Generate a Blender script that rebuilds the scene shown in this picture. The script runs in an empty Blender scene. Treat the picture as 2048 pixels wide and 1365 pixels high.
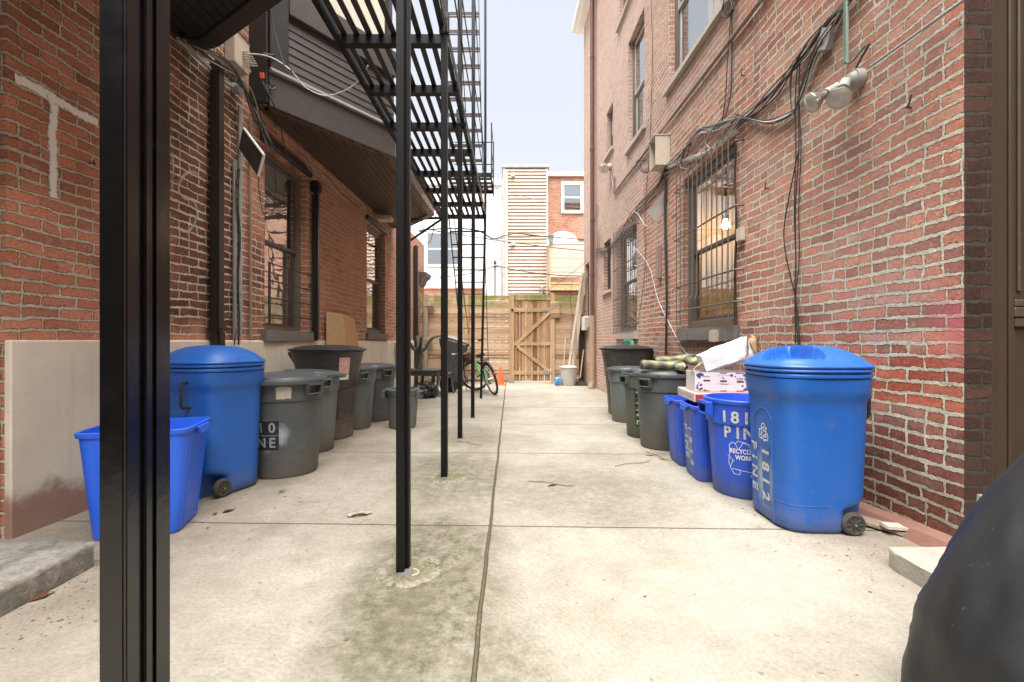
import bpy, bmesh, math, random
from mathutils import Vector, Matrix, noise as mnoise
PI = math.pi
R = math.radians
S = bpy.context.scene
C = S.collection
rnd = random.Random(7)

# ------------------------------------------------------------------ camera, sky, sun, exposure
cam = bpy.data.cameras.new('camera')
cam.sensor_width = 36
cam.lens = 16.4
cam.clip_start = 0.02
cam.clip_end = 500
camo = bpy.data.objects.new('camera', cam)
camo.location = (0, 0, 1.05)
camo.rotation_euler = (R(90), 0, 0)
C.objects.link(camo)
S.camera = camo
S.render.resolution_x, S.render.resolution_y = 1024, 682
S.view_settings.view_transform = 'Standard'
S.view_settings.look = 'None'
S.view_settings.exposure = 2.88
S.view_settings.gamma = 1
S.cycles.max_bounces = 9
S.cycles.diffuse_bounces = 6
S.cycles.glossy_bounces = 4
S.cycles.transparent_max_bounces = 10
SUN_EL, SUN_ROT = R(74), R(190)
w = bpy.data.worlds.new('World')
S.world = w
w.use_nodes = True
nt = w.node_tree
bg = nt.nodes['Background']
sky = nt.nodes.new('ShaderNodeTexSky')
sky.sky_type = 'NISHITA'
sky.sun_disc = False
sky.sun_elevation = SUN_EL
sky.sun_rotation = SUN_ROT
sky.dust_density = 4
sky.air_density = 1.2
hsv = nt.nodes.new('ShaderNodeHueSaturation')
hsv.inputs['Saturation'].default_value = 0.42
mixw = nt.nodes.new('ShaderNodeMixRGB')
mixw.inputs[0].default_value = 0.72
mixw.inputs[2].default_value = (1.92, 2.02, 2.24, 1)
nt.links.new(sky.outputs[0], hsv.inputs['Color'])
nt.links.new(hsv.outputs[0], mixw.inputs[1])
nt.links.new(mixw.outputs[0], bg.inputs[0])
bg.inputs[1].default_value = 0.053
sl = bpy.data.lights.new('sun', 'SUN')
sl.energy = 2.4
sl.angle = R(70)
sl.color = (1.0, 0.968, 0.925)
so = bpy.data.objects.new('sun', sl)
# light comes from behind-left above, through the overcast
sd = Vector((0.02, -0.28, 1.0)).normalized()
so.rotation_euler = sd.to_track_quat('Z', 'Y').to_euler()
so.location = (0, 0, 12)
C.objects.link(so)

# ------------------------------------------------------------------ geometry of the place
F, CX, CY, H = 933.0, 1024.0, 683.0, 1.05
GS = -0.009
def gz(y):
    return 0.0 if y < 2 else (GS * (y - 2) if y < 12.66 else GS * 10.66)
def XR(y): return 2.261 - 0.0225 * y
def XL(y): return -2.732 + 0.017 * y
def yR(px): return 2.261 / ((px - CX) / F + 0.0225)
def yL(px): return 2.732 / (0.017 + (CX - px) / F)
def PR(px, py, n=0.0):          # a point n metres out from the right-hand wall
    y = yR(px)
    return Vector((XR(y) - n, y, H + (CY - py) * y / F))
def PL(px, py, n=0.0):
    y = yL(px)
    return Vector((XL(y) + n, y, H + (CY - py) * y / F))
def PD(px, py, y):              # a point at distance y
    return Vector(((px - CX) * y / F, y, H + (CY - py) * y / F))

# ------------------------------------------------------------------ mesh helpers
class MB:
    def __init__(s): s.bm = bmesh.new()
    def vf(s, vs, fs):
        b = [s.bm.verts.new(v) for v in vs]
        for f in fs:
            try: s.bm.faces.new([b[i] for i in f])
            except ValueError: pass
        return b
    def box(s, lo, hi, M=None):
        x0, y0, z0 = lo; x1, y1, z1 = hi
        vs = [Vector(v) for v in ((x0,y0,z0),(x1,y0,z0),(x1,y1,z0),(x0,y1,z0),(x0,y0,z1),(x1,y0,z1),(x1,y1,z1),(x0,y1,z1))]
        if M: vs = [M @ v for v in vs]
        s.vf(vs, [(0,3,2,1),(4,5,6,7),(0,1,5,4),(1,2,6,5),(2,3,7,6),(3,0,4,7)])
        return s
    def cbox(s, c, sz, M=None):
        c = Vector(c)
        h = Vector(sz) / 2
        if M is None: return s.box(c - h, c + h)
        return s.box(-h, h, Matrix.Translation(c) @ M.to_4x4())
    def beam(s, a, b, wd, ht, up=(0,0,1)):
        a, b = Vector(a), Vector(b)
        d = b - a; L = d.length; d.normalize()
        u = Vector(up)
        if abs(d.dot(u)) > .98: u = Vector((0, 1, 0))
        sx = d.cross(u).normalized(); uz = sx.cross(d).normalized()
        M = Matrix((sx, d, uz)).transposed().to_4x4()
        M.translation = (a + b) / 2
        return s.box((-wd/2, -L/2, -ht/2), (wd/2, L/2, ht/2), M)
    def rings(s, rs, closed=True, cap0=True, cap1=True):
        V = [[s.bm.verts.new(p) for p in r] for r in rs]
        n = len(V[0])
        for i in range(len(V) - 1):
            for j in range(n if closed else n - 1):
                k = (j + 1) % n
                try: s.bm.faces.new((V[i][j], V[i][k], V[i+1][k], V[i+1][j]))
                except ValueError: pass
        if cap0 and closed: s.bm.faces.new(V[0][::-1])
        if cap1 and closed: s.bm.faces.new(V[-1])
        return s
    def lathe(s, prof, n=40, cx=0, cy=0, sx=1, sy=1, cap0=True, cap1=True):
        return s.rings([[(cx + sx*r*math.cos(2*PI*k/n), cy + sy*r*math.sin(2*PI*k/n), z) for k in range(n)] for r, z in prof], True, cap0, cap1)
    def cyl(s, a, b, r0, r1=None, n=16, cap=True):
        a, b = Vector(a), Vector(b)
        r1 = r0 if r1 is None else r1
        d = (b - a).normalized()
        u = d.orthogonal().normalized(); v = d.cross(u)
        return s.rings([[a + (u*math.cos(t) + v*math.sin(t))*r0 for t in [2*PI*k/n for k in range(n)]],
                        [b + (u*math.cos(t) + v*math.sin(t))*r1 for t in [2*PI*k/n for k in range(n)]]], True, cap, cap)
    def tube(s, pts, r, n=6, smooth=0, closed=False):
        P = [Vector(p) for p in pts]
        if smooth: P = spline(P, smooth, closed)
        rs = []
        prev = None
        m = len(P)
        for i, p in enumerate(P):
            if closed: d = P[(i+1) % m] - P[i-1]
            else: d = P[min(i+1, m-1)] - P[max(i-1, 0)]
            if d.length < 1e-9: d = Vector((0, 0, 1))
            d.normalize()
            if prev is None: u = d.orthogonal().normalized()
            else:
                u = prev - d * prev.dot(d)
                u = u.normalized() if u.length > 1e-6 else d.orthogonal().normalized()
            prev = u
            v = d.cross(u)
            rr = r[i] if isinstance(r, (list, tuple)) else r
            rs.append([p + (u*math.cos(2*PI*k/n) + v*math.sin(2*PI*k/n))*rr for k in range(n)])
        if closed:
            rs.append(rs[0])
            return s.rings(rs, True, False, False)
        return s.rings(rs)
    def prism(s, poly, ext):    # poly: list of 3-D points, ext: vector
        e = Vector(ext)
        n = len(poly)
        vs = [Vector(p) for p in poly] + [Vector(p) + e for p in poly]
        s.vf(vs, [tuple(range(n))[::-1], tuple(range(n, 2*n))] + [(i, (i+1) % n, n+(i+1) % n, n+i) for i in range(n)])
        return s
    def build(s, name, mat, parent=None, world=False, bev=0, seg=1, smooth=True, ang=35, loc=None):
        bm = s.bm
        if world and parent is not None:
            p = parent
            while p is not None and p.type != 'EMPTY': p = p.parent
            if p is not None:
                M = (Matrix.Translation(p.location) @ p.rotation_euler.to_matrix().to_4x4() @ Matrix.Diagonal((*p.scale, 1))).inverted()
                bm.transform(M)
        if loc is not None: bm.transform(Matrix.Translation(-Vector(loc)))
        bmesh.ops.recalc_face_normals(bm, faces=bm.faces[:])
        if bev:
            es = [e for e in bm.edges if len(e.link_faces) == 2 and e.calc_face_angle(0) > R(30)]
            bmesh.ops.bevel(bm, geom=es, offset=bev, segments=seg, affect='EDGES', clamp_overlap=True)
        for e in bm.edges:
            if len(e.link_faces) == 2 and e.calc_face_angle(0) > R(ang): e.smooth = False
        for f in bm.faces: f.smooth = smooth
        me = bpy.data.meshes.new(name)
        bm.to_mesh(me); bm.free()
        ob = bpy.data.objects.new(name, me)
        for m in (mat if isinstance(mat, (list, tuple)) else [mat]): me.materials.append(m)
        if loc is not None: ob.location = loc
        C.objects.link(ob)
        if parent is not None: ob.parent = parent
        return ob

def spline(P, k, closed=False):
    out = []
    n = len(P)
    segs = n if closed else n - 1
    for i in range(segs):
        if closed: a, b, c, d = P[i-1], P[i], P[(i+1) % n], P[(i+2) % n]
        else: a, b, c, d = P[max(i-1,0)], P[i], P[i+1], P[min(i+2,n-1)]
        for j in range(k):
            t = j / k
            out.append(0.5*((2*b) + (c-a)*t + (2*a-5*b+4*c-d)*t*t + (3*b-a-3*c+d)*t*t*t))
    if not closed: out.append(P[-1])
    return out

def thing(name, label, cat, loc=(0,0,0), rz=0, group=None, rot=None):
    o = bpy.data.objects.new(name, None)
    o.empty_display_size = .1
    C.objects.link(o)
    o.location = loc
    o.rotation_euler = rot if rot else (0, 0, rz)
    tag(o, label, cat, group)
    return o
def tag(o, label, cat, group=None, kind=None):
    if label: o['label'] = label
    if cat: o['category'] = cat
    if group: o['group'] = group
    if kind: o['kind'] = kind
    return o
def struct(name, mb, m, **k):
    o = mb.build(name, m, **k); o['kind'] = 'structure'; return o
def base_of(pts):
    P = [Vector(p) for p in pts]
    return Vector((sum(p.x for p in P)/len(P), sum(p.y for p in P)/len(P), min(p.z for p in P)))

# ------------------------------------------------------------------ node helpers
class NG:
    def __init__(s, name):
        s.m = bpy.data.materials.new(name); s.m.use_nodes = True
        s.t = s.m.node_tree; s.p = s.t.nodes['Principled BSDF']; s.out = s.t.nodes['Material Output']
    def n(s, typ, **k):
        nd = s.t.nodes.new('ShaderNode' + typ)
        for a, b in k.items(): setattr(nd, a, b)
        return nd
    def L(s, a, b): s.t.links.new(a, b)
    def set(s, sock, v):
        if isinstance(v, bpy.types.NodeSocket): s.L(v, sock)
        elif v is not None:
            if hasattr(sock.default_value, '__len__') and not hasattr(v, '__len__'): v = [v]*len(sock.default_value)
            if hasattr(v, '__len__') and len(v) == 3 and len(sock.default_value) == 4: v = (*v, 1)
            sock.default_value = v
    def M(s, op, a, b=None, c=None, clamp=False):
        nd = s.n('Math', operation=op); nd.use_clamp = clamp
        for i, v in enumerate((a, b, c)):
            if v is not None: s.set(nd.inputs[i], v)
        return nd.outputs[0]
    def V(s, op, a, b=None, sc=None):
        nd = s.n('VectorMath', operation=op)
        s.set(nd.inputs[0], a)
        if b is not None: s.set(nd.inputs[1], b)
        if sc is not None: s.set(nd.inputs[3], sc)
        return nd.outputs[0] if op not in ('DISTANCE', 'LENGTH', 'DOT_PRODUCT') else nd.outputs[1]
    def mix(s, f, a, b, mode='MIX'):
        nd = s.n('MixRGB', blend_type=mode)
        s.set(nd.inputs[0], f); s.set(nd.inputs[1], a); s.set(nd.inputs[2], b)
        return nd.outputs[0]
    def noise(s, vec, scale, det=3, rough=.55, dist=0, col=False):
        nd = s.n('TexNoise'); s.set(nd.inputs['Vector'], vec)
        s.set(nd.inputs['Scale'], scale); s.set(nd.inputs['Detail'], det); s.set(nd.inputs['Roughness'], rough); s.set(nd.inputs['Distortion'], dist)
        return nd.outputs[1 if col else 0]
    def ramp(s, f, stops, interp='LINEAR'):
        nd = s.n('ValToRGB'); s.set(nd.inputs[0], f)
        cr = nd.color_ramp; cr.interpolation = interp
        while len(cr.elements) < len(stops): cr.elements.new(.5)
        for e, (p, c) in zip(cr.elements, stops):
            e.position = p; e.color = (*c, 1) if hasattr(c, '__len__') else (c, c, c, 1)
        return nd.outputs[0]
    def step(s, f, a, b):       # smoothstep a..b
        nd = s.n('MapRange', interpolation_type='SMOOTHSTEP')
        s.set(nd.inputs[0], f); s.set(nd.inputs[1], a); s.set(nd.inputs[2], b)
        return nd.outputs[0]
    def pos(s): return s.n('NewGeometry').outputs['Position']
    def obj(s): return s.n('TexCoord').outputs['Object']
    def sep(s, v):
        nd = s.n('SeparateXYZ'); s.L(v, nd.inputs[0]); return nd.outputs
    def comb(s, x, y, z):
        nd = s.n('CombineXYZ')
        for i, v in enumerate((x, y, z)): s.set(nd.inputs[i], v)
        return nd.outputs[0]
    def bump(s, h, dist=.01, strength=1.0, prev=None):
        nd = s.n('Bump'); s.set(nd.inputs['Height'], h)
        nd.inputs['Distance'].default_value = dist; nd.inputs['Strength'].default_value = strength
        if prev is not None: s.L(prev, nd.inputs['Normal'])
        return nd.outputs[0]
    def fin(s, col=None, rough=None, normal=None, metal=None, spec=None):
        p = s.p
        if col is not None: s.set(p.inputs['Base Color'], col)
        if rough is not None: s.set(p.inputs['Roughness'], rough)
        if metal is not None: s.set(p.inputs['Metallic'], metal)
        if spec is not None: s.set(p.inputs['Specular IOR Level'], spec)
        if normal is not None: s.L(normal, p.inputs['Normal'])
        return s.m

def pm(name, col, rough=.5, var=.15, scale=9, metal=0, bump=0, bs=60, bd=.002, grime=0, gcol=(.16,.13,.10), gz_=(0,.35), spec=.5, streak=0, speck=0, scuff=0):
    g = NG(name)
    o = g.obj()
    n1 = g.noise(o, scale, 4)
    k = g.M('MULTIPLY_ADD', n1, 2*var, 1 - var)
    c = g.mix(1, (*col, 1), g.comb(k, k, k), 'MULTIPLY')
    r = g.M('MULTIPLY_ADD', g.noise(o, scale*2.3, 3), .25, rough - .12, clamp=True)
    if streak:
        v = g.V('MULTIPLY', o, (26, 26, 1.6))
        st = g.step(g.noise(v, 1, 3), .5, .8)
        c = g.mix(g.M('MULTIPLY', st, streak), c, (*gcol, 1))
    if grime:
        z = g.sep(o)[2]
        low = g.M('SUBTRACT', 1, g.step(z, gz_[0], gz_[1]))
        gm = g.M('MULTIPLY', g.step(g.M('ADD', g.noise(o, 14, 5, .7), g.M('MULTIPLY', low, .35)), .52, .85), grime)
        c = g.mix(gm, c, (*gcol, 1))
        r = g.M('ADD', r, g.M('MULTIPLY', gm, .3), clamp=True)
    if scuff:
        v2 = g.V('MULTIPLY', o, (9, 9, 60))
        sc = g.M('MULTIPLY', g.step(g.noise(v2, 1.4, 4, .7), .60, .72), scuff)
        c = g.mix(sc, c, tuple(min(1, x*1.5+.12) for x in col) + (1,))
    if speck:
        sp = g.step(g.noise(o, 90, 2, .5), .68, .76)
        c = g.mix(g.M('MULTIPLY', sp, speck), c, (.6, .58, .52, 1))
    nrm = None
    if bump: nrm = g.bump(g.noise(o, bs, 4, .6), bd, bump)
    return g.fin(c, r, nrm, metal, spec)

# ------------------------------------------------------------------ materials
def brick_mat(name, stops, mortar, mw=.0085, dark=0, mrel=-1.0, wash=None, seed=0, patch=None, ch=.070, spalled=0, bumpd=.010):
    g = NG(name)
    P = g.pos()
    px, py, pz = g.sep(P)
    u0 = g.M('ADD', px, py)
    wv = g.comb(u0, pz, seed * 3.1)
    nz = g.noise(wv, 3.0, 2, .5, col=True)
    nx, ny, _ = g.sep(nz)
    nf = g.noise(wv, 38, 2, .6, col=True)
    fx, fy, _ = g.sep(nf)
    nm = g.noise(wv, 11, 2, .6, col=True)
    mx_, my_, _ = g.sep(nm)
    u = g.M('ADD', g.M('MULTIPLY_ADD', mx_, .022, u0), g.M('ADD', g.M('MULTIPLY_ADD', nx, .04, -.02), g.M('MULTIPLY_ADD', fx, .020, -.010)))
    v = g.M('ADD', g.M('MULTIPLY_ADD', my_, .020, pz), g.M('ADD', g.M('MULTIPLY_ADD', ny, .048, -.024), g.M('MULTIPLY_ADD', fy, .015, -.0075)))
    vr = g.M('DIVIDE', v, ch)
    row = g.M('FLOOR', vr); fv = g.M('FRACT', vr)
    wn = g.n('TexWhiteNoise', noise_dimensions='1D'); g.set(wn.inputs['W'], g.M('ADD', row, seed))
    hdr = g.M('LESS_THAN', g.M('FRACT', g.M('DIVIDE', g.M('ADD', row, .5), 7)), .14)
    bw = g.M('MULTIPLY_ADD', hdr, -.11, .22)
    odd = g.M('FRACT', g.M('MULTIPLY', row, .5))
    off = g.M('MULTIPLY_ADD', wn.outputs[0], .035, g.M('MULTIPLY', odd, .22))
    uu = g.M('DIVIDE', g.M('ADD', u, off), bw)
    col = g.M('FLOOR', uu); fu = g.M('FRACT', uu)
    # some stretchers are split into two headers
    cr = g.n('TexWhiteNoise', noise_dimensions='3D'); g.L(g.comb(col, row, 5.5 + seed), cr.inputs['Vector'])
    half = g.M('MULTIPLY', g.M('LESS_THAN', cr.outputs[0], .12), g.M('SUBTRACT', 1, hdr))
    fu2 = g.M('FRACT', g.M('MULTIPLY', fu, 2))
    fum = g.M('ADD', g.M('MULTIPLY', half, fu2), g.M('MULTIPLY', g.M('SUBTRACT', 1, half), fu))
    bwm = g.M('DIVIDE', bw, g.M('ADD', 1, half))
    sub = g.M('MULTIPLY', half, g.M('GREATER_THAN', fu, .5))
    rw = g.n('TexWhiteNoise', noise_dimensions='3D'); g.L(g.comb(g.M('MULTIPLY_ADD', sub, .37, col), row, seed), rw.inputs['Vector'])
    r1, r2, r3 = g.sep(rw.outputs[1])
    du = g.M('MULTIPLY', g.M('MINIMUM', fum, g.M('SUBTRACT', 1, fum)), bwm)
    dv = g.M('MULTIPLY', g.M('MINIMUM', fv, g.M('SUBTRACT', 1, fv)), ch)
    d = g.M('MINIMUM', g.M('ADD', du, .0025), dv)
    edge = g.noise(wv, 70, 3, .6)
    mt = g.M('ADD', g.M('MULTIPLY_ADD', edge, .0135, mw - .0078), g.M('MULTIPLY', g.M('SUBTRACT', g.noise(wv, 5.5, 3), .5), .016))
    dd = g.M('SUBTRACT', d, mt)
    mask = g.step(dd, -.0007, .0012)
    big = g.noise(wv, .9, 3)
    t = g.M('MULTIPLY_ADD', big, 1.0, g.M('MULTIPLY_ADD', r1, .52, -.26), clamp=True)
    bc = g.ramp(t, stops)
    fine = g.noise(wv, 55, 5, .7)
    k = g.M('MULTIPLY_ADD', fine, 1.5, .28)
    k = g.M('MULTIPLY', k, g.M('MULTIPLY_ADD', r2, .3, .85))
    bc = g.mix(1, bc, g.comb(k, k, k), 'MULTIPLY')
    pits = g.step(g.noise(wv, 120, 3, .7), .60, .66)
    bc = g.mix(g.M('MULTIPLY', pits, .45), bc, (.05, .02, .015, 1))
    lime = g.step(g.noise(wv, 26, 5, .75), .56, .68)
    bc = g.mix(g.M('MULTIPLY', lime, .50), bc, (*mortar, 1))
    # mortar smears across brick faces
    sm = g.step(g.noise(g.V('MULTIPLY', wv, (5, 9, 1)), 2.2, 4, .65), .62, .78)
    bc = g.mix(g.M('MULTIPLY', sm, .42), bc, (*mortar, 1))
    mk = g.M('MULTIPLY', g.M('MULTIPLY_ADD', g.noise(wv, 20, 5, .7), 1.1, .45), g.M('MULTIPLY_ADD', g.noise(wv, 75, 3, .7), .8, .62))
    mc = g.mix(1, (*mortar, 1), g.comb(mk, mk, mk), 'MULTIPLY')
    edge_shade = g.M('MULTIPLY', g.step(dd, -.0012, .0006), g.M('SUBTRACT', 1, g.step(dd, .0016, .0056)))  # thin dark line paints the shadow that proud mortar casts on the brick
    edge_shade = g.M('MULTIPLY', edge_shade, g.step(g.noise(wv, 13, 4, .7), .33, .52))
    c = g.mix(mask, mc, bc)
    c = g.mix(g.M('MULTIPLY', edge_shade, .85), c, (.045, .028, .02, 1))
    tone = g.M('MULTIPLY_ADD', g.noise(wv, 1.3, 4, .65), .55, .74)
    c = g.mix(1, c, g.comb(tone, tone, tone), 'MULTIPLY')
    if dark:
        dm = g.M('MULTIPLY', g.step(g.noise(wv, .55, 4, .6), .48, .66), dark)
        c = g.mix(dm, c, g.mix(1, c, (.28, .24, .22, 1), 'MULTIPLY'))
    if patch:      # (u0,u1,z0,z1,colour,strength): brick tone, paint or painted-in haze, uneven outline
        for (a0, a1, b0, b1, pc, ps, multiply) in patch:
            wob = g.M('MULTIPLY_ADD', g.noise(wv, 5, 4, .65), .5, -.25)
            uw = g.M('ADD', u0, wob); vw = g.M('ADD', pz, wob)
            m1 = g.M('MULTIPLY', g.step(uw, a0 - .12, a0 + .12), g.M('SUBTRACT', 1, g.step(uw, a1 - .12, a1 + .12)))
            m2 = g.M('MULTIPLY', g.step(vw, b0 - .12, b0 + .12), g.M('SUBTRACT', 1, g.step(vw, b1 - .12, b1 + .12)))
            mm = g.M('MULTIPLY', g.M('MULTIPLY', m1, m2), g.M('MULTIPLY', g.M('MULTIPLY_ADD', g.noise(wv, 11, 5, .75), .8, .45, clamp=True), ps))
            if multiply == 'b': mm = g.M('MULTIPLY', mm, mask)
            c = g.mix(mm, c, g.mix(1, c, (*pc, 1), 'MULTIPLY') if multiply else (*pc, 1))
    if wash:
        wm = g.M('MULTIPLY', g.step(g.noise(wv, 1.6, 5, .7), .45, .72), wash[3])
        c = g.mix(wm, c, (*wash[:3], 1))
    # height: brick proud or mortar proud, rough fired faces, irregular edges
    hb = g.M('MULTIPLY_ADD', fine, .35, g.M('MULTIPLY', r3, .25))
    hm = g.M('MULTIPLY_ADD', g.noise(wv, 34, 4, .7), .7, mrel)
    h = g.M('ADD', g.M('MULTIPLY', mask, hb), g.M('MULTIPLY', g.M('SUBTRACT', 1, mask), hm))
    return g.fin(c, .9, g.bump(h, bumpd, 1.0), spec=.25)

M = {}
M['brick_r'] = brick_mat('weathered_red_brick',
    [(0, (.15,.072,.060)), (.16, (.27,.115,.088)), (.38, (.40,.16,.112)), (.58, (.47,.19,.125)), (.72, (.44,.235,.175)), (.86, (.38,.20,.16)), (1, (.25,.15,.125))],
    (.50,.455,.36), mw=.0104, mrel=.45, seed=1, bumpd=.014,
    patch=[(4.2, 5.9, -.1, .60, (.36,.30,.34), .95, 'b'), (4.2, 6.2, -.1, .35, (.62,.58,.52), .8, True), (9.5, 16, -1, 12, (.60,.50,.43), .30, False), (6.6, 16, 3.6, 12, (.60,.50,.43), .20, False), (4.6, 6.2, 1.2, 3.4, (.50,.43,.35), .14, False), (4.2, 5.6, .66, .98, (1.25,.72,.55), .6, 'b'), (4.3, 5.1, .70, .98, (.50,.20,.16), .60, 'b'), (4.30, 4.36, 1.03, 1.16, (.62,.62,.66), 1.0, False),  # the pale far and upper patches put haze and glow into the brick colour
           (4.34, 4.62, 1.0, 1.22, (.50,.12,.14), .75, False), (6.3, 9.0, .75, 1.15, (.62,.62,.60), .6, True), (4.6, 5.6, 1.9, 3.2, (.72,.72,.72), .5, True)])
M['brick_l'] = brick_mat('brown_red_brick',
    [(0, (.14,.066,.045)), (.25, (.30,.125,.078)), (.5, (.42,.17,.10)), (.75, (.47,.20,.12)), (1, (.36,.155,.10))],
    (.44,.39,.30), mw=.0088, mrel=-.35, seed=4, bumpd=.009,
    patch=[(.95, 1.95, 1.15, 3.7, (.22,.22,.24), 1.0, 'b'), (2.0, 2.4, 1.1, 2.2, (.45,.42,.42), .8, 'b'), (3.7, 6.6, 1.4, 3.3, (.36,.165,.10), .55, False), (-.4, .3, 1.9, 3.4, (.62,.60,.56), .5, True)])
M['brick_dk'] = brick_mat('dark_return_brick', [(0, (.025,.015,.012)), (.5, (.06,.032,.025)), (1, (.10,.05,.038))], (.06,.05,.04), mw=.009, seed=1)  # darker brick and mortar than the main wall
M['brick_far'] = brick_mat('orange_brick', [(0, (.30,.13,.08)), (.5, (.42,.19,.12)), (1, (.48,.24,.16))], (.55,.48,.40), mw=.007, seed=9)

def concrete_mat():
    g = NG('worn_concrete')
    P = g.pos(); x, y, z = g.sep(P)
    n1 = g.noise(P, 1.1, 5, .6); n2 = g.noise(P, 7, 5, .65); n3 = g.noise(P, 60, 3, .7); n4 = g.noise(P, 190, 2, .6)
    c = g.ramp(n1, [(.25, (.232,.208,.162)), (.5, (.322,.297,.244)), (.75, (.375,.350,.295))])
    k = g.M('MULTIPLY_ADD', n2, .6, .70); c = g.mix(1, c, g.comb(k, k, k), 'MULTIPLY')
    k = g.M('MULTIPLY', g.M('MULTIPLY_ADD', n3, .9, .56), g.M('MULTIPLY_ADD', n4, .9, .56)); c = g.mix(1, c, g.comb(k, k, k), 'MULTIPLY')
    sp = g.step(n4, .56, .66); c = g.mix(g.M('MULTIPLY', sp, .65), c, (.20,.18,.14,1))
    # green-brown algae along the drip line under the balcony and in the joint
    wob = g.M('MULTIPLY_ADD', g.noise(P, 1.7, 5, .65), .9, -.45)
    def blob(cx, cy, rx, ry, s=1.0, soft=.55):
        dx = g.M('DIVIDE', g.M('SUBTRACT', x, cx), rx); dy = g.M('DIVIDE', g.M('SUBTRACT', y, cy), ry)
        d = g.M('ADD', g.M('SQRT', g.M('ADD', g.M('MULTIPLY', dx, dx), g.M('MULTIPLY', dy, dy))), wob)
        return g.M('MULTIPLY', g.M('SUBTRACT', 1, g.step(d, 1 - soft, 1 + soft*.4)), s)
    def mx(a, b): return g.M('MAXIMUM', a, b)
    alg = mx(mx(blob(-.38, 2.0, .40, 1.0, 1.0), blob(-.22, 1.3, .46, .7, .8)), mx(blob(-.45, 3.7, .50, .9, .8), blob(-.55, 5.4, .45, .8, .6)))
    alg = mx(alg, mx(blob(.55, 3.3, .9, .8, .5), blob(-.5, 7, .5, 1.2, .3)))
    alg = mx(alg, blob(1.0, 4.2, .5, 1.0, .3))
    tex = g.M('MULTIPLY_ADD', g.noise(P, 16, 6, .8), 2.4, -.55, clamp=True)
    am = g.M('MULTIPLY', g.M('MULTIPLY', alg, tex), .95)
    c = g.mix(am, c, (.060,.058,.022,1))
    dk = mx(blob(-.42, 1.75, .14, .36, 1.0), mx(blob(-.9, 2.6, .8, .35, .25), blob(-1.4, 4.6, .5, .9, .3)))
    c = g.mix(g.M('MULTIPLY', g.M('MULTIPLY', dk, tex), .7), c, (.11,.10,.065,1))
    # dirt gathered against both walls
    dl = g.M('SUBTRACT', 1, g.step(g.M('ADD', x, g.M('MULTIPLY', wob, .7)), -2.0, -.95))
    dr = g.step(g.M('ADD', x, g.M('MULTIPLY', wob, .5)), 1.35, 2.0)
    dw = g.M('MULTIPLY', g.M('MAXIMUM', dl, dr), g.M('MULTIPLY_ADD', g.noise(P, 9, 5, .75), 1.2, -.1, clamp=True))
    c = g.mix(g.M('MULTIPLY', dw, .75), c, (.15,.10,.065,1))
    mot = g.step(g.noise(P, 3.2, 6, .75), .50, .68); lft = g.M('SUBTRACT', 1, g.step(x, -.6, .5)); c = g.mix(g.M('MULTIPLY', mot, g.M('MULTIPLY_ADD', lft, .26, .12)), c, (.19,.16,.105,1))
    # ponding rings and pale scuffs
    ring = g.step(g.noise(g.V('MULTIPLY', P, (3, 1.2, 1)), 1.3, 6, .7, 1.5), .55, .75)
    c = g.mix(g.M('MULTIPLY', ring, .20), c, (.19,.168,.12,1))
    pale = mx(blob(-.62, 2.13, .11, .10, 1, .3), mx(blob(-.33, 2.26, .07, .10, 1, .3), blob(-.45, 3.72, .14, .1, .8, .3)))
    wet = mx(blob(-1.16, 4.3, .2, .09, .7, .2), blob(-.3, 9.6, .2, .08, .8, .2))
    c = g.mix(g.M('MULTIPLY', wet, .5), c, (.2,.18,.15,1))
    # tooled joints: one down the middle, others across, all slightly wandering
    jn = g.M('MULTIPLY_ADD', g.noise(P, 2.0, 2), .02, -.01)
    jf = g.M('MULTIPLY_ADD', g.noise(P, 45, 3, .7), .008, -.004)
    xc = g.M('SUBTRACT', g.M('ADD', x, jn), g.M('MULTIPLY_ADD', y, -.0040, -.1150))
    jd = g.M('ADD', g.M('ABSOLUTE', xc), jf)
    yt = g.M('ADD', g.M('ADD', y, jn), g.M('MULTIPLY', x, .03))
    for yy in (-.2, 2.66, 4.46, 6.1, 7.75, 9.4, 11.0):
        jd = g.M('MINIMUM', jd, g.M('ADD', g.M('ADD', g.M('ABSOLUTE', g.M('SUBTRACT', yt, yy)), jf), .003))
    jm = g.M('SUBTRACT', 1, g.step(jd, .0045, .0105))
    c = g.mix(g.M('MULTIPLY', jm, .97), c, (.055,.046,.030,1))
    js = g.M('MULTIPLY', g.M('SUBTRACT', 1, g.step(jd, .008, .035)), g.noise(P, 14, 4, .7))
    c = g.mix(g.M('MULTIPLY', js, .42), c, (.22,.19,.12,1))
    # hairline crack
    cr = g.n('TexVoronoi', feature='DISTANCE_TO_EDGE'); g.L(g.V('ADD', P, g.V('SCALE', g.noise(P, 3, 4, .7, col=True), sc=.5)), cr.inputs['Vector']); cr.inputs['Scale'].default_value = .42
    cm = g.M('SUBTRACT', 1, g.step(cr.outputs['Distance'], .0012, .0035))
    c = g.mix(g.M('MULTIPLY', cm, .6), c, (.2,.17,.13,1))
    # swirled broom finish
    wv = g.n('TexWave', wave_type='RINGS', rings_direction='SPHERICAL'); wv.inputs['Scale'].default_value = 14
    wv.inputs['Distortion'].default_value = 5; wv.inputs['Detail'].default_value = 2; wv.inputs['Detail Scale'].default_value = .7
    g.L(g.V('SUBTRACT', P, (-1.1, .9, 0)), wv.inputs['Vector'])
    br = g.M('MULTIPLY', wv.outputs[1], g.step(g.noise(P, .8, 2), .42, .6))
    c = g.mix(g.M('MULTIPLY', br, .07), c, (.16,.14,.095,1))
    spots = g.step(g.noise(P, 26, 2, .5), .70, .74); c = g.mix(g.M('MULTIPLY', spots, .5), c, (.08,.065,.04,1))
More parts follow.
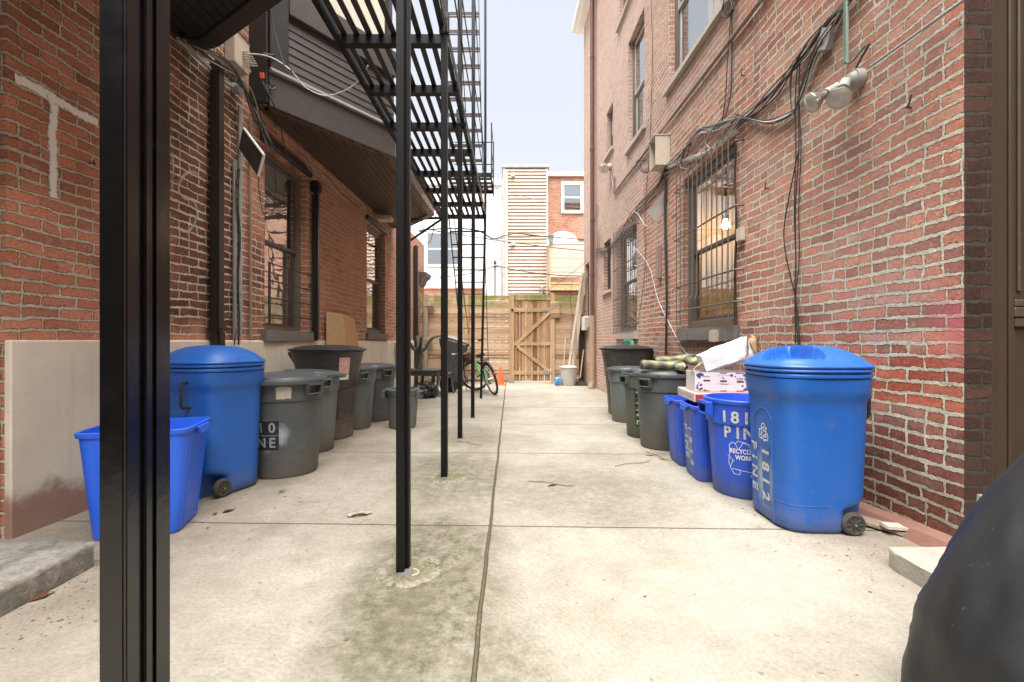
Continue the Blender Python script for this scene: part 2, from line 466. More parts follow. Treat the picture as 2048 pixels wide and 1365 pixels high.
    h = g.M('ADD', g.M('MULTIPLY', n3, .8), g.M('ADD', g.M('MULTIPLY', n4, .35), g.M('MULTIPLY', br, .28)))
    h = g.M('SUBTRACT', h, g.M('MULTIPLY', jm, 2.4))
    return g.fin(c, g.M('MULTIPLY_ADD', n2, .2, .74), g.bump(h, .005, 1.0), spec=.3)
M['concrete'] = concrete_mat()

def stucco_mat():
    g = NG('painted_stucco'); P = g.pos(); x, y, z = g.sep(P)
    n = g.noise(P, 2.2, 5, .6); nb = g.noise(P, 45, 4, .7)
    c = g.ramp(n, [(.3, (.58,.51,.41)), (.55, (.66,.60,.49)), (.8, (.71,.65,.55))])
    st = g.step(g.noise(g.V('MULTIPLY', P, (14, 14, 1.3)), 1, 4, .6), .52, .75)
    c = g.mix(g.M('MULTIPLY', st, .25), c, (.36,.31,.25,1))
    zz = g.M('ADD', z, g.M('MULTIPLY', g.M('SUBTRACT', g.noise(P, 5, 5, .7), .5), .30))
    lowm = g.M('MULTIPLY', g.M('SUBTRACT', 1, g.step(zz, .14, .27)), g.M('SUBTRACT', 1, g.step(y, 3.6, 5.0)))
    c = g.mix(g.M('MULTIPLY', lowm, .86), c, (.235,.115,.085,1))
    sp = g.step(nb, .66, .74); c = g.mix(g.M('MULTIPLY', sp, .45), c, (.3,.25,.2,1))
    return g.fin(c, .88, g.bump(g.M('ADD', nb, g.M('MULTIPLY', n, .5)), .004, .9), spec=.25)
M['stucco'] = stucco_mat()

def wood_mat(name, stops, axis='x', plank=.14, green=0, rough=.8, var=.5, topz=None, contrast=1.0):
    g = NG(name); P = g.pos(); x, y, z = g.sep(P)
    if axis == 'x': along, across = x, z
    elif axis == 'z': along, across = z, x
    else: along, across = y, z
    pid = g.M('FLOOR', g.M('DIVIDE', across, plank))
    wn = g.n('TexWhiteNoise', noise_dimensions='1D'); g.set(wn.inputs['W'], pid)
    a2 = g.M('ADD', along, g.M('MULTIPLY', wn.outputs[0], 17.0))
    vec = g.comb(g.M('MULTIPLY', a2, 2.0), g.M('MULTIPLY', across, 26), wn.outputs[0])
    gr = g.noise(vec, 1.0, 5, .65, 1.4)
    wv = g.n('TexWave', wave_type='BANDS', bands_direction='Y'); wv.inputs['Scale'].default_value = .55
    wv.inputs['Distortion'].default_value = 9; wv.inputs['Detail'].default_value = 3; wv.inputs['Detail Scale'].default_value = .9
    g.L(g.comb(g.M('MULTIPLY', a2, 1.5), g.M('MULTIPLY', across, 20), wn.outputs[0]), wv.inputs['Vector'])
    t = g.M('ADD', g.M('MULTIPLY', gr, .55), g.M('ADD', g.M('MULTIPLY', wv.outputs[1], .25*contrast), g.M('MULTIPLY_ADD', wn.outputs[0], .45*var*2, -.15)), clamp=True)
    c = g.ramp(t, stops)
    kn = g.n('TexVoronoi'); kn.inputs['Scale'].default_value = 1; g.L(g.comb(g.M('MULTIPLY', a2, 2.6), g.M('MULTIPLY', across, 6.5), 0), kn.inputs['Vector'])
    km = g.M('SUBTRACT', 1, g.step(kn.outputs['Distance'], .06, .13))
    c = g.mix(g.M('MULTIPLY', km, .7), c, (.09,.05,.03,1))
    if green:
        zz = g.M('ADD', z, g.M('MULTIPLY', g.M('SUBTRACT', g.noise(P, 5, 4, .7), .5), .35))
        gm = g.M('MULTIPLY', g.step(zz, topz - .42, topz+.02), green)
        gm = g.M('MULTIPLY', gm, g.step(g.noise(P, 2.3, 4, .7), .36, .55))
        c = g.mix(gm, c, (.16,.19,.04,1))
    return g.fin(c, rough, g.bump(g.M('ADD', gr, g.M('MULTIPLY', wv.outputs[1], .3)), .003, .7), spec=.3)
M['fence'] = wood_mat('weathered_fence_boards', [(.1, (.13,.08,.045)), (.38, (.33,.215,.125)), (.62, (.48,.34,.22)), (.9, (.60,.47,.34))], 'x', .1388, .9, topz=2.2)
M['gate'] = wood_mat('gate_boards', [(.1, (.07,.03,.012)), (.4, (.23,.115,.05)), (.7, (.38,.235,.13)), (.95, (.47,.33,.2))], 'z', .135, contrast=1.6)
M['post_wood'] = wood_mat('post_timber', [(0, (.28,.18,.09)), (.5, (.42,.29,.16)), (1, (.52,.38,.24))], 'z', .4)
M['oldwood'] = wood_mat('grey_plank', [(0, (.16,.12,.09)), (.5, (.34,.27,.2)), (1, (.48,.40,.32))], 'z', .09)
M['siding'] = wood_mat('tan_clapboard', [(0, (.42,.30,.24)), (.4, (.52,.40,.33)), (1, (.62,.52,.45))], 'x', .145, rough=.75, var=.2)
M['deckwood'] = wood_mat('pale_deck_board', [(0, (.40,.33,.27)), (.5, (.52,.45,.38)), (1, (.60,.54,.48))], 'x', .19, rough=.75)
M['beamwood'] = wood_mat('yellow_beam', [(0, (.30,.20,.08)), (.5, (.44,.32,.16)), (1, (.50,.40,.24))], 'x', .2)

M['blacksteel'] = pm('black_painted_steel', (.0045,.0045,.005), .42, .3, 14, bump=.5, bs=45, bd=.0012, scuff=.04, speck=.05, spec=.28)
M['blackrust'] = pm('black_rusty_steel', (.020,.018,.017), .55, .4, 12, bump=.4, bs=80, bd=.001, streak=.25, gcol=(.07,.03,.02))
M['redrust'] = pm('rusty_steel', (.075,.045,.045), .7, .4, 20)
M['trim_dark'] = pm('dark_brown_painted_wood', (.018,.015,.014), .45, .25, 7, bump=.6, bs=30, bd=.0015, speck=.15)
M['trim_mid'] = pm('grey_brown_painted_wood', (.055,.046,.042), .5, .25, 7, bump=.7, bs=40, bd=.002, speck=.3)
M['trim_edge'] = pm('worn_painted_ledge', (.30,.28,.26), .4, .2, 12, bump=.3)
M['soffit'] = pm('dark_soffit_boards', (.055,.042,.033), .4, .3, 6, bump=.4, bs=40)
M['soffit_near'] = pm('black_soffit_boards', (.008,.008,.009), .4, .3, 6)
M['flash'] = pm('brown_metal_fascia', (.075,.055,.043), .28, .25, 5, bump=.5, bs=9, bd=.003)
M['darkpipe'] = pm('dark_brown_downspout', (.017,.015,.014), .35, .2, 8)
M['redpipe'] = pm('red_brown_downspout', (.13,.058,.048), .45, .2, 8, streak=.2)
M['tanpipe'] = pm('tan_drain_boot', (.33,.24,.16), .6, .25, 8)
M['winbrown'] = pm('brown_window_frame', (.13,.105,.082), .5, .2, 10, streak=.2, gcol=(.2,.17,.14))
M['winbrown_d'] = pm('dark_brown_sash', (.075,.058,.045), .5, .2, 10)
M['wingrey'] = pm('grey_white_sash', (.44,.42,.40), .5, .15, 10, streak=.2, gcol=(.3,.27,.24))
M['sill'] = pm('painted_stone_sill', (.145,.13,.115), .85, .35, 14, bump=.8, bs=30, bd=.006, grime=.5, gcol=(.25,.22,.18), gz_=(-5,-4))
M['sill_lt'] = pm('pale_stone_sill', (.42,.37,.31), .85, .2, 14, bump=.5, bs=30, bd=.003)
M['barsmat'] = pm('brown_iron_bars', (.115,.09,.075), .6, .35, 25, bump=.5, bs=90)
M['pipegrey'] = pm('grey_metal_conduit', (.26,.255,.245), .5, .2, 14, streak=.2)
M['pipegreen'] = pm('green_grey_conduit', (.13,.19,.14), .5, .3, 14)
M['pipebrown'] = pm('brown_conduit', (.26,.18,.14), .6, .25, 14)
M['boxtan'] = pm('tan_meter_box', (.52,.45,.36), .5, .12, 14, streak=.15)
M['boxgrey'] = pm('grey_junction_box', (.30,.29,.26), .6, .2, 14, streak=.3)
M['boxwhite'] = pm('white_plastic_panel', (.66,.645,.62), .5, .08, 10, streak=.12)
M['boxdark'] = pm('dark_grey_panel', (.045,.047,.043), .45, .2, 10, streak=.2, gcol=(.12,.12,.1))
M['cable_b'] = pm('black_cable', (.022,.021,.02), .55, .3, 20)
M['cable_w'] = pm('white_cable', (.55,.53,.49), .5, .2, 20)
M['cable_g'] = pm('grey_cable', (.20,.19,.175), .55, .2, 20)
M['white_paint'] = pm('white_painted_trim', (.74,.73,.70), .55, .08, 8)
M['wall_white'] = pm('white_stucco_wall', (.66,.67,.68), .8, .08, 1.2, bump=.2)
M['roof_grey'] = pm('grey_roofing', (.33,.33,.33), .8, .15, 3)
M['door_brown'] = pm('brown_painted_door', (.065,.045,.030), .45, .2, 6, bump=.5, bs=35, bd=.0015)
M['door_brown2'] = pm('brown_painted_jamb', (.095,.068,.046), .45, .2, 6, bump=.5, bs=35, bd=.0015, speck=.2)
M['stone'] = pm('worn_step_concrete', (.36,.33,.275), .85, .35, 9, bump=1, bs=60, bd=.005, speck=.4, streak=.15, scuff=.2)
M['stone_l'] = pm('grey_step_concrete', (.30,.285,.25), .85, .45, 5, bump=1, bs=55, bd=.006, streak=.3, speck=.4, grime=.7, gcol=(.07,.07,.055), gz_=(-.1,.3), scuff=.2)
M['red_cement'] = pm('red_painted_cement', (.22,.11,.08), .85, .3, 8, bump=.8, bs=40, bd=.004, speck=.3)
M['interior'] = pm('room_wall', (.55,.40,.25), .8, .1, 2)
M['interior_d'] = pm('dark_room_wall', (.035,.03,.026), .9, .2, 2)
M['curtain'] = pm('pale_curtain', (.72,.72,.69), .8, .12, 4)
M['curtain_b'] = pm('beige_blind', (.58,.53,.44), .7, .08, 4)
M['blind'] = pm('cream_blind_slats', (.36,.32,.24), .6, .1, 6)

def glass_mat(name, tint=(.9,.93,.92), refl=.22, rough=.01, wav=0):
    g = NG(name)
    g.t.nodes.remove(g.p)
    tr = g.n('BsdfTransparent'); tr.inputs[0].default_value = (*tint, 1)
    gl = g.n('BsdfGlossy'); gl.inputs['Roughness'].default_value = rough
    fr = g.n('LayerWeight'); fr.inputs[0].default_value = .5
    mx = g.n('MixShader')
    if wav:
        P = g.pos()
        nb = g.bump(g.noise(P, 2.2, 2), .010, wav)
        g.L(nb, gl.inputs['Normal'])
    f = g.M('ADD', g.M('MULTIPLY', g.M('POWER', fr.outputs['Facing'], 5), .9), refl, clamp=True)
    g.L(f, mx.inputs[0]); g.L(tr.outputs[0], mx.inputs[1]); g.L(gl.outputs[0], mx.inputs[2])
    g.L(mx.outputs[0], g.out.inputs[0])
    return g.m
M['glass'] = glass_mat('window_glass', refl=.10, wav=.15)
M['glass_sky'] = glass_mat('sky_reflecting_window_glass', (.9,.92,.9), refl=.42, wav=.45)
M['glass_hi'] = glass_mat('reflective_window_glass', (.75,.78,.78), refl=.45, wav=.22)
M['lens'] = glass_mat('lamp_lens', (.9,.9,.86), refl=.12, rough=.15)

# ================================================================== GROUND
g_ = MB()
xs = [-60, -12, -4, -2, 0, 2, 4, 12, 60]; ys = [-40, -4, 0, 2, 4, 6, 8, 10, 12.66, 40, 150]
V = [[g_.bm.verts.new((x, y, gz(y))) for x in xs] for y in ys]
for i in range(len(ys)-1):
    for j in range(len(xs)-1): g_.bm.faces.new((V[i][j], V[i][j+1], V[i+1][j+1], V[i+1][j]))
struct('ground', g_, M['concrete'])

# worn concrete collars where posts are set
# ================================================================== BUILDINGS
def wall_holes(mb, X, y0, y1, z0, z1, holes, reveal, sgn):
    """wall along the alley: X(y) gives its face; holes (ya,yb,za,zb); reveal depth goes away from the alley (sgn)"""
    yc = sorted(set([y0, y1] + [h[0] for h in holes] + [h[1] for h in holes]))
    zc = sorted(set([z0, z1] + [h[2] for h in holes] + [h[3] for h in holes]))
    g = {}
    def v(y, z, d=0):
        k = (round(y,4), round(z,4), d)
        if k not in g: g[k] = mb.bm.verts.new((X(y) + sgn*d, y, z))
        return g[k]
    for i in range(len(yc)-1):
        for j in range(len(zc)-1):
            ym, zm = (yc[i]+yc[i+1])/2, (zc[j]+zc[j+1])/2
            if any(h[0] < ym < h[1] and h[2] < zm < h[3] for h in holes): continue
            mb.bm.faces.new((v(yc[i],zc[j]), v(yc[i+1],zc[j]), v(yc[i+1],zc[j+1]), v(yc[i],zc[j+1])))
    for (a, b, c, d) in holes:
        for (p, q) in (((a,c),(b,c)), ((b,c),(b,d)), ((b,d),(a,d)), ((a,d),(a,c))):
            mb.vf([(X(p[0]), p[0], p[1]), (X(q[0]), q[0], q[1]), (X(q[0])+sgn*reveal, q[0], q[1]), (X(p[0])+sgn*reveal, p[0], p[1])], [(0,1,2,3)])
    return mb

class WF:      # wall frame: local (u along alley, n out of the wall into the alley, z)
    def __init__(s, X, sgn): s.X, s.s = X, sgn      # sgn = direction into the alley
    def p(s, u, n, z): return Vector((s.X(u) + s.s*n, u, z))
    def box(s, mb, u0, u1, n0, n1, z0, z1):
        vs = [s.p(u, n, z) for z in (z0, z1) for (u, n) in ((u0,n0),(u1,n0),(u1,n1),(u0,n1))]
        mb.vf(vs, [(0,3,2,1),(4,5,6,7),(0,1,5,4),(1,2,6,5),(2,3,7,6),(3,0,4,7)])
        return mb
RW = WF(XR, -1); LW = WF(XL, 1)

def sash_window(W, parent, u0, u1, z0, z1, fmat, smat, gmat, back='blind', depth=.10, sill=None, meet=.5, sillh=.11, stool=True, bw=.05, cover=.6):
    """double-hung window set back in its opening; u0<u1"""
    d = -depth
    f = MB()
    fw = bw
    W.box(f, u0, u0+fw, d-.05, d+.02, z0, z1); W.box(f, u1-fw, u1, d-.05, d+.02, z0, z1)
    W.box(f, u0+fw, u1-fw, d-.05, d+.018, z1-fw, z1); W.box(f, u0+fw, u1-fw, d-.05, d+.025, z0, z0+fw*.8)
    W.box(f, u0+fw, u0+fw+.02, d-.04, d+.004, z0+fw*.8, z1-fw); W.box(f, u1-fw-.02, u1-fw, d-.04, d+.004, z0+fw*.8, z1-fw)
    fr = f.build('window', fmat, parent, world=True, bev=.004)
    a, b = u0+fw+.02, u1-fw-.02; zb, zt = z0+fw*.8, z1-fw
    zm = zb + (zt-zb)*meet
    for (nm, s0, s1, dd) in (('lower_sash', zb, zm+.02, d-.035), ('upper_sash', zm-.02, zt, d-.008)):
        s = MB(); t = .042
        W.box(s, a, a+t, dd-.012, dd+.012, s0, s1); W.box(s, b-t, b, dd-.012, dd+.012, s0, s1)
        W.box(s, a+t, b-t, dd-.0115, dd+.0115, s0, s0+t); W.box(s, a+t, b-t, dd-.0115, dd+.0115, s1-t, s1)
        s.build(nm, smat, fr, world=True, bev=.003)
        p = MB(); W.box(p, a+t-.004, b-t+.004, dd-.003, dd+.003, s0+t-.004, s1-t+.004)
        p.build('pane', gmat, fr, world=True)
    if sill:
        s = MB(); W.box(s, u0-.08, u1+.08, d-.02, .055, z0-sillh, z0-.003)
        bmesh.ops.subdivide_edges(s.bm, edges=s.bm.edges[:], cuts=5, use_grid_fill=True)
        for v in s.bm.verts: v.co += mnoise.noise_vector(v.co*9)*.008
        s.build('sill', sill, fr, world=True, ang=50)
    if back == 'blind':
        s = MB(); zz = zt - .01
        while zz > zb + (zt-zb)*(1-cover):
            vs = [W.p(u, n, z) for (u, n, z) in ((a+.02, d-.075, zz), (b-.02, d-.075, zz), (b-.02, d-.050, zz-.012), (a+.02, d-.050, zz-.012))]
            s.vf(vs, [(0,1,2,3)]); zz -= .026
        s.build('blind', M['blind'], fr, world=True, smooth=False)
    if back in ('curtain', 'curtain_b'):
        s = MB(); n = 40; rows = []
        for z in (zb, zt):
            rows.append([W.p(a + (b-a)*i/n, d-.10 + .012*math.sin(i*1.7)+.006*math.sin(i*.6), z) for i in range(n+1)])
        s.rings(rows, False); s.build('curtain', M[back], fr, world=True)
    if back == 'half':
        s = MB(); n = 16
        rows = [[W.p(a + (b-a)*i/n, d-.10 + .01*math.sin(i*1.9), z) for i in range(n+1)] for z in (zb, zb+(zt-zb)*.62)]
        s.rings(rows, False); s.build('curtain', M['curtain'], fr, world=True)
    return fr

# ---- right-hand building
RB = thing('brick_building', 'red brick building with pale mortar and barred windows behind the row of blue bins', 'building', (2.26, 7, 0))
rwin = {'A': (4.35, 6.3, 4.46, 6.5), 'B': (7.38, 8.32, 4.45, 6.35), 'C': (9.46, 10.02, 4.98, 5.92), 'D': (7.5, 8.95, 7.08, 9.0),
        'E': (4.50, 5.80, 1.20, 3.04), 'F': (7.80, 9.06, 1.22, 3.06), 'G': (9.66, 10.3, 2.12, 3.2), 'K': (12.0, 12.62, 1.45, 3.1)}
mb = MB()
wall_holes(mb, XR, 2.28, 12.8, -.2, 9.7, list(rwin.values()), .16, 1)
# end wall towards the fence, near return, top
mb.vf([(XR(12.8),12.8,-.2),(8,12.8,-.2),(8,12.8,9.7),(XR(12.8),12.8,9.7)], [(0,1,2,3)])
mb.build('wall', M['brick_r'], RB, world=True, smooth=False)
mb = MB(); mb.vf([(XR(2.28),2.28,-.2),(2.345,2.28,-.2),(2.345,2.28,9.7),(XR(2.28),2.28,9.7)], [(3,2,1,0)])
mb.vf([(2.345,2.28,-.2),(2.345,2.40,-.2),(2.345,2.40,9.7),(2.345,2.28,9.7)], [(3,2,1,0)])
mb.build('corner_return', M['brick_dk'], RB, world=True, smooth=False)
mb = MB(); mb.vf([(XR(2.28)+.02,2.3,9.69),(8,2.3,9.69),(8,12.8,9.69),(XR(12.8)+.02,12.8,9.69)], [(0,1,2,3)]); mb.build('roof', M['roof_grey'], RB, world=True)
mb = MB(); RW.box(mb, 2.3, 13.05, -.02, .20, 9.62, 9.80); RW.box(mb, 2.3, 13.1, .20, .29, 9.70, 9.86)
mb.build('cornice', M['white_paint'], RB, world=True, bev=.01)
sash_window(RW, RB, *rwin['A'][:2], *rwin['A'][2:], M['winbrown'], M['wingrey'], M['glass_hi'], 'half', sill=M['sill_lt'], sillh=.07)
mb = MB(); RW.box(mb, 5.10, 5.24, -.15, -.06, 4.5, 6.5); mb.build('mullion', M['wingrey'], RB, world=True, bev=.005)
sash_window(RW, RB, *rwin['B'][:2], *rwin['B'][2:], M['winbrown'], M['wingrey'], M['glass_hi'], 'half', sill=M['sill_lt'], sillh=.07)
sash_window(RW, RB, *rwin['C'][:2], *rwin['C'][2:], M['winbrown'], M['wingrey'], M['glass_hi'], 'half', sill=M['sill_lt'], sillh=.06)
sash_window(RW, RB, *rwin['D'][:2], *rwin['D'][2:], M['winbrown'], M['wingrey'], M['glass_hi'], 'half', sill=M['sill_lt'], sillh=.07)
wE = sash_window(RW, RB, *rwin['E'][:2], *rwin['E'][2:], M['winbrown'], M['winbrown_d'], M['glass'], None, sill=M['sill'], sillh=.14, bw=.11, depth=.08)
wF = sash_window(RW, RB, *rwin['F'][:2], *rwin['F'][2:], M['winbrown'], M['winbrown_d'], M['glass_hi'], 'curtain', sill=M['sill_lt'], sillh=.13, bw=.08, depth=.08)
sash_window(RW, RB, *rwin['G'][:2], *rwin['G'][2:], M['winbrown_d'], M['winbrown_d'], M['glass'], 'curtain_b', sill=M['sill_lt'], sillh=.06)
sash_window(RW, RB, *rwin['K'][:2], *rwin['K'][2:], M['winbrown_d'], M['winbrown'], M['glass'], 'curtain_b', sill=M['sill_lt'], sillh=.05)
# rooms behind the glass
mb = MB(); RW.box(mb, 4.2, 6.3, -2.2, -.17, .6, 3.3); room = mb.build('room', M['interior'], RB, world=True, smooth=False)
bm_ = bmesh.new(); bm_.from_mesh(room.data)
for f in list(bm_.faces):
    c = f.calc_center_median() + Vector(RB.location)
    if abs(c.x - (XR(c.y)+.17)) < .05: bm_.faces.remove(f)
bm_.to_mesh(room.data); bm_.free()
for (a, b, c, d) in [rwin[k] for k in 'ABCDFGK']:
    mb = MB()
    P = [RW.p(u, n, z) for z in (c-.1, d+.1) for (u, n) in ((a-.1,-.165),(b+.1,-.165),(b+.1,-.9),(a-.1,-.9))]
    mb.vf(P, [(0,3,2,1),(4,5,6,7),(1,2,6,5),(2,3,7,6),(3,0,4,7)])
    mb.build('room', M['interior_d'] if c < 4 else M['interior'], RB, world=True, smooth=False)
em = NG('warm_bulb'); em.p.inputs['Emission Color'].default_value = (1, .66, .36, 1); em.p.inputs['Emission Strength'].default_value = 26; M['bulb'] = em.m
lt = thing('wall_lamp', 'warm lit globe lamp glowing inside the large barred window', 'lamp', tuple(RW.p(5.95, -1.55, 1.75)))
lt.location = RW.p(5.85, -.55, 2.5)
mb = MB(); mb.lathe([(.0001,-.05),(.03,-.042),(.047,-.017),(.05,0),(.042,.03),(.02,.08),(.0001,.09)], 20); mb.build('globe', M['bulb'], lt)
mb = MB(); mb.cyl((0,0,.08),(0,0,1.1),.012,n=8); mb.lathe([(.05,.07),(.04,.12),(.015,.13)], 16); mb.build('stem', M['winbrown_d'], lt)

def bars(W, parent, u0, u1, z0, z1, rails, nb, cut=None, out=.07):
    fr = MB()
    for rz in rails:
        pts = [W.p(u0-.07, .0, rz), W.p(u0-.05, out, rz)] + [W.p(u0 + (u1-u0)*t, out + .003*math.sin(t*9), rz + .004*math.sin(t*5)) for t in (.05,.25,.5,.75,.95)] + [W.p(u1+.05, out, rz), W.p(u1+.07, .0, rz)]
        fr.tube(pts, .0095, 6)
    b = fr.build('window_bars', M['barsmat'], parent, world=True)
    k = MB()
    for i in range(nb):
        u = u0 + (u1-u0)*(i+.5)/nb
        zb = z0
        if cut and cut(i): zb = rails[1] - .12 - .04*rnd.random()
        pts = [W.p(u + rnd.uniform(-.004,.004), out+.014, z1)] + [W.p(u + rnd.uniform(-.003,.003), out+.014, z1+(zb-z1)*t) for t in (.33,.66)] + [W.p(u+rnd.uniform(-.003,.003), out+.014, zb)]
        if zb > z0: pts.append(W.p(u-.004, out+.045, zb-.05))
        k.tube(pts, .0068, 5)
    k.build('upright_bars', M['barsmat'], b, world=True)
    return b
bars(RW, RB, 4.42, 5.86, 1.24, 3.10, [1.42, 1.72, 2.32, 2.93], 12, cut=lambda i: 3 <= i <= 9)
bars(RW, RB, 7.72, 9.12, 1.18, 3.14, [1.34, 1.85, 2.42, 2.98], 13)
mb = MB()
RW.box(mb, 4.36, 4.42, .02, .10, 1.34, 1.375)
# downspout
mb = MB()
yd = 11.15
mb.tube([RW.p(yd, .09, 9.62), RW.p(yd, .09, 1.66)], .055, 10)
for z in (7.8, 5.6, 3.9, 2.6): mb.tube([RW.p(yd, .09, z), RW.p(yd, .09, z+.05)], .064, 10)
mb.build('drainpipe', M['redpipe'], RB, world=True)
mb = MB(); mb.tube([RW.p(yd, .09, 1.66), RW.p(yd, .09, .05)], .068, 12); mb.tube([RW.p(yd, .09, .07), RW.p(yd-.03, .13, -.08)], .072, 12)
mb.build('drainpipe_boot', M['tanpipe'], RB, world=True)
mb = MB(); mb.tube([RW.p(11.45, .03, 3.0), RW.p(11.45, .03, -.05)], .022, 8); mb.build('riser_pipe', M['cable_b'], RB, world=True)
# red cement strip along the wall foot
mb = MB()
mb.prism([RW.p(2.21, 0, .075), RW.p(2.21, .07, .06), RW.p(2.21, .12, -.01), RW.p(2.21, 0, -.01)], RW.p(3.6, 0, .0) - RW.p(2.21, 0, .0) + Vector((0, 0, -.06)))
bmesh.ops.subdivide_edges(mb.bm, edges=mb.bm.edges[:], cuts=6, use_grid_fill=True)
for v in mb.bm.verts: v.co += mnoise.noise_vector(v.co*7)*.006
mb.build('cement_strip', M['red_cement'], RB, world=True)
# recessed doorway at the near end of the right wall
DR = thing('door_surround', 'brown painted panelled door surround at the right edge beside the brick corner', 'door', (2.6, 2.4, 0))
mb = MB(); mb.box((2.347, 2.335, .12), (2.41, 2.42, 3.4)); mb.build('jamb', M['door_brown2'], DR, world=True, bev=.006)
mb = MB(); mb.box((2.413, 2.352, .12), (2.50, 2.42, 3.4)); mb.box((2.503, 2.345, .12), (2.53, 2.42, 3.4)); mb.build('casing', M['door_brown'], DR, world=True, bev=.006)
mb = MB(); mb.box((2.50, 2.37, .10), (3.5, 2.43, 3.4)); mb.build('panel_back', M['door_brown'], DR, world=True)
mb = MB()
for z0, z1 in ((1.17, 1.22),): mb.box((2.532, 2.347, z0), (3.4, 2.38, z1))
mb.box((2.54, 2.352, 1.12), (3.4, 2.372, 1.168)); mb.box((2.54, 2.352, 1.223), (3.4, 2.372, 1.26)); mb.box((2.56, 2.355, 1.30), (2.575, 2.372, 3.3))
mb.build('lock_rail', M['door_brown2'], DR, world=True, bev=.005)
mb = MB(); mb.box((2.27, 2.20, .0), (2.42, 2.345, .30))
bmesh.ops.subdivide_edges(mb.bm, edges=mb.bm.edges[:], cuts=4, use_grid_fill=True)
for v in mb.bm.verts: v.co += mnoise.noise_vector(v.co*12)*.007
mb.build('stone_plinth', M['stone'], DR, world=True)
# the wall that carries on towards the viewer on both sides
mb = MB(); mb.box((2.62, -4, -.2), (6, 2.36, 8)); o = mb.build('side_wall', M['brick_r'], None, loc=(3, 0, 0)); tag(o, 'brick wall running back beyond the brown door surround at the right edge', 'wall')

# unseen brick block added behind the viewer to shut out sky light
mb = MB(); mb.box((-6, -7.5, -.2), (6, -5.2, 4.2)); o = mb.build('sky_blocker', M['brick_l'], None, loc=(0, -5, 0)); tag(o, 'unseen brick block added behind the viewer to cut sky light', 'building')
# ---- left-hand building
LB = thing('brick_building', 'brown red brick building with stucco base and dark bay windows behind the grey bins', 'building', (-2.7, 7, 0))
lwin = {'1': (4.99, 5.98, 1.17, 3.16), '2': (8.32, 9.45, 1.20, 3.2)}
mb = MB()
wall_holes(mb, XL, 2.48, 6.3, -.2, 7.6, [lwin['1']], .16, -1)
wall_holes(mb, XL, 6.3, 13.3, -.2, 3.78, [lwin['2']], .16, -1)
mb.vf([(XL(2.48),2.48,-.2),(-3.0,2.48,-.2),(-3.0,2.48,7.6),(XL(2.48),2.48,7.6)], [(0,1,2,3)])
mb.vf([(XL(6.3),6.3,3.78),(-6,6.3,3.78),(-6,6.3,7.6),(XL(6.3),6.3,7.6)], [(0,1,2,3)])
mb.vf([(XL(13.3),13.3,-.2),(-6,13.3,-.2),(-6,13.3,3.78),(XL(13.3),13.3,3.78)], [(0,1,2,3)])
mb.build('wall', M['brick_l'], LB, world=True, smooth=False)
mb = MB(); mb.vf([(XL(6.3),6.3,3.77),(-6,6.3,3.77),(-6,13.3,3.77),(XL(13.3),13.3,3.77)], [(0,1,2,3)])
mb.vf([(XL(2.5),2.5,7.59),(-6,2.5,7.59),(-6,6.3,7.59),(XL(6.3),6.3,7.59)], [(0,1,2,3)]); mb.build('roof', M['roof_grey'], LB, world=True)
# stucco base
mb = MB(); LW.box(mb, 2.475, 12.6, -.01, .03, -.2, 1.055)
mb.build('plinth', M['stucco'], LB, world=True, bev=.008)
w1 = sash_window(LW, LB, *lwin['1'][:2], *lwin['1'][2:], M['winbrown'], M['winbrown_d'], M['glass_sky'], 'curtain', sill=M['sill'], sillh=.12, bw=.055)  # full pale curtain stands in for the bright reflection in the panes
w2 = sash_window(LW, LB, *lwin['2'][:2], *lwin['2'][2:], M['winbrown'], M['winbrown_d'], M['glass_sky'], 'curtain_b', sill=M['sill'], sillh=.12, bw=.08)
for k in '12':
    a, b, c, d = lwin[k]
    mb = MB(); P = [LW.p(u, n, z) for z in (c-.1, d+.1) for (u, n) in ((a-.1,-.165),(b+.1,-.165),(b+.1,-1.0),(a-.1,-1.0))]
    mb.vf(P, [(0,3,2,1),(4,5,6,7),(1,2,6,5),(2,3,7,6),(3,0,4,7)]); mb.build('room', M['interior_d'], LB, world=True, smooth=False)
# flat head trim over the windows
mb = MB(); LW.box(mb, 4.9, 6.04, .0, .05, 3.165, 3.26); mb.build('window_head', M['trim_dark'], LB, world=True, bev=.006)
mb = MB(); LW.box(mb, 8.25, 9.5, .0, .05, 3.205, 3.29); mb.build('window_head', M['trim_dark'], LB, world=True, bev=.006)
# window guards (two low railings in front of window one)
for (a, b) in ((5.0, 5.44), (5.50, 6.06)):
    mb = MB()
    for u in (a, b): LW.box(mb, u-.014, u+.014, .04, .055, 1.22, 1.98 if a > 5.2 else 1.9)
    for i in range(4): mb.tube([LW.p(a, .05, 1.33+.185*i), LW.p(b, .05, 1.33+.185*i)], .008, 6)
    mb.build('window_guard', M['blackrust'], LB, world=True)
# downspouts on the left
mb = MB(); LW.box(mb, 4.05, 4.15, .03, .11, 1.15, 3.5); LW.box(mb, 4.03, 4.17, .02, .14, 1.14, 1.18); mb.build('drainpipe', M['darkpipe'], LB, world=True, bev=.015, seg=2)
mb = MB(); LW.box(mb, 4.05, 4.15, .035, .12, .05, 1.139); mb.build('drainpipe_boot', M['darkpipe'], LB, world=True, bev=.015, seg=2)
mb = MB(); LW.box(mb, 6.06, 6.15, .02, .10, 1.05, 2.98); LW.box(mb, 6.04, 6.17, .01, .12, 2.98, 3.14); mb.build('drainpipe', M['darkpipe'], LB, world=True, bev=.02, seg=2)
mb = MB(); LW.box(mb, 11.9, 12.02, .02, .12, -.1, 3.5); mb.build('drainpipe', M['darkpipe'], LB, world=True, bev=.02, seg=2)
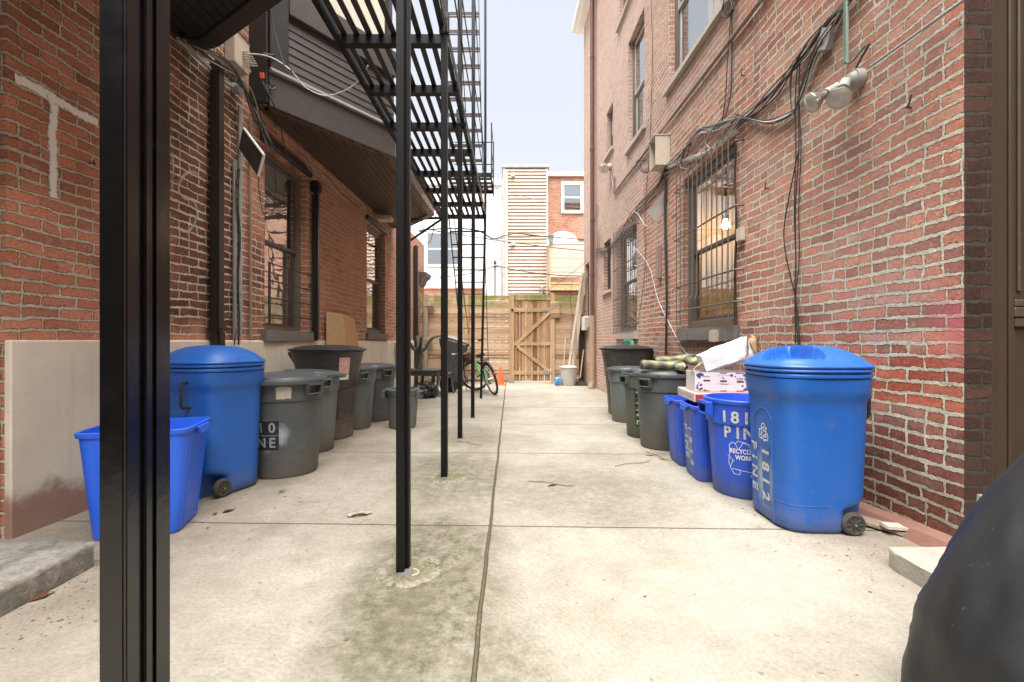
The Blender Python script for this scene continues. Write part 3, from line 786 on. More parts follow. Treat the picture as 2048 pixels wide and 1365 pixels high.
# little moulded cornice at the far end
mb = MB(); pts = [(0,2.55),(.06,2.6),(.10,2.72),(.20,2.80),(.22,2.9),(0,2.9)]
mb.prism([LW.p(12.5, n, z) for n, z in pts], LW.p(13.2, 0, 0) - LW.p(12.5, 0, 0)); mb.build('cornice', M['trim_mid'], LB, world=True)

def soffit_boards(mb, poly, z, pitch=.085, gap=.008, th=.012):
    """boards running along the alley cut to a polygon, z = underside"""
    xs_ = [p[0] for p in poly]
    x = min(xs_)
    while x < max(xs_):
        x1 = x + pitch - gap
        def span(xx):
            ys_ = []
            for i in range(len(poly)):
                a, b = poly[i], poly[(i+1) % len(poly)]
                if (a[0]-xx)*(b[0]-xx) < 0: ys_.append(a[1] + (b[1]-a[1])*(xx-a[0])/(b[0]-a[0]))
            return (min(ys_), max(ys_)) if len(ys_) >= 2 else None
        s0, s1 = span(x+.002), span(x1)
        if s0 and s1:
            vs = [(x,s0[0],z),(x1,s1[0],z),(x1,s1[1],z),(x,s0[1],z)]
            mb.prism(vs, (0,0,th))
        x += pitch

def bay(poly, zs, ftop, parent, smat, fmat, body=None, wallpoly=None):
    """poly: plan from wall out and back; underside at zs"""
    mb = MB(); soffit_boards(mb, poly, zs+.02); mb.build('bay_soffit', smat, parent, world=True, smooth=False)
    mb = MB(); mb.prism([(x, y, zs+.036) for x, y in poly], (0, 0, ftop-zs-.05)); mb.build('bay_core', M['trim_dark'], parent, world=True, smooth=False)
    mb = MB()
    n = len(poly)
    cx = sum(p[0] for p in poly)/n; cy = sum(p[1] for p in poly)/n
    for i in range(n-1):
        a, b = Vector((*poly[i], 0)), Vector((*poly[i+1], 0))
        d = (b-a).normalized(); nrm = Vector((d.y, -d.x, 0))
        if nrm.dot(Vector((cx, cy, 0)) - a) > 0: nrm = -nrm
        mb.prism([a - nrm*.10 + Vector((0,0,zs)), b - nrm*.10 + Vector((0,0,zs)), b + nrm*.03 + Vector((0,0,zs)), a + nrm*.03 + Vector((0,0,zs))], (0, 0, ftop-zs))
    return mb.build('bay_fascia', fmat, parent, world=True, bev=.008)
A_, B_, C_, D_ = (-2.50, 4.76), (-1.56, 6.10), (-1.51, 8.92), (-2.30, 9.95)
A0 = (XL(4.76)+.01, 4.76)
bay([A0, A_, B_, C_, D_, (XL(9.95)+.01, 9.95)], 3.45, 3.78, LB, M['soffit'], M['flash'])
# darker angled fascia face with worn ledge, siding and corner board above
def slab(mb, p, q, z0, z1, off0, off1):
    a, b = Vector((*p, 0)), Vector((*q, 0)); d = (b-a).normalized(); nrm = Vector((d.y, -d.x, 0))
    mb.prism([a + nrm*off0 + Vector((0,0,z0)), b + nrm*off0 + Vector((0,0,z0)), b + nrm*off1 + Vector((0,0,z0)), a + nrm*off1 + Vector((0,0,z0))], (0,0,z1-z0))
dAB = (Vector((*B_,0)) - Vector((*A_,0))).normalized()
mb = MB(); slab(mb, A_, B_, 3.44, 3.775, .032, .05); mb.build('bay_fascia', M['trim_mid'], LB, world=True, bev=.004)
mb = MB(); slab(mb, A_, (B_[0]+dAB.x*.03, B_[1]+dAB.y*.03), 3.785, 3.81, -.02, .09); slab(mb, A_, B_, 3.813, 3.83, -.02, .07); mb.build('bay_ledge', M['trim_edge'], LB, world=True, bev=.004)
mb = MB()
z = 3.83; i = 0
while z < 4.46:
    a, b = Vector((*A_,0)), Vector((*B_,0)); d = dAB; nrm = Vector((d.y,-d.x,0))
    zt = min(z+.085, 4.47)
    mb.prism([a+nrm*.030+Vector((0,0,z)), a+nrm*-.02+Vector((0,0,z)), a+nrm*-.02+Vector((0,0,zt+.002)), a+nrm*.020+Vector((0,0,zt+.002))], b-a)
    z += .085
mb.build('bay_siding', M['trim_mid'], LB, world=True, smooth=False)
mb = MB(); slab(mb, A_, (A_[0]+dAB.x*.20, A_[1]+dAB.y*.20), 3.84, 7.4, .035, .06)
mb.box((-2.66, 4.70, 3.46), (-2.47, 4.755, 7.4)); mb.build('corner_board', M['trim_dark'], LB, world=True, bev=.005)
mb = MB(); slab(mb, (A_[0]+dAB.x*.2, A_[1]+dAB.y*.2), B_, 4.47, 4.80, .0, .075); mb.build('bay_apron', M['trim_mid'], LB, world=True, bev=.006)
mb = MB(); slab(mb, (A_[0]+dAB.x*.3, A_[1]+dAB.y*.3), (B_[0]-dAB.x*.15, B_[1]-dAB.y*.15), 4.80, 6.6, -.02, .02); mb.build('bay_window', M['curtain_b'], LB, world=True)
mb = MB(); mb.prism([(A_[0]+.0, A_[1]+.03, 3.84), (B_[0]-.05, B_[1], 3.84), (B_[0]-.05, 6.28, 3.84), (-2.62, 6.28, 3.84)], (0,0,3.7)); mb.build('bay_body', M['trim_dark'], LB, world=True, smooth=False)
mb = MB(); mb.prism([(XL(6.3)+.01, 6.3, 3.785), (B_[0]-.02, 6.3, 3.785), (C_[0]-.02, C_[1], 3.785), (D_[0], D_[1], 3.785), (XL(9.95)+.01, 9.95, 3.785)], (0,0,.03)); mb.build('bay_roof', M['roof_grey'], LB, world=True)
# the nearer bay overhead
P1, P2 = (-2.43, 3.80), (-1.62, 3.26)
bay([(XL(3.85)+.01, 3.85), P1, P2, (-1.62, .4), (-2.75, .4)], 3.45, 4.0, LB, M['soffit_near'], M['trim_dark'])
mb = MB(); mb.prism([(XL(3.85)+.02, 3.8, 4.01), (-2.45, 3.76, 4.01), (-1.66, 3.24, 4.01), (-1.66, .4, 4.01), (-2.75, .4, 4.01)], (0,0,3.4)); mb.build('bay_body', M['trim_dark'], LB, world=True, smooth=False)
mb = MB(); mb.box((-6, -4, -.2), (-2.98, 2.46, 8)); o = mb.build('side_wall', M['trim_dark'], None, loc=(-3, 0, 0)); tag(o, 'dark wall beyond the brick corner at the left edge', 'wall')
mb = MB(); mb.box((-2.95, 2.40, .0), (-2.715, 2.472, 1.05)); mb.build('corner_block', M['stone'], LB, world=True, bev=.01)
mb = MB(); mb.box((-2.95, 2.38, 1.06), (-2.722, 2.472, 7.6)); mb.build('corner_timber', M['trim_dark'], LB, world=True, bev=.01)

# ---- steps
def rough_slab(lo, hi, amp=.008, cuts=7, freq=5):
    mb = MB(); mb.box(lo, hi)
    bmesh.ops.subdivide_edges(mb.bm, edges=mb.bm.edges[:], cuts=cuts, use_grid_fill=True)
    c = (Vector(lo)+Vector(hi))/2; h = (Vector(hi)-Vector(lo))/2
    for v in mb.bm.verts:
        q = v.co - c
        k = sum(1 for i in range(3) if abs(abs(q[i]) - h[i]) < 1e-4)
        if k >= 2: v.co = c + Vector([q[i]*(1 - .012/h[i]) if abs(abs(q[i])-h[i]) < 1e-4 else q[i] for i in range(3)])
        v.co += mnoise.noise_vector(v.co*freq)*amp
    return mb
o = rough_slab((-3.6, .6, -.03), (-1.94, 2.19, .125)).build('doorstep', M['stone_l'], None, ang=60, loc=(-2.7, 1.4, 0)); tag(o, 'grey stained concrete doorstep slab at the lower left', 'doorstep')
o = rough_slab((1.745, 1.72, -.03), (2.62, 2.19, .098)).build('doorstep', M['stone'], None, ang=60, loc=(2.1, 1.95, 0)); tag(o, 'pale concrete doorstep slab at the foot of the brick corner on the right', 'doorstep')
# ================================================================== FIRE ESCAPE
def angle_iron(mb, x, y, z0, z1, a=.05, t=.006, lean=0, leany=0):
    """two flanges: one across facing the viewer, one along the alley"""
    for lo, hi in (((-a/2, 0), (a/2, t)), ((a/2 - t, t + .0005), (a/2, a))):
        vs = []
        for z, dx, dy in ((z0, 0, 0), (z1, lean, leany)):
            vs += [(x+lo[0]+dx, y+lo[1]+dy, z), (x+hi[0]+dx, y+lo[1]+dy, z), (x+hi[0]+dx, y+hi[1]+dy, z), (x+lo[0]+dx, y+hi[1]+dy, z)]
        mb.vf(vs, [(0,3,2,1),(4,5,6,7),(0,1,5,4),(1,2,6,5),(2,3,7,6),(3,0,4,7)])
FE = thing('fire_escape', 'black steel fire escape balcony with slatted floor, posts, railings and steep ladder over the alley', 'fire escape', (-.55, 6, 0))
BZ = 3.50
posts = [(-.497, 2.10, .056, 0), (-.528, 3.62, .050, 0), (-.575, 5.14, .050, 0), (-.558, 6.60, .050, .01), (-.60, 9.0, .045, .085)]
for i, (x, y, a, ln) in enumerate(posts):
    mb = MB()
    if i == 0:
        mb.box((x-.026, y, gz(y)-.05), (x+.010, y+.008, 6.8)); mb.box((x+.002, y+.0085, gz(y)-.05), (x+.010, y+.045, 6.8))
        mb.box((x+.0105, y+.036, gz(y)-.05), (x+.026, y+.044, 6.8)); mb.box((x+.018, y+.0445, gz(y)-.05), (x+.026, y+.075, 6.8))
    else:
        angle_iron(mb, x, y, gz(y)-.05, 3.5, a, .008, ln)
        angle_iron(mb, x+ln, y, 3.5, 8.6, a, .008)
    mb.build('post', M['blacksteel'], FE, world=True, bev=.002)
    mb = MB(); mb.lathe([(a*.9, gz(y)-.01), (a*.75, gz(y)+.006), (a*.5, gz(y)+.009)], 14, x+.005, y+a*.5); mb.build('post_foot', M['sill'], FE, world=True)
beamsY = [.6, 1.45, 2.2, 2.98, 3.72, 4.46, 5.22, 5.94, 6.70, 7.46, 8.20, 9.02]
xl_, xr_ = -1.375, -.515
for y in beamsY:
    mb = MB(); mb.box((xl_, y, BZ-.075), (xr_, y+.008, BZ-.002)); mb.box((xl_, y+.0082, BZ-.075), (xr_, y+.07, BZ-.067))
    mb.build('cross_beam', M['blacksteel'], FE, world=True)
mb = MB()
nsl = 9
for i in range(nsl):
    x = xl_ + .035 + (xr_-xl_-.07)*i/(nsl-1)
    mb.box((x-.022, .5, BZ+.001), (x+.022, 9.06, BZ+.010))
mb.build('grating', M['blackrust'], FE, world=True)
mb = MB(); mb.box((xl_-.008, .5, BZ-.05), (xl_, 9.08, BZ+.03)); mb.box((xl_-.04, .5, BZ-.05), (xl_-.009, 9.08, BZ-.043)); mb.build('edge_channel', M['blacksteel'], FE, world=True)
mb = MB(); mb.box((xr_+.002, .5, BZ-.05), (xr_+.010, 9.08, BZ+.03)); mb.build('edge_channel', M['blacksteel'], FE, world=True)
# railings
mb = MB()
for z, r in ((BZ+.62, .012), (BZ+1.08, .016)):
    for xx in (xr_+.0, ):
        mb.beam((xx, 2.1, z), (xx, 9.05, z), .030, .010, up=(1,0,0))
for z in (BZ+.55, BZ+1.08): mb.beam((xl_, .5, z), (xl_, 5.9, z), .010, .035)
mb.build('railing', M['blacksteel'], FE, world=True)
mb = MB()
for y0, y1, z0, z1 in ((3.7, 5.4, BZ+1.9, BZ+.2), (4.2, 9.0, 7.4, BZ+1.0), (5.2, 8.9, 7.3, BZ+.75)): mb.beam((xr_-.02, y0, z0), (xr_-.02, y1, z1), .022, .008, up=(1,0,0))
mb.build('brace_rod', M['blacksteel'], FE, world=True)
# knee braces to the bay wall
mb = MB()
mb.beam((xl_+.05, 9.05, BZ-.06), (-2.45, 10.1, 3.06), .035, .035); mb.beam((-.60, 9.04, BZ-.03), (-2.30, 9.3, BZ-.03), .03, .045)
mb.build('bracket', M['blacksteel'], FE, world=True, bev=.003)
for x, y, *_ in posts[1:4]:
    mb = MB(); mb.cbox((x, y+.02, BZ+.02), (.075, .06, .16)); mb.cyl((x+.02, y-.006, BZ+.05), (x+.02, y-.016, BZ+.05), .010, n=6); mb.cyl((x-.02, y-.006, BZ-.01), (x-.02, y-.016, BZ-.01), .010, n=6)
    mb.build('clamp', M['blackrust'], FE, world=True, bev=.004)
# ladder from the end of the balcony to the ground
def lad(t): return Vector((0, 9.07 + 1.68*t, 3.44 + (-.085-3.44)*t))
ld = MB()
for (xt, xb) in ((-1.225, -1.05), (-.545, -.525)):
    p, q = lad(0), lad(1); p.x = xt; q.x = xb
    ld.beam(p, q, .012, .055)
p, q = lad(0), lad(1); p.x, q.x = -1.17, -1.0
ld.beam(p + Vector((0,.03,.3)), q + Vector((0,.05,1.3)), .012, .02)
lo = ld.build('ladder', M['blacksteel'], FE, world=True)
for i in range(1, 15):
    t = i/15 ; c = lad(t)
    r = MB(); r.box((-1.225+.175*t, c.y-.045, c.z-.006), (-.545+.02*t, c.y+.045, c.z+.006)); r.build('rung', M['blackrust'], lo, world=True)
# steep stair from the balcony end towards the next floor
st = MB()
def sta(t): return Vector((0, 9.25 - 1.25*t, 3.95 + 3.2*t))
for x in (-1.19, -.575):
    p, q = sta(0), sta(1); p.x = q.x = x
    st.beam(p, q, .008, .05)
so_ = st.build('stair', M['blacksteel'], FE, world=True)
for i in range(13):
    c = sta((i+.4)/13)
    for dy, nm in ((0, 'tread'),):
        r = MB(); r.box((-1.185, c.y-.05, c.z-.012), (-.58, c.y-.035, c.z+.012)); r.box((-1.185, c.y+.05, c.z-.012), (-.58, c.y+.062, c.z+.012)); r.box((-1.185, c.y+.0, c.z-.004), (-.58, c.y+.012, c.z+.008))
        r.build('tread', M['redrust'], so_, world=True)
# far landing
mb = MB()
LZ = 4.42
for y in (9.5, 9.75, 10.0, 10.25, 10.5): mb.box((-1.35, y, LZ), (-.42, y+.03, LZ+.04))
for i in range(8): x = -1.33 + .125*i; mb.box((x, 9.5, LZ+.041), (x+.04, 10.53, LZ+.048))
mb.box((-1.36, 9.48, LZ-.04), (-.415, 9.495, LZ+.05)); mb.box((-1.36, 10.54, LZ-.04), (-.415, 10.555, LZ+.05))
la = mb.build('landing', M['blacksteel'], FE, world=True)
mb = MB()
for y in (9.6, 10.54):
    for x in (-.42,): mb.box((x-.012, y-.012, LZ-.1), (x+.012, y+.012, LZ+1.12))
for x in (-.63, -.9, -1.2): mb.box((x-.01, 10.53, LZ), (x+.01, 10.55, LZ+1.12))
for z in (.35, .62, 1.12): mb.box((-.432, 9.6, LZ+z-.01), (-.42, 10.54, LZ+z+.01)); mb.box((-1.3, 10.535, LZ+z-.01), (-.42, 10.547, LZ+z+.01))
mb.build('landing_railing', M['blacksteel'], FE, world=True)

# foreground post: heavy channel section close to the viewer
FP = thing('steel_post', 'thick black steel post standing closest to the viewer at the left', 'post', (-.53, .62, 0))
mb = MB(); mb.box((-.5340, .600, -.02), (-.4975, .676, 3.6)); M['post_gloss'] = pm('glossy_black_paint', (.003,.003,.0033), .20, .3, 14, bump=.4, bs=60, bd=.0008, scuff=.05, spec=.6)
mb.build('web', M['post_gloss'], FP, world=True, bev=.004, seg=3)
mb = MB(); mb.box((-.4965, .628, -.02), (-.4925, .634, 3.6)); mb.box((-.4965, .648, -.02), (-.4945, .6755, 3.6)); mb.build('flange', M['post_gloss'], FP, world=True, bev=.0012, seg=2)

# ================================================================== FENCE
FY = 12.66; fz = gz(FY)
FN = thing('wooden_fence', 'weathered horizontal board fence with a plank gate closing the end of the alley', 'fence', (0, FY, fz))
def PX(px): return (px - CX) * FY / F
def ZY(py): return H + (CY - py) * FY / F
top = ZY(591)
gx0, gx1 = PX(1027), PX(1102)
def boards(x0, x1, name):
    mb = MB(); z = fz + .03; i = 0
    while z < top - .02:
        hgt = .1388 - rnd.uniform(.004, .012)
        zt = min(z + hgt, top)
        dy = rnd.uniform(-.004, .004)
        tl = rnd.uniform(-.004, .004)
        xm = x0 + (x1-x0)*.5
        mb.prism([(x0, FY+dy, z), (x1, FY+dy, z+tl), (x1, FY+dy, zt+tl), (x0, FY+dy, zt)], (0, .022, 0))
        z += .1388; i += 1
    return mb.build(name, M['fence'], FN, world=True, bev=.002)
boards(XL(FY)+.02, PX(931), 'boards'); boards(PX(938), PX(1022), 'boards'); boards(PX(1109), XR(FY)-.02, 'boards')
for px0, px1, zt in ((930, 938, top+.02), (1019, 1028, top+.03), (1101.5, 1109, top+.03), (1163, 1170, top)):
    mb = MB(); mb.box((PX(px0), FY-.055, fz-.02), (PX(px1), FY-.006, zt)); mb.build('post', M['post_wood'], FN, world=True, bev=.004)
mb = MB(); mb.box((gx0-.05, FY-.03, top-.14), (gx1+.05, FY+.03, top+.005)); mb.build('header', M['fence'], FN, world=True, bev=.004)
mb = MB(); mb.box((PX(1100), FY-.075, ZY(637)), (PX(1119), FY-.03, ZY(604))); mb.build('blocking', M['fence'], FN, world=True, bev=.003)
mb = MB(); mb.box((gx0, FY-.01, top-.26), (gx1, FY+.01, top-.15)); mb.build('gate_head_board', M['gate'], FN, world=True)
# gate
mb = MB(); n = 6; gz0, gz1 = fz+.06, top-.155
pw = (gx1-gx0-.02)/n
for i in range(n):
    x = gx0+.01+pw*i; mb.box((x, FY-.012+rnd.uniform(-.003,.003), gz0+rnd.uniform(0,.012)), (x+pw-.011, FY+.012, gz1))
gt = mb.build('gate', M['gate'], FN, world=True, bev=.002)
for (ya, yb) in ((625, 617), (692, 685), (750, 743)):
    mb = MB(); mb.box((gx0, FY-.042, ZY(ya)), (gx1-.01, FY-.016, ZY(yb))); mb.build('gate_rail', M['post_wood'], gt, world=True, bev=.003)
for a, b in (((1034, 687), (1099, 626)), ((1034, 693), (1099, 744))):
    mb = MB(); mb.beam((PX(a[0]), FY-.038, ZY(a[1])), (PX(b[0]), FY-.038, ZY(b[1])), .022, .085, up=(0,0,1)); mb.build('gate_brace', M['post_wood'], gt, world=True, bev=.003)
for py in (621, 746):
    mb = MB(); mb.prism([(PX(1086), FY-.050, ZY(py-3)), (PX(1086), FY-.050, ZY(py+3)), (PX(1103), FY-.050, ZY(py+2)), (PX(1118), FY-.05, ZY(py+1)), (PX(1118), FY-.05, ZY(py-1)), (PX(1103), FY-.05, ZY(py-2))], (0,.006,0))
    mb.cyl((PX(1103), FY-.06, ZY(py+3)), (PX(1103), FY-.06, ZY(py-3)), .014, n=8); mb.build('hinge', M['pipegrey'], gt, world=True)
mb = MB(); mb.cbox((PX(1024.5), FY-.068, ZY(621)), (.06, .025, .05)); mb.build('latch', M['blacksteel'], gt, world=True, bev=.005)
mb = MB(); mb.cbox((PX(1022), FY-.062, ZY(763)), (.11, .012, .12)); mb.build('post_shoe', M['pipegrey'], FN, world=True, bev=.004)
# left end: dark post with brackets
mb = MB(); mb.box((XL(12.3)+.17, 12.45, fz-.02), (XL(12.3)+.27, 12.55, 2.3)); mb.box((XL(12.3)+.16, 12.44, 1.98), (XL(12.3)+.42, 12.60, 2.08)); mb.box((XL(12.3)+.16, 12.44, 1.05), (XL(12.3)+.40, 12.58, 1.14)); o = mb.build('corner_post', M['oldwood'], None, loc=(XL(12.3)+.2, 12.5, 0), bev=.004); tag(o, 'dark old timber post with brackets at the left end of the fence', 'post')

# ================================================================== BEYOND THE FENCE
def far_window(parent, x0, x1, y, z0, z1, frame=.12, fm='white_paint', pane='glass_hi'):
    mb = MB(); f = frame
    mb.box((x0-f, y-.06, z0-f), (x0, y, z1+f)); mb.box((x1, y-.06, z0-f), (x1+f, y, z1+f)); mb.box((x0, y-.059, z1), (x1, y, z1+f)); mb.box((x0, y-.075, z0-f*1.1), (x1, y, z0)); mb.box((x0, y-.04, (z0+z1)/2-.03), (x1, y-.001, (z0+z1)/2+.03))
    w_ = mb.build('window', M[fm], parent, world=True, bev=.008)
    mb = MB(); mb.box((x0+.002, y-.02, z0+.002), (x1-.002, y-.012, z1-.002)); mb.build('pane', M[pane], w_, world=True)
    mb = MB(); mb.box((x0+.002, y-.011, (z0+z1)/2), (x1-.002, y-.005, z1-.002)); mb.build('blind', M['curtain'], w_, world=True)
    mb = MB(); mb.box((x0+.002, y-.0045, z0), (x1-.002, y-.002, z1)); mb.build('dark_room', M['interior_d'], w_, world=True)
    return w_
def X_(px, y): return (px-CX)*y/F
def Z_(py, y): return H + (CY-py)*y/F
# white stucco house, left
y = 24.0
WH = thing('white_house', 'white stucco house wall with one tall sash window behind the fence on the left', 'house', (-3, y, fz))
mb = MB(); mb.box((X_(700,y), y, fz), (X_(1003,y), y+6, Z_(372,y))); mb.build('wall', M['wall_white'], WH, world=True)
mb = MB(); mb.box((X_(700,y), y-.15, Z_(372,y)+.002), (X_(1004,y), y+.3, Z_(360,y))); mb.box((X_(960,y), y+2, Z_(360,y)), (X_(1010,y), y+5, Z_(332,y))); mb.build('parapet', M['white_paint'], WH, world=True, bev=.02)
mb = MB()
for py in (405, 462, 518): mb.box((X_(930,y), y-.012, Z_(py+.9,y)), (X_(1002,y), y-.002, Z_(py,y)))
mb.build('joint_line', M['roof_grey'], WH, world=True)
far_window(WH, X_(855,y), X_(920,y), y, Z_(530,y), Z_(468,y), .1)
# tan clapboard stair tower
y = 20.0
TW = thing('clapboard_tower', 'tall narrow tower clad in tan clapboards rising behind the gate', 'tower', (1, y, fz))
x0, x1, zt = X_(1006,y), X_(1096,y), Z_(337,y)
mb = MB(); z = fz
mb.box((x0+.03, y+.02, fz), (x1-.03, y+3.4, zt-.02))
while z < zt-.05:
    h_ = .145
    mb.prism([(x0+.06, y-.050, z), (x0+.06, y+.02, z), (x0+.06, y+.02, z+h_-.03), (x0+.06, y-.012, z+h_-.03)], (x1-x0-.12, 0, 0))
    z += h_
mb.build('clapboards', M['siding'], TW, world=True, smooth=False)
mb = MB(); mb.box((x0, y-.035, fz), (x0+.09, y+.06, zt)); mb.box((x1-.09, y-.035, fz), (x1, y+.06, zt)); mb.build('corner_board', M['deckwood'], TW, world=True, bev=.005)
mb = MB(); mb.box((x0-.05, y-.08, zt+.002), (x1+.06, y+3.5, zt+.12)); mb.build('roof_cap', M['roof_grey'], TW, world=True, bev=.01)
mb = MB(); mb.tube([(X_(1013,y), y-.09, fz), (X_(1013,y), y-.09, Z_(343,y))], .055, 10); mb.build('downspout', M['white_paint'], TW, world=True)
for py in (352, 489):
    mb = MB(); mb.cbox((X_(1026,y), y-.09, Z_(py,y)), (.16,.12,.09)); mb.cbox((X_(1024,y), y-.15, Z_(py+3,y)), (.10,.1,.05)); mb.build('wall_light', M['white_paint'], TW, world=True, bev=.01)
mb = MB(); mb.cbox((X_(1083,y), y-.08, Z_(585,y)), (.12,.1,.45)); mb.cbox((X_(1083,y), y-.1, Z_(580,y)), (.2,.12,.1)); mb.build('meter', M['boxgrey'], TW, world=True, bev=.01)
# orange brick house, right
y = 21.0
OH = thing('brick_house', 'orange brick house with white framed window and cornice beyond the fence on the right', 'house', (3, y, fz))
mb = MB(); mb.box((X_(1090,y), y, fz), (X_(1320,y), y+7, Z_(354,y))); mb.build('wall', M['brick_far'], OH, world=True, smooth=False)
mb = MB(); mb.box((X_(1088,y), y-.12, Z_(354,y)+.002), (X_(1320,y), y+.2, Z_(346,y))); mb.build('cornice', M['white_paint'], OH, world=True, bev=.01)
far_window(OH, X_(1128,y), X_(1161,y), y, Z_(422,y), Z_(371,y), .13)
mb = MB(); mb.box((X_(1108,y), y+2, Z_(346,y)), (X_(1128,y), y+3, Z_(334,y))); mb.box((X_(1145,y), y+4, Z_(346,y)), (X_(1185,y), y+6, Z_(325,y))); mb.build('roof_box', M['wall_white'], OH, world=True, bev=.01)
mb = MB(); mb.tube([(X_(1133,y), y+2.4, Z_(346,y)), (X_(1133,y), y+2.4, Z_(322,y))], .012, 5); mb.tube([(X_(1129,y), y+2.4, Z_(327,y)), (X_(1137,y), y+2.4, Z_(325,y))], .01, 5); mb.build('aerial', M['cable_g'], OH, world=True)
# deck
y = 19.0
DK = thing('wooden_deck', 'raised wooden deck with pale board parapet beyond the fence on the right', 'deck', (2.5, y, fz))
mb = MB(); z = Z_(555,y)
while z < Z_(490,y): mb.box((X_(1101,y), y, z), (X_(1215,y), y+.03, z+.18)); z += .19
mb.build('parapet_boards', M['deckwood'], DK, world=True, bev=.004)
mb = MB(); mb.box((X_(1099,y), y-.02, Z_(489,y)), (X_(1215,y), y+.12, Z_(486,y))); mb.build('cap_rail', M['white_paint'], DK, world=True, bev=.004)
mb = MB(); mb.box((X_(1097,y), y-.03, Z_(587,y)), (X_(1101,y), y+.1, Z_(488,y))); mb.build('corner_post', M['post_wood'], DK, world=True, bev=.004)
mb = MB(); mb.box((X_(1101,y), y-.05, Z_(570,y)), (X_(1215,y), y+2.8, Z_(566,y))); mb.box((X_(1097,y), y-.1, Z_(582,y)), (X_(1215,y), y+.02, Z_(572,y))); mb.build('floor_beam', M['beamwood'], DK, world=True, bev=.004)
mb = MB(); mb.box((X_(1101,y), y+.4, fz), (X_(1215,y), y+.6, Z_(583,y))); mb.build('lower_wall', M['brick_far'], DK, world=True)
y = 18.6
DM = MB(); xc, zc = X_(1131,y), Z_(482,y); rr = X_(1166,y)-xc
prof = [(rr*math.cos(a), .88*rr*math.sin(a)+zc) for a in [PI/2*i/10 for i in range(11)]]
DM.lathe([(max(r,.002), z) for r, z in prof], 36, xc, y+1.1, 1, .7)
DM.lathe([(rr*1.01, zc-.012), (rr*1.015, zc+.02), (rr*.99, zc+.035)], 36, xc, y+1.1, 1, .7)
o = DM.build('patio_umbrella', pm('cream_canvas', (.80,.76,.68), .7, .05, 5), None, loc=(xc, y+1.1, zc)); tag(o, 'cream dome shaped canopy on the raised deck', 'canopy')
mb = MB(); mb.lathe([(.09,0),(.13,.26),(.145,.27),(.145,.30)], 20, 0, 0); o = mb.build('plant_pot', M['boxgrey'], None); o.location = (X_(1102,18.95)+.0, 18.95, Z_(486,19)+.002); tag(o, 'small grey pot on the corner of the deck rail', 'pot')
# low brick wall left behind the fence
y = 15.0
mb = MB(); mb.box((X_(700,y), y, fz), (X_(965,y), y+.3, Z_(580,y))); mb.box((X_(700,y), y-.02, Z_(580,y)+.002), (X_(966,y), y+.33, Z_(577,y))); o = mb.build('garden_wall', M['brick_far'], None, loc=(-3, y, fz)); tag(o, 'low orange brick wall just behind the left part of the fence', 'wall')
# utility pole
y = 17.0
UP = thing('utility_pole', 'thin grey utility pole with brackets and wire coil behind the fence', 'utility pole', (X_(990,y), y, fz))
mb = MB(); mb.tube([(X_(990,y), y, fz), (X_(990,y), y, Z_(528,y))], .045, 8); mb.build('pole', M['boxgrey'], UP, world=True)
mb = MB(); mb.lathe([(.05,0),(.06,.05),(.03,.07),(.05,.09),(.02,.13)], 10, X_(990,y), y); 
for v in mb.bm.verts: v.co.z += Z_(529,y)
mb.tube([(X_(984,y), y-.05, Z_(535,y)), (X_(997,y), y-.05, Z_(534,y))], .02, 6); mb.build('insulator', M['redrust'], UP, world=True)
mb = MB(); c = Vector((X_(1009,y), y-.1, Z_(543,y))); mb.tube([c + Vector((.16*math.cos(a), .02*math.sin(3*a), .16*math.sin(a))) for a in [2*PI*i/20 for i in range(20)]], .012, 5, closed=True)
mb.build('wire_coil', M['cable_g'], UP, world=True)

def cable(label, pts, r, mat='cable_b', k=6, name='overhead_cable', group=None, n=5, cat='cable'):
    mb = MB(); b = base_of(pts)
    for p, rr_ in ([(pts, r)] if not isinstance(pts[0], (list, tuple)) or isinstance(pts[0][0], (int, float)) else [(q, r) for q in pts]):
        mb.tube(p, rr_, n, smooth=k)
    o = mb.build(name, M[mat], None, loc=b); tag(o, label, cat, group); return o
def sagl(a, b, s, n=8):
    a, b = Vector(a), Vector(b)
    return [a.lerp(b, i/n) - Vector((0,0,s*4*(i/n)*(1-i/n))) for i in range(n+1)]
gO = 'overhead cables crossing beyond the fence'
cable('uppermost thin overhead cable sloping down right from the landing across the clapboard tower', sagl(PD(975,372,14), PD(1175,418,17), .1), .009, 'cable_g', group=gO)
cable('thick bundled overhead cable sagging across the tower at mid height', [PD(*q) for q in ((838,462,12.5),(900,458,13),(955,462,14),(985,478,14.5),(1010,472,14.5),(1035,468,14.5),(1080,473,15),(1170,480,15.5))], .022, 'cable_b', group=gO)
cable('thin cable hanging just under the bundled overhead cable', [PD(*q) for q in ((838,464,12.5),(900,466,13),(960,472,14),(985,481,14.5),(1030,476,14.5),(1170,482,15.6))], .010, 'cable_b', group=gO)
cable('straight black overhead cable descending to the right below the bundled one', sagl(PD(845,458,12.6), PD(1175,503,15), .05), .012, 'cable_b', group=gO)
cable('black cable rising from the left fence corner to the utility pole', sagl(PD(850,555,13.5), PD(990,533,16.9), .12), .012, 'cable_b', group=gO)
cable('cable running right from the utility pole to the brick building', sagl(PD(992,532,16.9), PD(1172,553,14), .1), .016, 'cable_b', group=gO)
cable('lower cable running right from the utility pole', sagl(PD(992,534,16.9), PD(1165,572,14), .1), .008, 'cable_g', group=gO)
cable('faint wire crossing diagonally above the left fence boards', sagl(PD(850,535,14), PD(925,585,14), .02), .006, 'cable_g', group=gO)
cable('faint wire crossing the other way above the left fence boards', sagl(PD(850,575,14), PD(905,540,14), .02), .006, 'cable_g', group=gO)
cable('thin loose wire rising from the fence gate toward the right building', sagl(PD(1060,605,12.5), PD(1178,520,12.4), .04), .006, 'cable_b', group=gO)
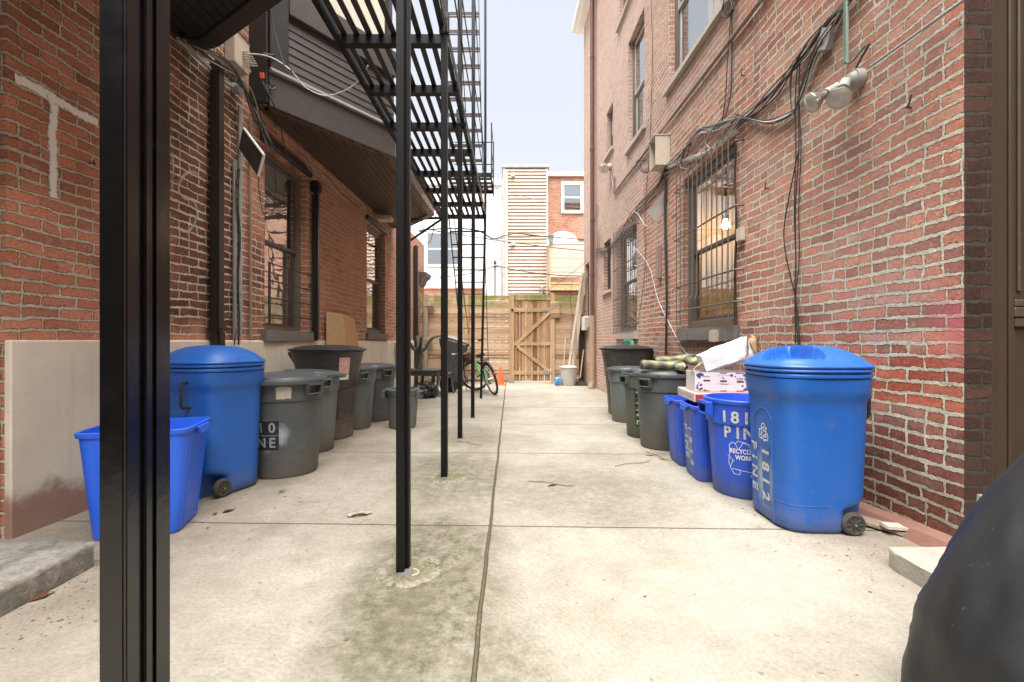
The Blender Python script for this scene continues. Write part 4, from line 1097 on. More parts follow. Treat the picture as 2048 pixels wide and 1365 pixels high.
cable('thin black wire hanging down over the boards right of the gate', [PD(*q) for q in ((1145,560,12.5),(1141,600,12.5),(1146,640,12.5),(1142,665,12.5),(1146,690,12.5))], .005, 'cable_b')

# ================================================================== WIRES AND BOXES ON THE RIGHT WALL
def wallpath(Pf, pts, n=.02, jit=.004):
    return [Pf(x, y, n + rnd.uniform(0, jit)*3) for x, y in pts]
gB = 'cables bundled along the right brick wall'
def bundle(pts, cnt, spread, name, labels, mats, rs=(.004,.0075), n0=.02):
    for k in range(cnt):
        off = [(rnd.uniform(-spread, spread), rnd.uniform(-spread, spread)) for _ in pts]
        p = [PR(x+o[0], y+o[1], n0 + rnd.uniform(0,.03)) for (x, y), o in zip(pts, off)]
        mb = MB(); mb.tube(p, rnd.uniform(*rs), 5, smooth=5)
        b = base_of(p)
        o = mb.build(name, M[mats[k % len(mats)]], None, loc=b); tag(o, labels, 'cable', gB)
def multi(pts, cnt, spread, name, label, mats, rs=(.0035,.006), n0=.02, Pf=PR, cat='cable bundle', group=None):
    T = None
    cp = [Pf(x, y, n0) for x, y in pts]
    T = thing(name, label, cat, tuple(base_of(cp)), group=group)
    for k in range(cnt):
        ph = rnd.uniform(0, 6); a = rnd.uniform(.3, 1)*spread
        p = []
        for i, (x, y) in enumerate(pts):
            p.append(Pf(x + a*math.sin(ph + i*1.1) + rnd.uniform(-.25,.25)*spread, y + a*math.cos(ph*1.3 + i*.9) + rnd.uniform(-.25,.25)*spread, n0 + .025*(k % 3)/2))
        mb = MB(); mb.tube(p, rnd.uniform(*rs), 5, smooth=6)
        mb.build('cable', M[mats[k % len(mats)]], T, world=True)
    return T
multi([(1735,-30),(1702,8),(1668,40),(1640,78),(1618,112),(1585,150),(1550,190),(1510,228),(1478,250)], 11, 8, 'cable_bundle', 'black cable bundle running down the wall from above the twin floodlight', ['cable_b','cable_b','cable_g','cable_b','pipegreen'])
multi([(1700,15),(1660,85),(1640,120),(1612,190),(1590,225),(1545,245),(1510,242),(1478,232)], 6, 6, 'cable_bundle', 'pale and black cables drooping in a loop from the upper right to the window head', ['cable_w','cable_b','cable_w','cable_b'])
multi([(1480,236),(1450,252),(1420,262),(1400,270),(1385,290),(1368,312),(1350,330),(1322,340)], 12, 9, 'cable_bundle', 'tangled grey and white cables over the top of the large barred window', ['cable_g','cable_b','cable_w','cable_g','cable_b'])
multi([(1475,262),(1450,285),(1420,305),(1390,318),(1360,328),(1340,332)], 7, 6, 'cable_bundle', 'pale cables sloping close above the bars of the large window', ['cable_w','cable_w','cable_g'])
multi([(1338,335),(1326,365),(1306,390),(1285,412),(1272,430),(1258,450),(1245,470),(1232,488),(1215,502),(1197,502)], 9, 7, 'cable_bundle', 'black cable bundle falling from the tan meter box past the second barred window', ['cable_b','cable_b','cable_g','cable_b'])
multi([(1200,410),(1196,440),(1198,480),(1195,520),(1198,560)], 3, 3, 'cable_bundle', 'thin cables tangled behind the red brown downspout', ['cable_g','pipegreen','cable_b'])
multi([(1608,112),(1604,200),(1606,300),(1601,420),(1603,520),(1599,600),(1604,690)], 3, 3, 'cable_bundle', 'black cables hanging straight down the bare brick below the floodlight cables', ['cable_b'], rs=(.0035,.006))
multi([(1604,300),(1588,370),(1572,460),(1578,520),(1592,580),(1600,620),(1606,690)], 1, 2, 'drop_cable', 'single black cable bowing out left of the vertical cables on bare brick', ['cable_b'], rs=(.004,.005), cat='cable')
multi([(1478,290),(1476,360),(1478,450),(1475,560),(1477,660)], 2, 2.5, 'drop_cable', 'thick black cable running down along the right side of the large barred window', ['cable_b'], rs=(.006,.008), cat='cable')
multi([(1335,360),(1334,430),(1336,520),(1338,600),(1336,710)], 2, 1.5, 'drop_cable', 'dark conduit cable dropping between the two barred windows', ['cable_b','cable_b'], rs=(.011,.013), cat='cable')
multi([(1305,0),(1307,100),(1304,220),(1302,300),(1294,420),(1294,520),(1287,590),(1277,650)], 1, 1.5, 'drop_cable', 'thin wire hanging the full height of the wall just left of the meter box', ['cable_b'], rs=(.004,.005), cat='cable')
multi([(1472,-10),(1470,60),(1467,130),(1461,190),(1452,240)], 3, 4, 'drop_cable', 'black cables coming down beside the upper triple window', ['cable_b','cable_g'], rs=(.004,.006), cat='cable')
multi([(1512,60),(1513,110),(1511,175),(1505,195)], 1, 1, 'drop_cable', 'thin twine hanging on the upper brick right of the black cables', ['cable_g'], rs=(.0025,.003), cat='cable')
multi([(1255,480),(1297,528),(1318,600),(1345,655),(1370,700),(1395,722)], 1, 1, 'drop_cable', 'thin white cord slanting down the brick to the white bag', ['cable_w'], rs=(.004,.004), cat='cable')
multi([(1478,600),(1462,575),(1462,550),(1478,520),(1482,500)], 1, 2, 'drop_cable', 'thin looped wire beside the bars of the large window', ['cable_g'], rs=(.0025,.003), cat='cable')
multi([(1440,690),(1455,705),(1474,700),(1480,672),(1470,640)], 1, 1, 'drop_cable', 'short dark wire looping under the window sill boxes', ['cable_b'], rs=(.004,.004), cat='cable')
multi([(1322,340),(1308,345),(1296,328),(1300,318),(1314,322)], 5, 5, 'cable_bundle', 'messy cut wire ends sticking out beneath the meter box', ['cable_b','redrust','cable_b'], rs=(.003,.005), n0=.14)
multi([(1500,225),(1470,262),(1440,300),(1425,290),(1450,250)], 3, 6, 'cable_bundle', 'loose grey cable loops spilling over the upper right bars of the large window', ['cable_g','cable_w','cable_b'], rs=(.003,.005), n0=.06)
multi([(1405,275),(1385,300),(1375,330),(1390,340),(1372,352)], 3, 5, 'cable_bundle', 'small tangle of black wires left of the large window top', ['cable_b','cable_b','cable_g'], rs=(.003,.005), n0=.06)
multi([(1462,-5),(1455,25),(1464,38),(1478,20),(1472,-8)], 2, 2, 'drop_cable', 'coiled end of black cable beside the upper triple window', ['cable_b'], rs=(.005,.006), cat='cable', n0=.05)
multi([(1628,92),(1600,150),(1602,230),(1618,170),(1650,90),(1690,40)], 2, 5, 'cable_bundle', 'thin black cable loop hanging below the grey junction box', ['cable_b'], rs=(.004,.005), n0=.05)
# horizontal conduit
T = thing('wall_conduit', 'long brown horizontal conduit crossing the brick above the ground floor windows', 'conduit', tuple(RW.p(6, 0, 3.97)))
mb = MB(); mb.tube([RW.p(u, .03, 3.98) for u in (3.2, 4.4, 6.0, 7.6, 9.24)] + [RW.p(9.24, .03, 4.30)], .021, 8); mb.build('pipe', M['pipebrown'], T, world=True)
mb = MB()
for u in (4.0, 5.2, 6.6, 7.9, 8.9): mb.tube([RW.p(u-.02, .03, 3.98), RW.p(u+.02, .03, 3.98)], .027, 8)
mb.build('strap', M['pipegrey'], T, world=True)
T = thing('wall_conduit', 'thin vertical green conduit coming down to the twin floodlight', 'conduit', tuple(RW.p(3.0, 0, 2.75)))
mb = MB(); mb.tube([RW.p(3.0, .045, z) for z in (4.6, 3.6, 2.84)], .016, 8); mb.build('pipe', M['pipegrey'], T, world=True)
mb = MB(); mb.tube([RW.p(2.975, .065, 4.6), RW.p(2.985, .068, 3.6), RW.p(2.98, .065, 2.95), RW.p(2.96, .07, 2.82), RW.p(2.9, .07, 2.80), RW.p(2.82, .06, 2.84)], .006, 6, smooth=4); mb.build('green_wire', pm('green_wire', (.05,.16,.09), .5), T, world=True)
# armoured flex cable
mb = MB(); a, b = PR(1757,134,.05), PR(1960,-10,.04)
m = 120; pts = [a.lerp(b, i/m) for i in range(m+1)]
mb.tube(pts, [.0085 if i % 2 else .0055 for i in range(m+1)], 6)
o = mb.build('flexible_conduit', M['pipegrey'], None, loc=base_of([a,b])); tag(o, 'ribbed metal flexible conduit slanting up right from the floodlight', 'conduit')
# floodlight
fl0 = RW.p(2.94, 0, 2.70)
FL = thing('floodlight', 'twin headed silver floodlight mounted on the brick wall with bare reflector bulbs', 'floodlight', tuple(fl0))
mb = MB(); mb.cyl(RW.p(2.94,0,2.70), RW.p(2.94,.05,2.70), .062, .058, n=20); mb.cyl(RW.p(2.94,.05,2.70), RW.p(2.94,.075,2.70), .05, .03, n=20); mb.build('box', M['boxgrey'], FL, world=True, bev=.003)
def head(p0, d, nm):
    d = Vector(d).normalized(); p0 = Vector(p0)
    mb = MB(); mb.cyl(p0, p0+d*.085, .030, .034, n=18); a = mb.build('lamp_socket', M['boxgrey'], FL, world=True, bev=.003)
    prof = [(.024,.085),(.026,.11),(.040,.135),(.060,.165),(.066,.185),(.066,.192)]
    u = d.orthogonal().normalized(); v = d.cross(u)
    mb = MB(); mb.rings([[p0 + d*h_ + (u*math.cos(t)+v*math.sin(t))*r for t in [2*PI*k/28 for k in range(28)]] for r, h_ in prof], True, True, False)
    mb.build('bulb', pm(nm, (.42,.42,.38), .28, .12, 10, metal=.85), FL, world=True)
    mb = MB(); mb.rings([[p0 + d*h_ + (u*math.cos(t)+v*math.sin(t))*r for t in [2*PI*k/28 for k in range(28)]] for r, h_ in [(.0655,.190),(.055,.198),(.03,.203),(.002,.205)]], True, False, True)
    mb.build('lens', pm(nm+'_lens', (.50,.48,.40), .12, .25, 30, bump=.5, bs=50), FL, world=True)
head(RW.p(2.93,.10,2.68), (-.35,-.28,-.55), 'lamp_silver'); head(RW.p(2.99,.10,2.68), (-.75,.10,-.42), 'lamp_silver_b')
mb = MB(); mb.tube([RW.p(2.94,.05,2.72), RW.p(2.90,.03,2.80), RW.p(2.84,.02,2.86)], .007, 6, smooth=4); mb.build('lead', M['cable_b'], FL, world=True)
# second small floodlight far
p = PR(1222, 335, .0)
FL2 = thing('floodlight', 'small pale twin floodlight high on the brick near the downspout', 'floodlight', tuple(p))
mb = MB(); q = p - Vector((.06,0,0)); mb.cyl(p, q, .07, n=16); mb.cyl(q, q+Vector((-.16,-.05,-.06)), .05, .085, n=16); mb.cyl(q, q+Vector((-.10,-.18,-.10)), .05, .085, n=16); mb.build('lamp_heads', M['boxtan'], FL2, world=True, bev=.004)
mb = MB(); mb.tube([p+Vector((-.02,-.02,-.05)), PR(1228,372,.02), PR(1231,388,.02)], .016, 6, smooth=3); mb.build('stem', M['pipebrown'], FL2, world=True)
# crushed grey box in the cables
p = PR(1662, 78, 0)
mb = MB(); mb.box((-.05,-.055,-.07),(0,.055,.07)); 
bmesh.ops.subdivide_edges(mb.bm, edges=mb.bm.edges[:], cuts=3, use_grid_fill=True)
for v in mb.bm.verts: v.co += mnoise.noise_vector(v.co*20)*.012
o = mb.build('junction_box', M['boxgrey'], None, bev=0); o.location = p; o.rotation_euler = (R(25),0,0); tag(o, 'battered grey junction box caught in the cables at the upper right', 'junction box')
# tan meter box
p = PR(1334, 308, 0)
MT = thing('meter_box', 'tan metal utility box with open side mounted high between the barred windows', 'utility box', tuple(p))
mb = MB(); mb.box((-.20,-.13,-.20),(0,-.125,.19)); mb.box((-.20,.125,-.20),(0,.13,.19)); mb.box((-.20,-.1245,-.20),(0,.1245,-.195)); mb.box((-.005,-.1245,-.1945),(-.001,.1245,.185)); mb.build('case', M['boxtan'], MT, bev=.001)
mb = MB(); mb.box((-.212,-.14,.192),(0,.135,.205)); mb.build('hood', M['boxtan'], MT, bev=.003)
mb = MB(); mb.box((-.12,-.08,-.15),(-.01,.1,.15)); mb.build('terminal', M['boxgrey'], MT, bev=.01)
mb = MB(); mb.box((-.21,-.10,-.36),(-.205,.13,-.03)); 
# white dangling panel
MP = thing('utility_plate', 'white plastic panel hanging askew beneath the meter box', 'panel', tuple(PD(1320, 414, 6.45)))
mb = MB(); mb.prism([PD(1329,382,6.35), PD(1348,398,6.42), PD(1311,445,6.50), PD(1294,424,6.44)], (.004,.014,0)); mb.build('plate', M['boxwhite'], MP, world=True, bev=.003, seg=2)
for qx, qy in ((1331,397),(1334,402)):
    mb = MB(); q = PD(qx,qy,6.37); mb.cyl(q, q+Vector((0,-.012,0)), .016, n=14); mb.build('plug', M['cable_b'], MP, world=True)
multi([(1309,440),(1306,452),(1298,452),(1290,440),(1283,428),(1275,424)], 1, .5, 'strap_loop', 'wide white strap curling down from the hanging white panel', ['cable_w'], rs=(.004,.005), cat='strap', n0=.06)
# small boxes
def wbox(px, py, w_, d, h_, mat, label, name='junction_box', cat='junction box', rot=0):
    p = PR(px, py, 0); mb = MB(); mb.box((-d, -w_/2, -h_/2), (0, w_/2, h_/2))
    o = mb.build(name, M[mat], None, bev=.008, seg=2); o.location = p; o.rotation_euler = (rot, 0, 0); tag(o, label, cat); return o
wbox(1486, 470, .10, .045, .13, 'boxtan', 'small tan outlet box at the right edge of the large barred window')
wbox(1322, 526, .10, .06, .46, 'pipebrown', 'narrow brown vertical box with a slot between the two barred windows', 'utility_box', 'utility box')
wbox(1443, 673, .11, .11, .13, 'sill_lt', 'left grey brown box attached at the large window sill')
wbox(1462, 672, .10, .10, .13, 'sill', 'right dark box attached at the large window sill')
for px, py in ((1490,152), (1538,378), (1823,216)):
    p = PR(px, py, 0); mb = MB(); r_ = .022 if px < 1800 else .03
    mb.tube([p, p+Vector((-.03,0,0)), p+Vector((-.045,-r_,-.01)), p+Vector((-.05,-r_*1.6,.012)), p+Vector((-.05,-r_*1.9,.04))], .0045, 6, smooth=4)
    o = mb.build('iron_hook', M['blackrust'], None, loc=p); tag(o, {1490:'highest small rusty hook in the brick by the horizontal conduit', 1538:'middle small rusty hook on bare brick right of the large window', 1823:'largest rusty iron hook in the brick right of the floodlight'}[px], 'hook')
# window air conditioner far right, and dark lattice strip
AC = thing('air_conditioner', 'white window air conditioner jutting from the wall beyond the downspout', 'air conditioner', tuple(RW.p(12.3, 0, 1.45)))
mb = MB(); RW.box(mb, 12.05, 12.55, -.05, .13, 1.33, 1.70); mb.build('case', M['boxwhite'], AC, world=True, bev=.012, seg=2)
mb = MB()
for i in range(9): RW.box(mb, 12.046, 12.05, .0, .12, 1.36+.034*i, 1.375+.034*i)
mb.build('grille', M['boxgrey'], AC, world=True)
mb = MB(); mb.box((1.80, 12.50, fz), (1.93, 12.56, 1.75)); 
for i in range(14): mb.cyl((1.815, 12.497, .02+.12*i), (1.815, 12.494, .02+.12*i), .012, n=8)
o = mb.build('metal_rack', M['blackrust'], None, loc=(1.86,12.5,fz)); tag(o, 'dark perforated metal upright leaning at the right end of the fence', 'upright')

# ================================================================== WIRES ON THE LEFT WALL
def lcab(label, pts, cnt, spread, mats, rs, n0=.05, cat='cable', name='wall_cable'):
    return multi(pts, cnt, spread, name, label, mats, rs=rs, n0=n0, Pf=PL, cat=cat)
lcab('black and grey cables sweeping down from behind the foreground post to the left window', [(335,78),(370,100),(410,125),(440,150),(462,180),(485,225),(505,270),(520,300)], 10, 9, ['cable_b','cable_g','cable_b'], (.004,.007), .12, 'cable bundle', 'cable_bundle')
lcab('thin looped black wires hanging from the grey utility box on the left wall', [(480,110),(500,115),(520,135),(522,160),(505,178),(485,165)], 6, 11, ['cable_b','cable_g'], (.003,.004), .2, 'cable bundle', 'cable_bundle')
lcab('pale thin wires curling over the left window head', [(560,200),(590,280),(600,325),(612,345),(640,355),(680,395),(720,425),(760,432)], 3, 4, ['cable_w','cable_g','cable_b'], (.0025,.0035), .06)
lcab('black wire hanging in a long loop left of the left window', [(500,330),(502,380),(510,425),(522,434),(533,420),(537,370),(532,300)], 1, 1, ['cable_b'], (.004,.004), .08)
lcab('black cables lashed to the grey conduits beside the left window', [(462,340),(460,400),(466,480),(462,560),(464,640),(460,690)], 3, 3, ['cable_b'], (.003,.005), .05, 'cable bundle', 'cable_bundle')
cable('black cable dropping from the orange clips over the dark fascia', [PD(*q) for q in ((520,155,4.45),(545,205,4.5),(560,250,4.7),(570,300,4.9),(590,345,5.2))], .006, 'cable_b', 5)
cable('white cable swagging along the dark siding up to the fire escape', [PD(*q) for q in ((497,108,4.5),(540,115,4.55),(580,140,4.6),(610,175,4.7),(650,192,4.8),(690,182,4.7),(720,160,4.5),(736,132,4.2))], .006, 'cable_w', 6)
cable('thin black cable falling down the dark corner board', [PD(*q) for q in ((540,15,4.65),(548,60,4.65),(562,110,4.6),(572,138,4.55),(585,150,4.5),(578,130,4.5))], .005, 'cable_b', 5)
cable('black cable hanging in a loop under the far end of the fire escape', [PD(*q) for q in ((830,320,8.7),(838,400,8.9),(846,460,9.1),(852,485,9.2),(862,480,9.2),(872,430,9.1),(880,395,9))], .007, 'cable_b', 5)
for (u, z1, lab, mt) in ((yL(462), 2.75, 'pale grey vertical conduit nearest the dark downspout on the left wall', 'pipegrey'), (yL(473), 3.3, 'darker grey vertical conduit in the middle of the three on the left wall', 'boxgrey'), (yL(494), 3.3, 'thin brown vertical conduit just left of the left window', 'pipebrown')):
    mb = MB(); rr_ = .019 if mt != 'pipebrown' else .014
    mb.tube([LW.p(u, .035, 1.07), LW.p(u, .035, z1)], rr_, 8)
    for z in (1.5, 2.2, 2.7): mb.tube([LW.p(u, .035, z), LW.p(u, .035, z+.03)], rr_*1.25, 8)
    o = mb.build('wall_conduit', M[mt], None, loc=LW.p(u, 0, 1.07)); tag(o, lab, 'conduit')
mb = MB(); mb.tube([PL(345,78,.04), PL(440,165,.04), PL(455,175,.05)], .017, 8); mb.cyl(PL(462,178,.03), PL(462,178,.09), .05, n=14); o = mb.build('wall_conduit', M['pipegrey'], None, loc=PL(400,178,0)); tag(o, 'grey conduit sloping with the eave and ending in a round box on the left wall', 'conduit')
UB = thing('utility_box', 'dirty pale utility box with many cable connectors high on the left wall', 'utility box', tuple(PL(462, 92, 0)))
mb = MB(); p = PL(466, 92, 0); mb.box((p.x, p.y-.13, p.z-.22), (p.x+.09, p.y+.12, p.z+.08)); mb.box((p.x+.0, p.y-.14, p.z+.081), (p.x+.10, p.y+.13, p.z+.09)); mb.build('case', M['boxtan'], UB, world=True, bev=.012, seg=2)
mb = MB(); q = PD(500, 115, 4.45); 
for i in range(7):
    for j in range(2): a = q + Vector((-.10+.03*j, -.0, .05-.022*i)) + Vector((.012*i,0,0)); mb.cyl(a, a + Vector((.075, -.01, -.006)), .006, n=8); mb.cyl(a + Vector((.02,0,0)), a + Vector((.035,0,0)), .009, n=6)
mb.beam(q+Vector((-.12,.01,.09)), q+Vector((-.01,.01,-.14)), .02, .03); mb.build('connector_row', M['boxtan'], UB, world=True)
mb = MB(); q = PD(522, 152, 4.45)
M['orange'] = pm('orange_plastic', (.65,.10,.03), .4, .1)
for dx in (0, .022): mb = MB(); mb.cbox(q+Vector((dx,0,0)), (.014,.02,.055)); mb.build('cable_clip', M['orange'], UB, world=True, bev=.002)
DP = thing('utility_plate', 'dark grey flat panel with pale edge hanging tilted beside the left window', 'panel', tuple(PD(501, 300, 4.5)))
mb = MB(); mb.prism([PD(485,257,4.40), PD(525,311,4.36), PD(514,352,4.42), PD(477,297,4.46)], (.006,.02,.002)); mb.build('plate', M['boxdark'], DP, world=True, bev=.003)
mb = MB(); mb.prism([PD(485,257,4.395), PD(525,311,4.355), PD(526.5,309,4.355), PD(486.5,255,4.395)], (.006,.024,.002)); mb.prism([PD(525,311,4.355), PD(514,352,4.415), PD(515.5,353,4.415), PD(527,311,4.355)], (.006,.024,.0)); mb.build('edge_strip', M['boxwhite'], DP, world=True)
SL = thing('soffit_light', 'small cream light fitting under the dark bay soffit', 'light fitting', tuple(PD(770, 442, 8.75)))
mb = MB(); mb.box((-.14,-.12,0),(.14,.12,.07)); mb.build('housing', M['boxtan'], SL, bev=.012, seg=2)
mb = MB(); mb.box((-.12,-.10,-.008),(.12,.10,-.001)); mb.build('diffuser', pm('cream_diffuser',(.55,.52,.40),.4,.05), SL, bev=.003)
mb = MB(); LW.box(mb, 10.05, 10.25, .03, .12, .62, 1.02); o = mb.build('meter_box', M['boxtan'], None, bev=.01, loc=LW.p(10.15,0,.6)); tag(o, 'small cream meter box on the stucco base beyond the second left window', 'utility box')
# hooks on the left wall
for i, (px, py) in enumerate(((178,327), (345,357), (670,522), (715,540))):
    p = PL(px, py, 0); mb = MB()
    mb.tube([p, p+Vector((.03,0,0)), p+Vector((.045,.0,-.012)), p+Vector((.05,-.02,-.012)), p+Vector((.05,-.022,.012))], .004, 6, smooth=3)
    o = mb.build('iron_hook', M['blackrust'], None, loc=p)
    tag(o, ['small rusty hook in the brick left of the foreground post','small rusty hook in the brick just right of the foreground post','small rusty hook in the brick between the two left windows','farther rusty hook in the brick beside the second left window'][i], 'hook')

# ================================================================== GRAFFITI
def paint_mat(name, col, thr=.45, alpha=.95):
    g = NG(name); P = g.pos(); uv = g.n('UVMap').outputs[0]
    u, v, _ = g.sep(uv)
    e = g.M('SUBTRACT', 1, g.M('MULTIPLY', g.M('ABSOLUTE', g.M('SUBTRACT', v, .5)), 2))
    n = g.noise(P, 55, 5, .75); n2 = g.noise(P, 9, 3)
    a = g.M('ADD', g.M('MULTIPLY', e, 1.5), g.M('ADD', g.M('MULTIPLY_ADD', n, 1.4, -.95), g.M('MULTIPLY_ADD', n2, .8, -.4)))
    a = g.M('MULTIPLY', g.step(a, thr-.2, thr+.25), alpha)
    g.fin(col, .8); g.set(g.p.inputs['Alpha'], a)
    return g.m
def ribbon(name, pts, width, mat, label, Pf=PL, n=.006, k=8, cat='graffiti', parent=None, group=None):
    P3 = spline([Pf(x, y, n) for x, y in pts], k) if len(pts) > 2 else [Pf(*pts[0], n).lerp(Pf(*pts[1], n), i/10) for i in range(11)]
    bm = bmesh.new(); uvl = bm.loops.layers.uv.new('UVMap'); prev = None
    rows = []
    for i, p in enumerate(P3):
        d = (P3[min(i+1,len(P3)-1)] - P3[max(i-1,0)]).normalized()
        s = d.cross(Vector((1,0,0))).normalized()
        w_ = width*(1 + .25*mnoise.noise(p*9)); rows.append((bm.verts.new(p - s*w_/2), bm.verts.new(p + s*w_/2)))
    for i in range(len(rows)-1):
        f = bm.faces.new((rows[i][0], rows[i+1][0], rows[i+1][1], rows[i][1]))
        for l, uv in zip(f.loops, ((i/9,0),((i+1)/9,0),((i+1)/9,1),(i/9,1))): l[uvl].uv = uv
    me = bpy.data.meshes.new(name); bm.to_mesh(me); bm.free()
    o = bpy.data.objects.new(name, me); me.materials.append(mat); C.objects.link(o)
    if parent: 
        o.parent = parent; me.transform(Matrix.Translation(-Vector(parent.location)))
    else: tag(o, label, cat, group)
    return o
M['spray'] = paint_mat('white_spray_paint', (.74,.71,.66), .60, .92)
M['spray_f'] = paint_mat('faint_spray_paint', (.50,.45,.40), .78, .5)
GT = thing('graffiti', 'white spray painted letter T on the brick left of the foreground post', 'graffiti', tuple(PL(104, 280, 0)))
ribbon('crossbar', [(28,158),(60,172),(100,195),(150,224),(194,246)], .12, M['spray'], None, parent=GT)
ribbon('stem', [(100,190),(108,215),(103,260),(104,320),(105,396)], .115, M['spray'], None, parent=GT)
GS_ = thing('graffiti', 'faint white curling spray paint mark low on brick beside the foreground post', 'graffiti', tuple(PL(380, 400, 0)))
ribbon('stroke', [(398,362),(392,348),(376,345),(362,358),(356,380),(366,396),(384,402),(392,420),(388,448),(372,464),(358,458)], .08, M['spray_f'], None, parent=GS_)
ribbon('stroke', [(343,305),(345,340),(342,380)], .06, M['spray_f'], None, parent=GS_)
# ================================================================== LETTERING
def text_bm(s, size, stretch=1.0, bold=0.0, spacing=1.0, maxe=.035):
    cu = bpy.data.curves.new('t', 'FONT'); cu.body = s; cu.size = size; cu.align_x = 'CENTER'; cu.align_y = 'CENTER'
    cu.offset = bold; cu.space_character = spacing; cu.resolution_u = 3; cu.fill_mode = 'FRONT'
    ob = bpy.data.objects.new('t', cu); C.objects.link(ob)
    dg = bpy.context.evaluated_depsgraph_get(); dg.update()
    me = bpy.data.meshes.new_from_object(ob.evaluated_get(dg))
    bpy.data.objects.remove(ob); bpy.data.curves.remove(cu)
    bm = bmesh.new(); bm.from_mesh(me); bpy.data.meshes.remove(me)
    bmesh.ops.triangulate(bm, faces=bm.faces[:])
    for _ in range(4):
        es = [e for e in bm.edges if e.calc_length() > maxe]
        if not es: break
        bmesh.ops.subdivide_edges(bm, edges=es, cuts=1)
        bmesh.ops.triangulate(bm, faces=[f for f in bm.faces if len(f.verts) > 3])
    for v in bm.verts: v.co.x *= stretch
    return bm
def place_bm(bm, fn, name, mat, parent):
    mb = MB(); mb.bm.free(); mb.bm = bm
    for v in bm.verts: v.co = Vector(fn(v.co.x, v.co.y))
    me = bpy.data.meshes.new(name); bm.to_mesh(me); bm.free()
    ob = bpy.data.objects.new(name, me); me.materials.append(mat); C.objects.link(ob); ob.parent = parent
    return ob
def grid_bm(x0, x1, y0, y1, nx=8, ny=4):
    bm = bmesh.new(); V = [[bm.verts.new((x0+(x1-x0)*i/nx, y0+(y1-y0)*j/ny, 0)) for i in range(nx+1)] for j in range(ny+1)]
    for j in range(ny):
        for i in range(nx): bm.faces.new((V[j][i], V[j][i+1], V[j+1][i+1], V[j+1][i]))
    return bm
def spray_white(name, col, alpha=.92):
    g = NG(name); o = g.obj()
    n = g.noise(o, 60, 4, .7)
    g.fin(col, .75); g.set(g.p.inputs['Alpha'], g.M('MULTIPLY', g.step(n, .30, .46), alpha)); return g.m
M['stencil'] = spray_white('white_stencil_paint', (.60,.60,.56))
M['stencil_g'] = spray_white('grey_stencil_paint', (.40,.42,.44), .8)
M['print_w'] = pm('white_print', (.72,.74,.76), .6, .15, 20)
M['black_patch'] = spray_white('black_spray_paint', (.014,.015,.016), .95)
def fuzzy(name, col, alpha):
    g = NG(name); o = g.obj(); uv = g.n('UVMap').outputs[0]; u, v, _ = g.sep(uv)
    du = g.M('MULTIPLY', g.M('SUBTRACT', u, .5), 2); dv = g.M('MULTIPLY', g.M('SUBTRACT', v, .5), 2)
    d = g.M('SQRT', g.M('ADD', g.M('MULTIPLY', du, du), g.M('MULTIPLY', dv, dv)))
    a = g.M('MULTIPLY', g.M('SUBTRACT', 1, g.step(g.M('ADD', d, g.M('MULTIPLY_ADD', g.noise(o, 25, 4, .7), .6, -.3)), .25, 1)), alpha)
    g.fin(col, .8); g.set(g.p.inputs['Alpha'], a); return g.m
M['overspray'] = fuzzy('white_overspray', (.42,.47,.53), .72)
def fuzz(fn, x0, x1, y0, y1, parent, mat, name='overspray', nx=10, ny=10):
    bm = grid_bm(x0, x1, y0, y1, nx, ny); uvl = bm.loops.layers.uv.new('UVMap')
    for f in bm.faces:
        for l in f.loops: l[uvl].uv = ((l.vert.co.x-x0)/(x1-x0), (l.vert.co.y-y0)/(y1-y0))
    return place_bm(bm, fn, name, mat, parent)
def outline(fn, pts, w_, parent, mat, name='printed_mark', closed=True):
    """thin flat line following 2-D points mapped on a surface"""
    bm = bmesh.new(); P = [Vector(p) for p in pts]; n = len(P)
    for i in range(n if closed else n-1):
        a, b = P[i], P[(i+1) % n]; d = (b-a)
        if d.length < 1e-6: continue
        m = max(1, int(d.length/.03)); s = Vector((-d.y, d.x)).normalized()*w_/2
        e = d.normalized()*w_*.35
        for k in range(m):
            p, q = a.lerp(b, k/m) - (e if k == 0 else e*0), a.lerp(b, (k+1)/m) + (e if k == m-1 else e*0)
            vs = [bm.verts.new((*(p-s), 0)), bm.verts.new((*(q-s), 0)), bm.verts.new((*(q+s), 0)), bm.verts.new((*(p+s), 0))]
            bm.faces.new(vs)
    return bm
ARW = [(-.30,-.42),(-.62,.14),(-.80,.03),(-.50,.62),(.12,.60)]
def recycle_bm(scale, w_):
    """three chasing outlined arrows"""
    out = bmesh.new()
    arrow = [(-.16,.88),(.20,.88),(.44,.48),(.60,.58),(.47,.12),(.02,.22),(.19,.32),(.02,.60),(-.10,.40),(-.40,.56)]
    for k in range(3):
        a = -2*PI*k/3
        pts = [Vector((x*math.cos(a)-y*math.sin(a), x*math.sin(a)+y*math.cos(a)))*scale for x, y in arrow]
        b = outline(None, pts, w_, None, None)
        me = bpy.data.meshes.new('t'); b.to_mesh(me); b.free(); out.from_mesh(me); bpy.data.meshes.remove(me)
    return out

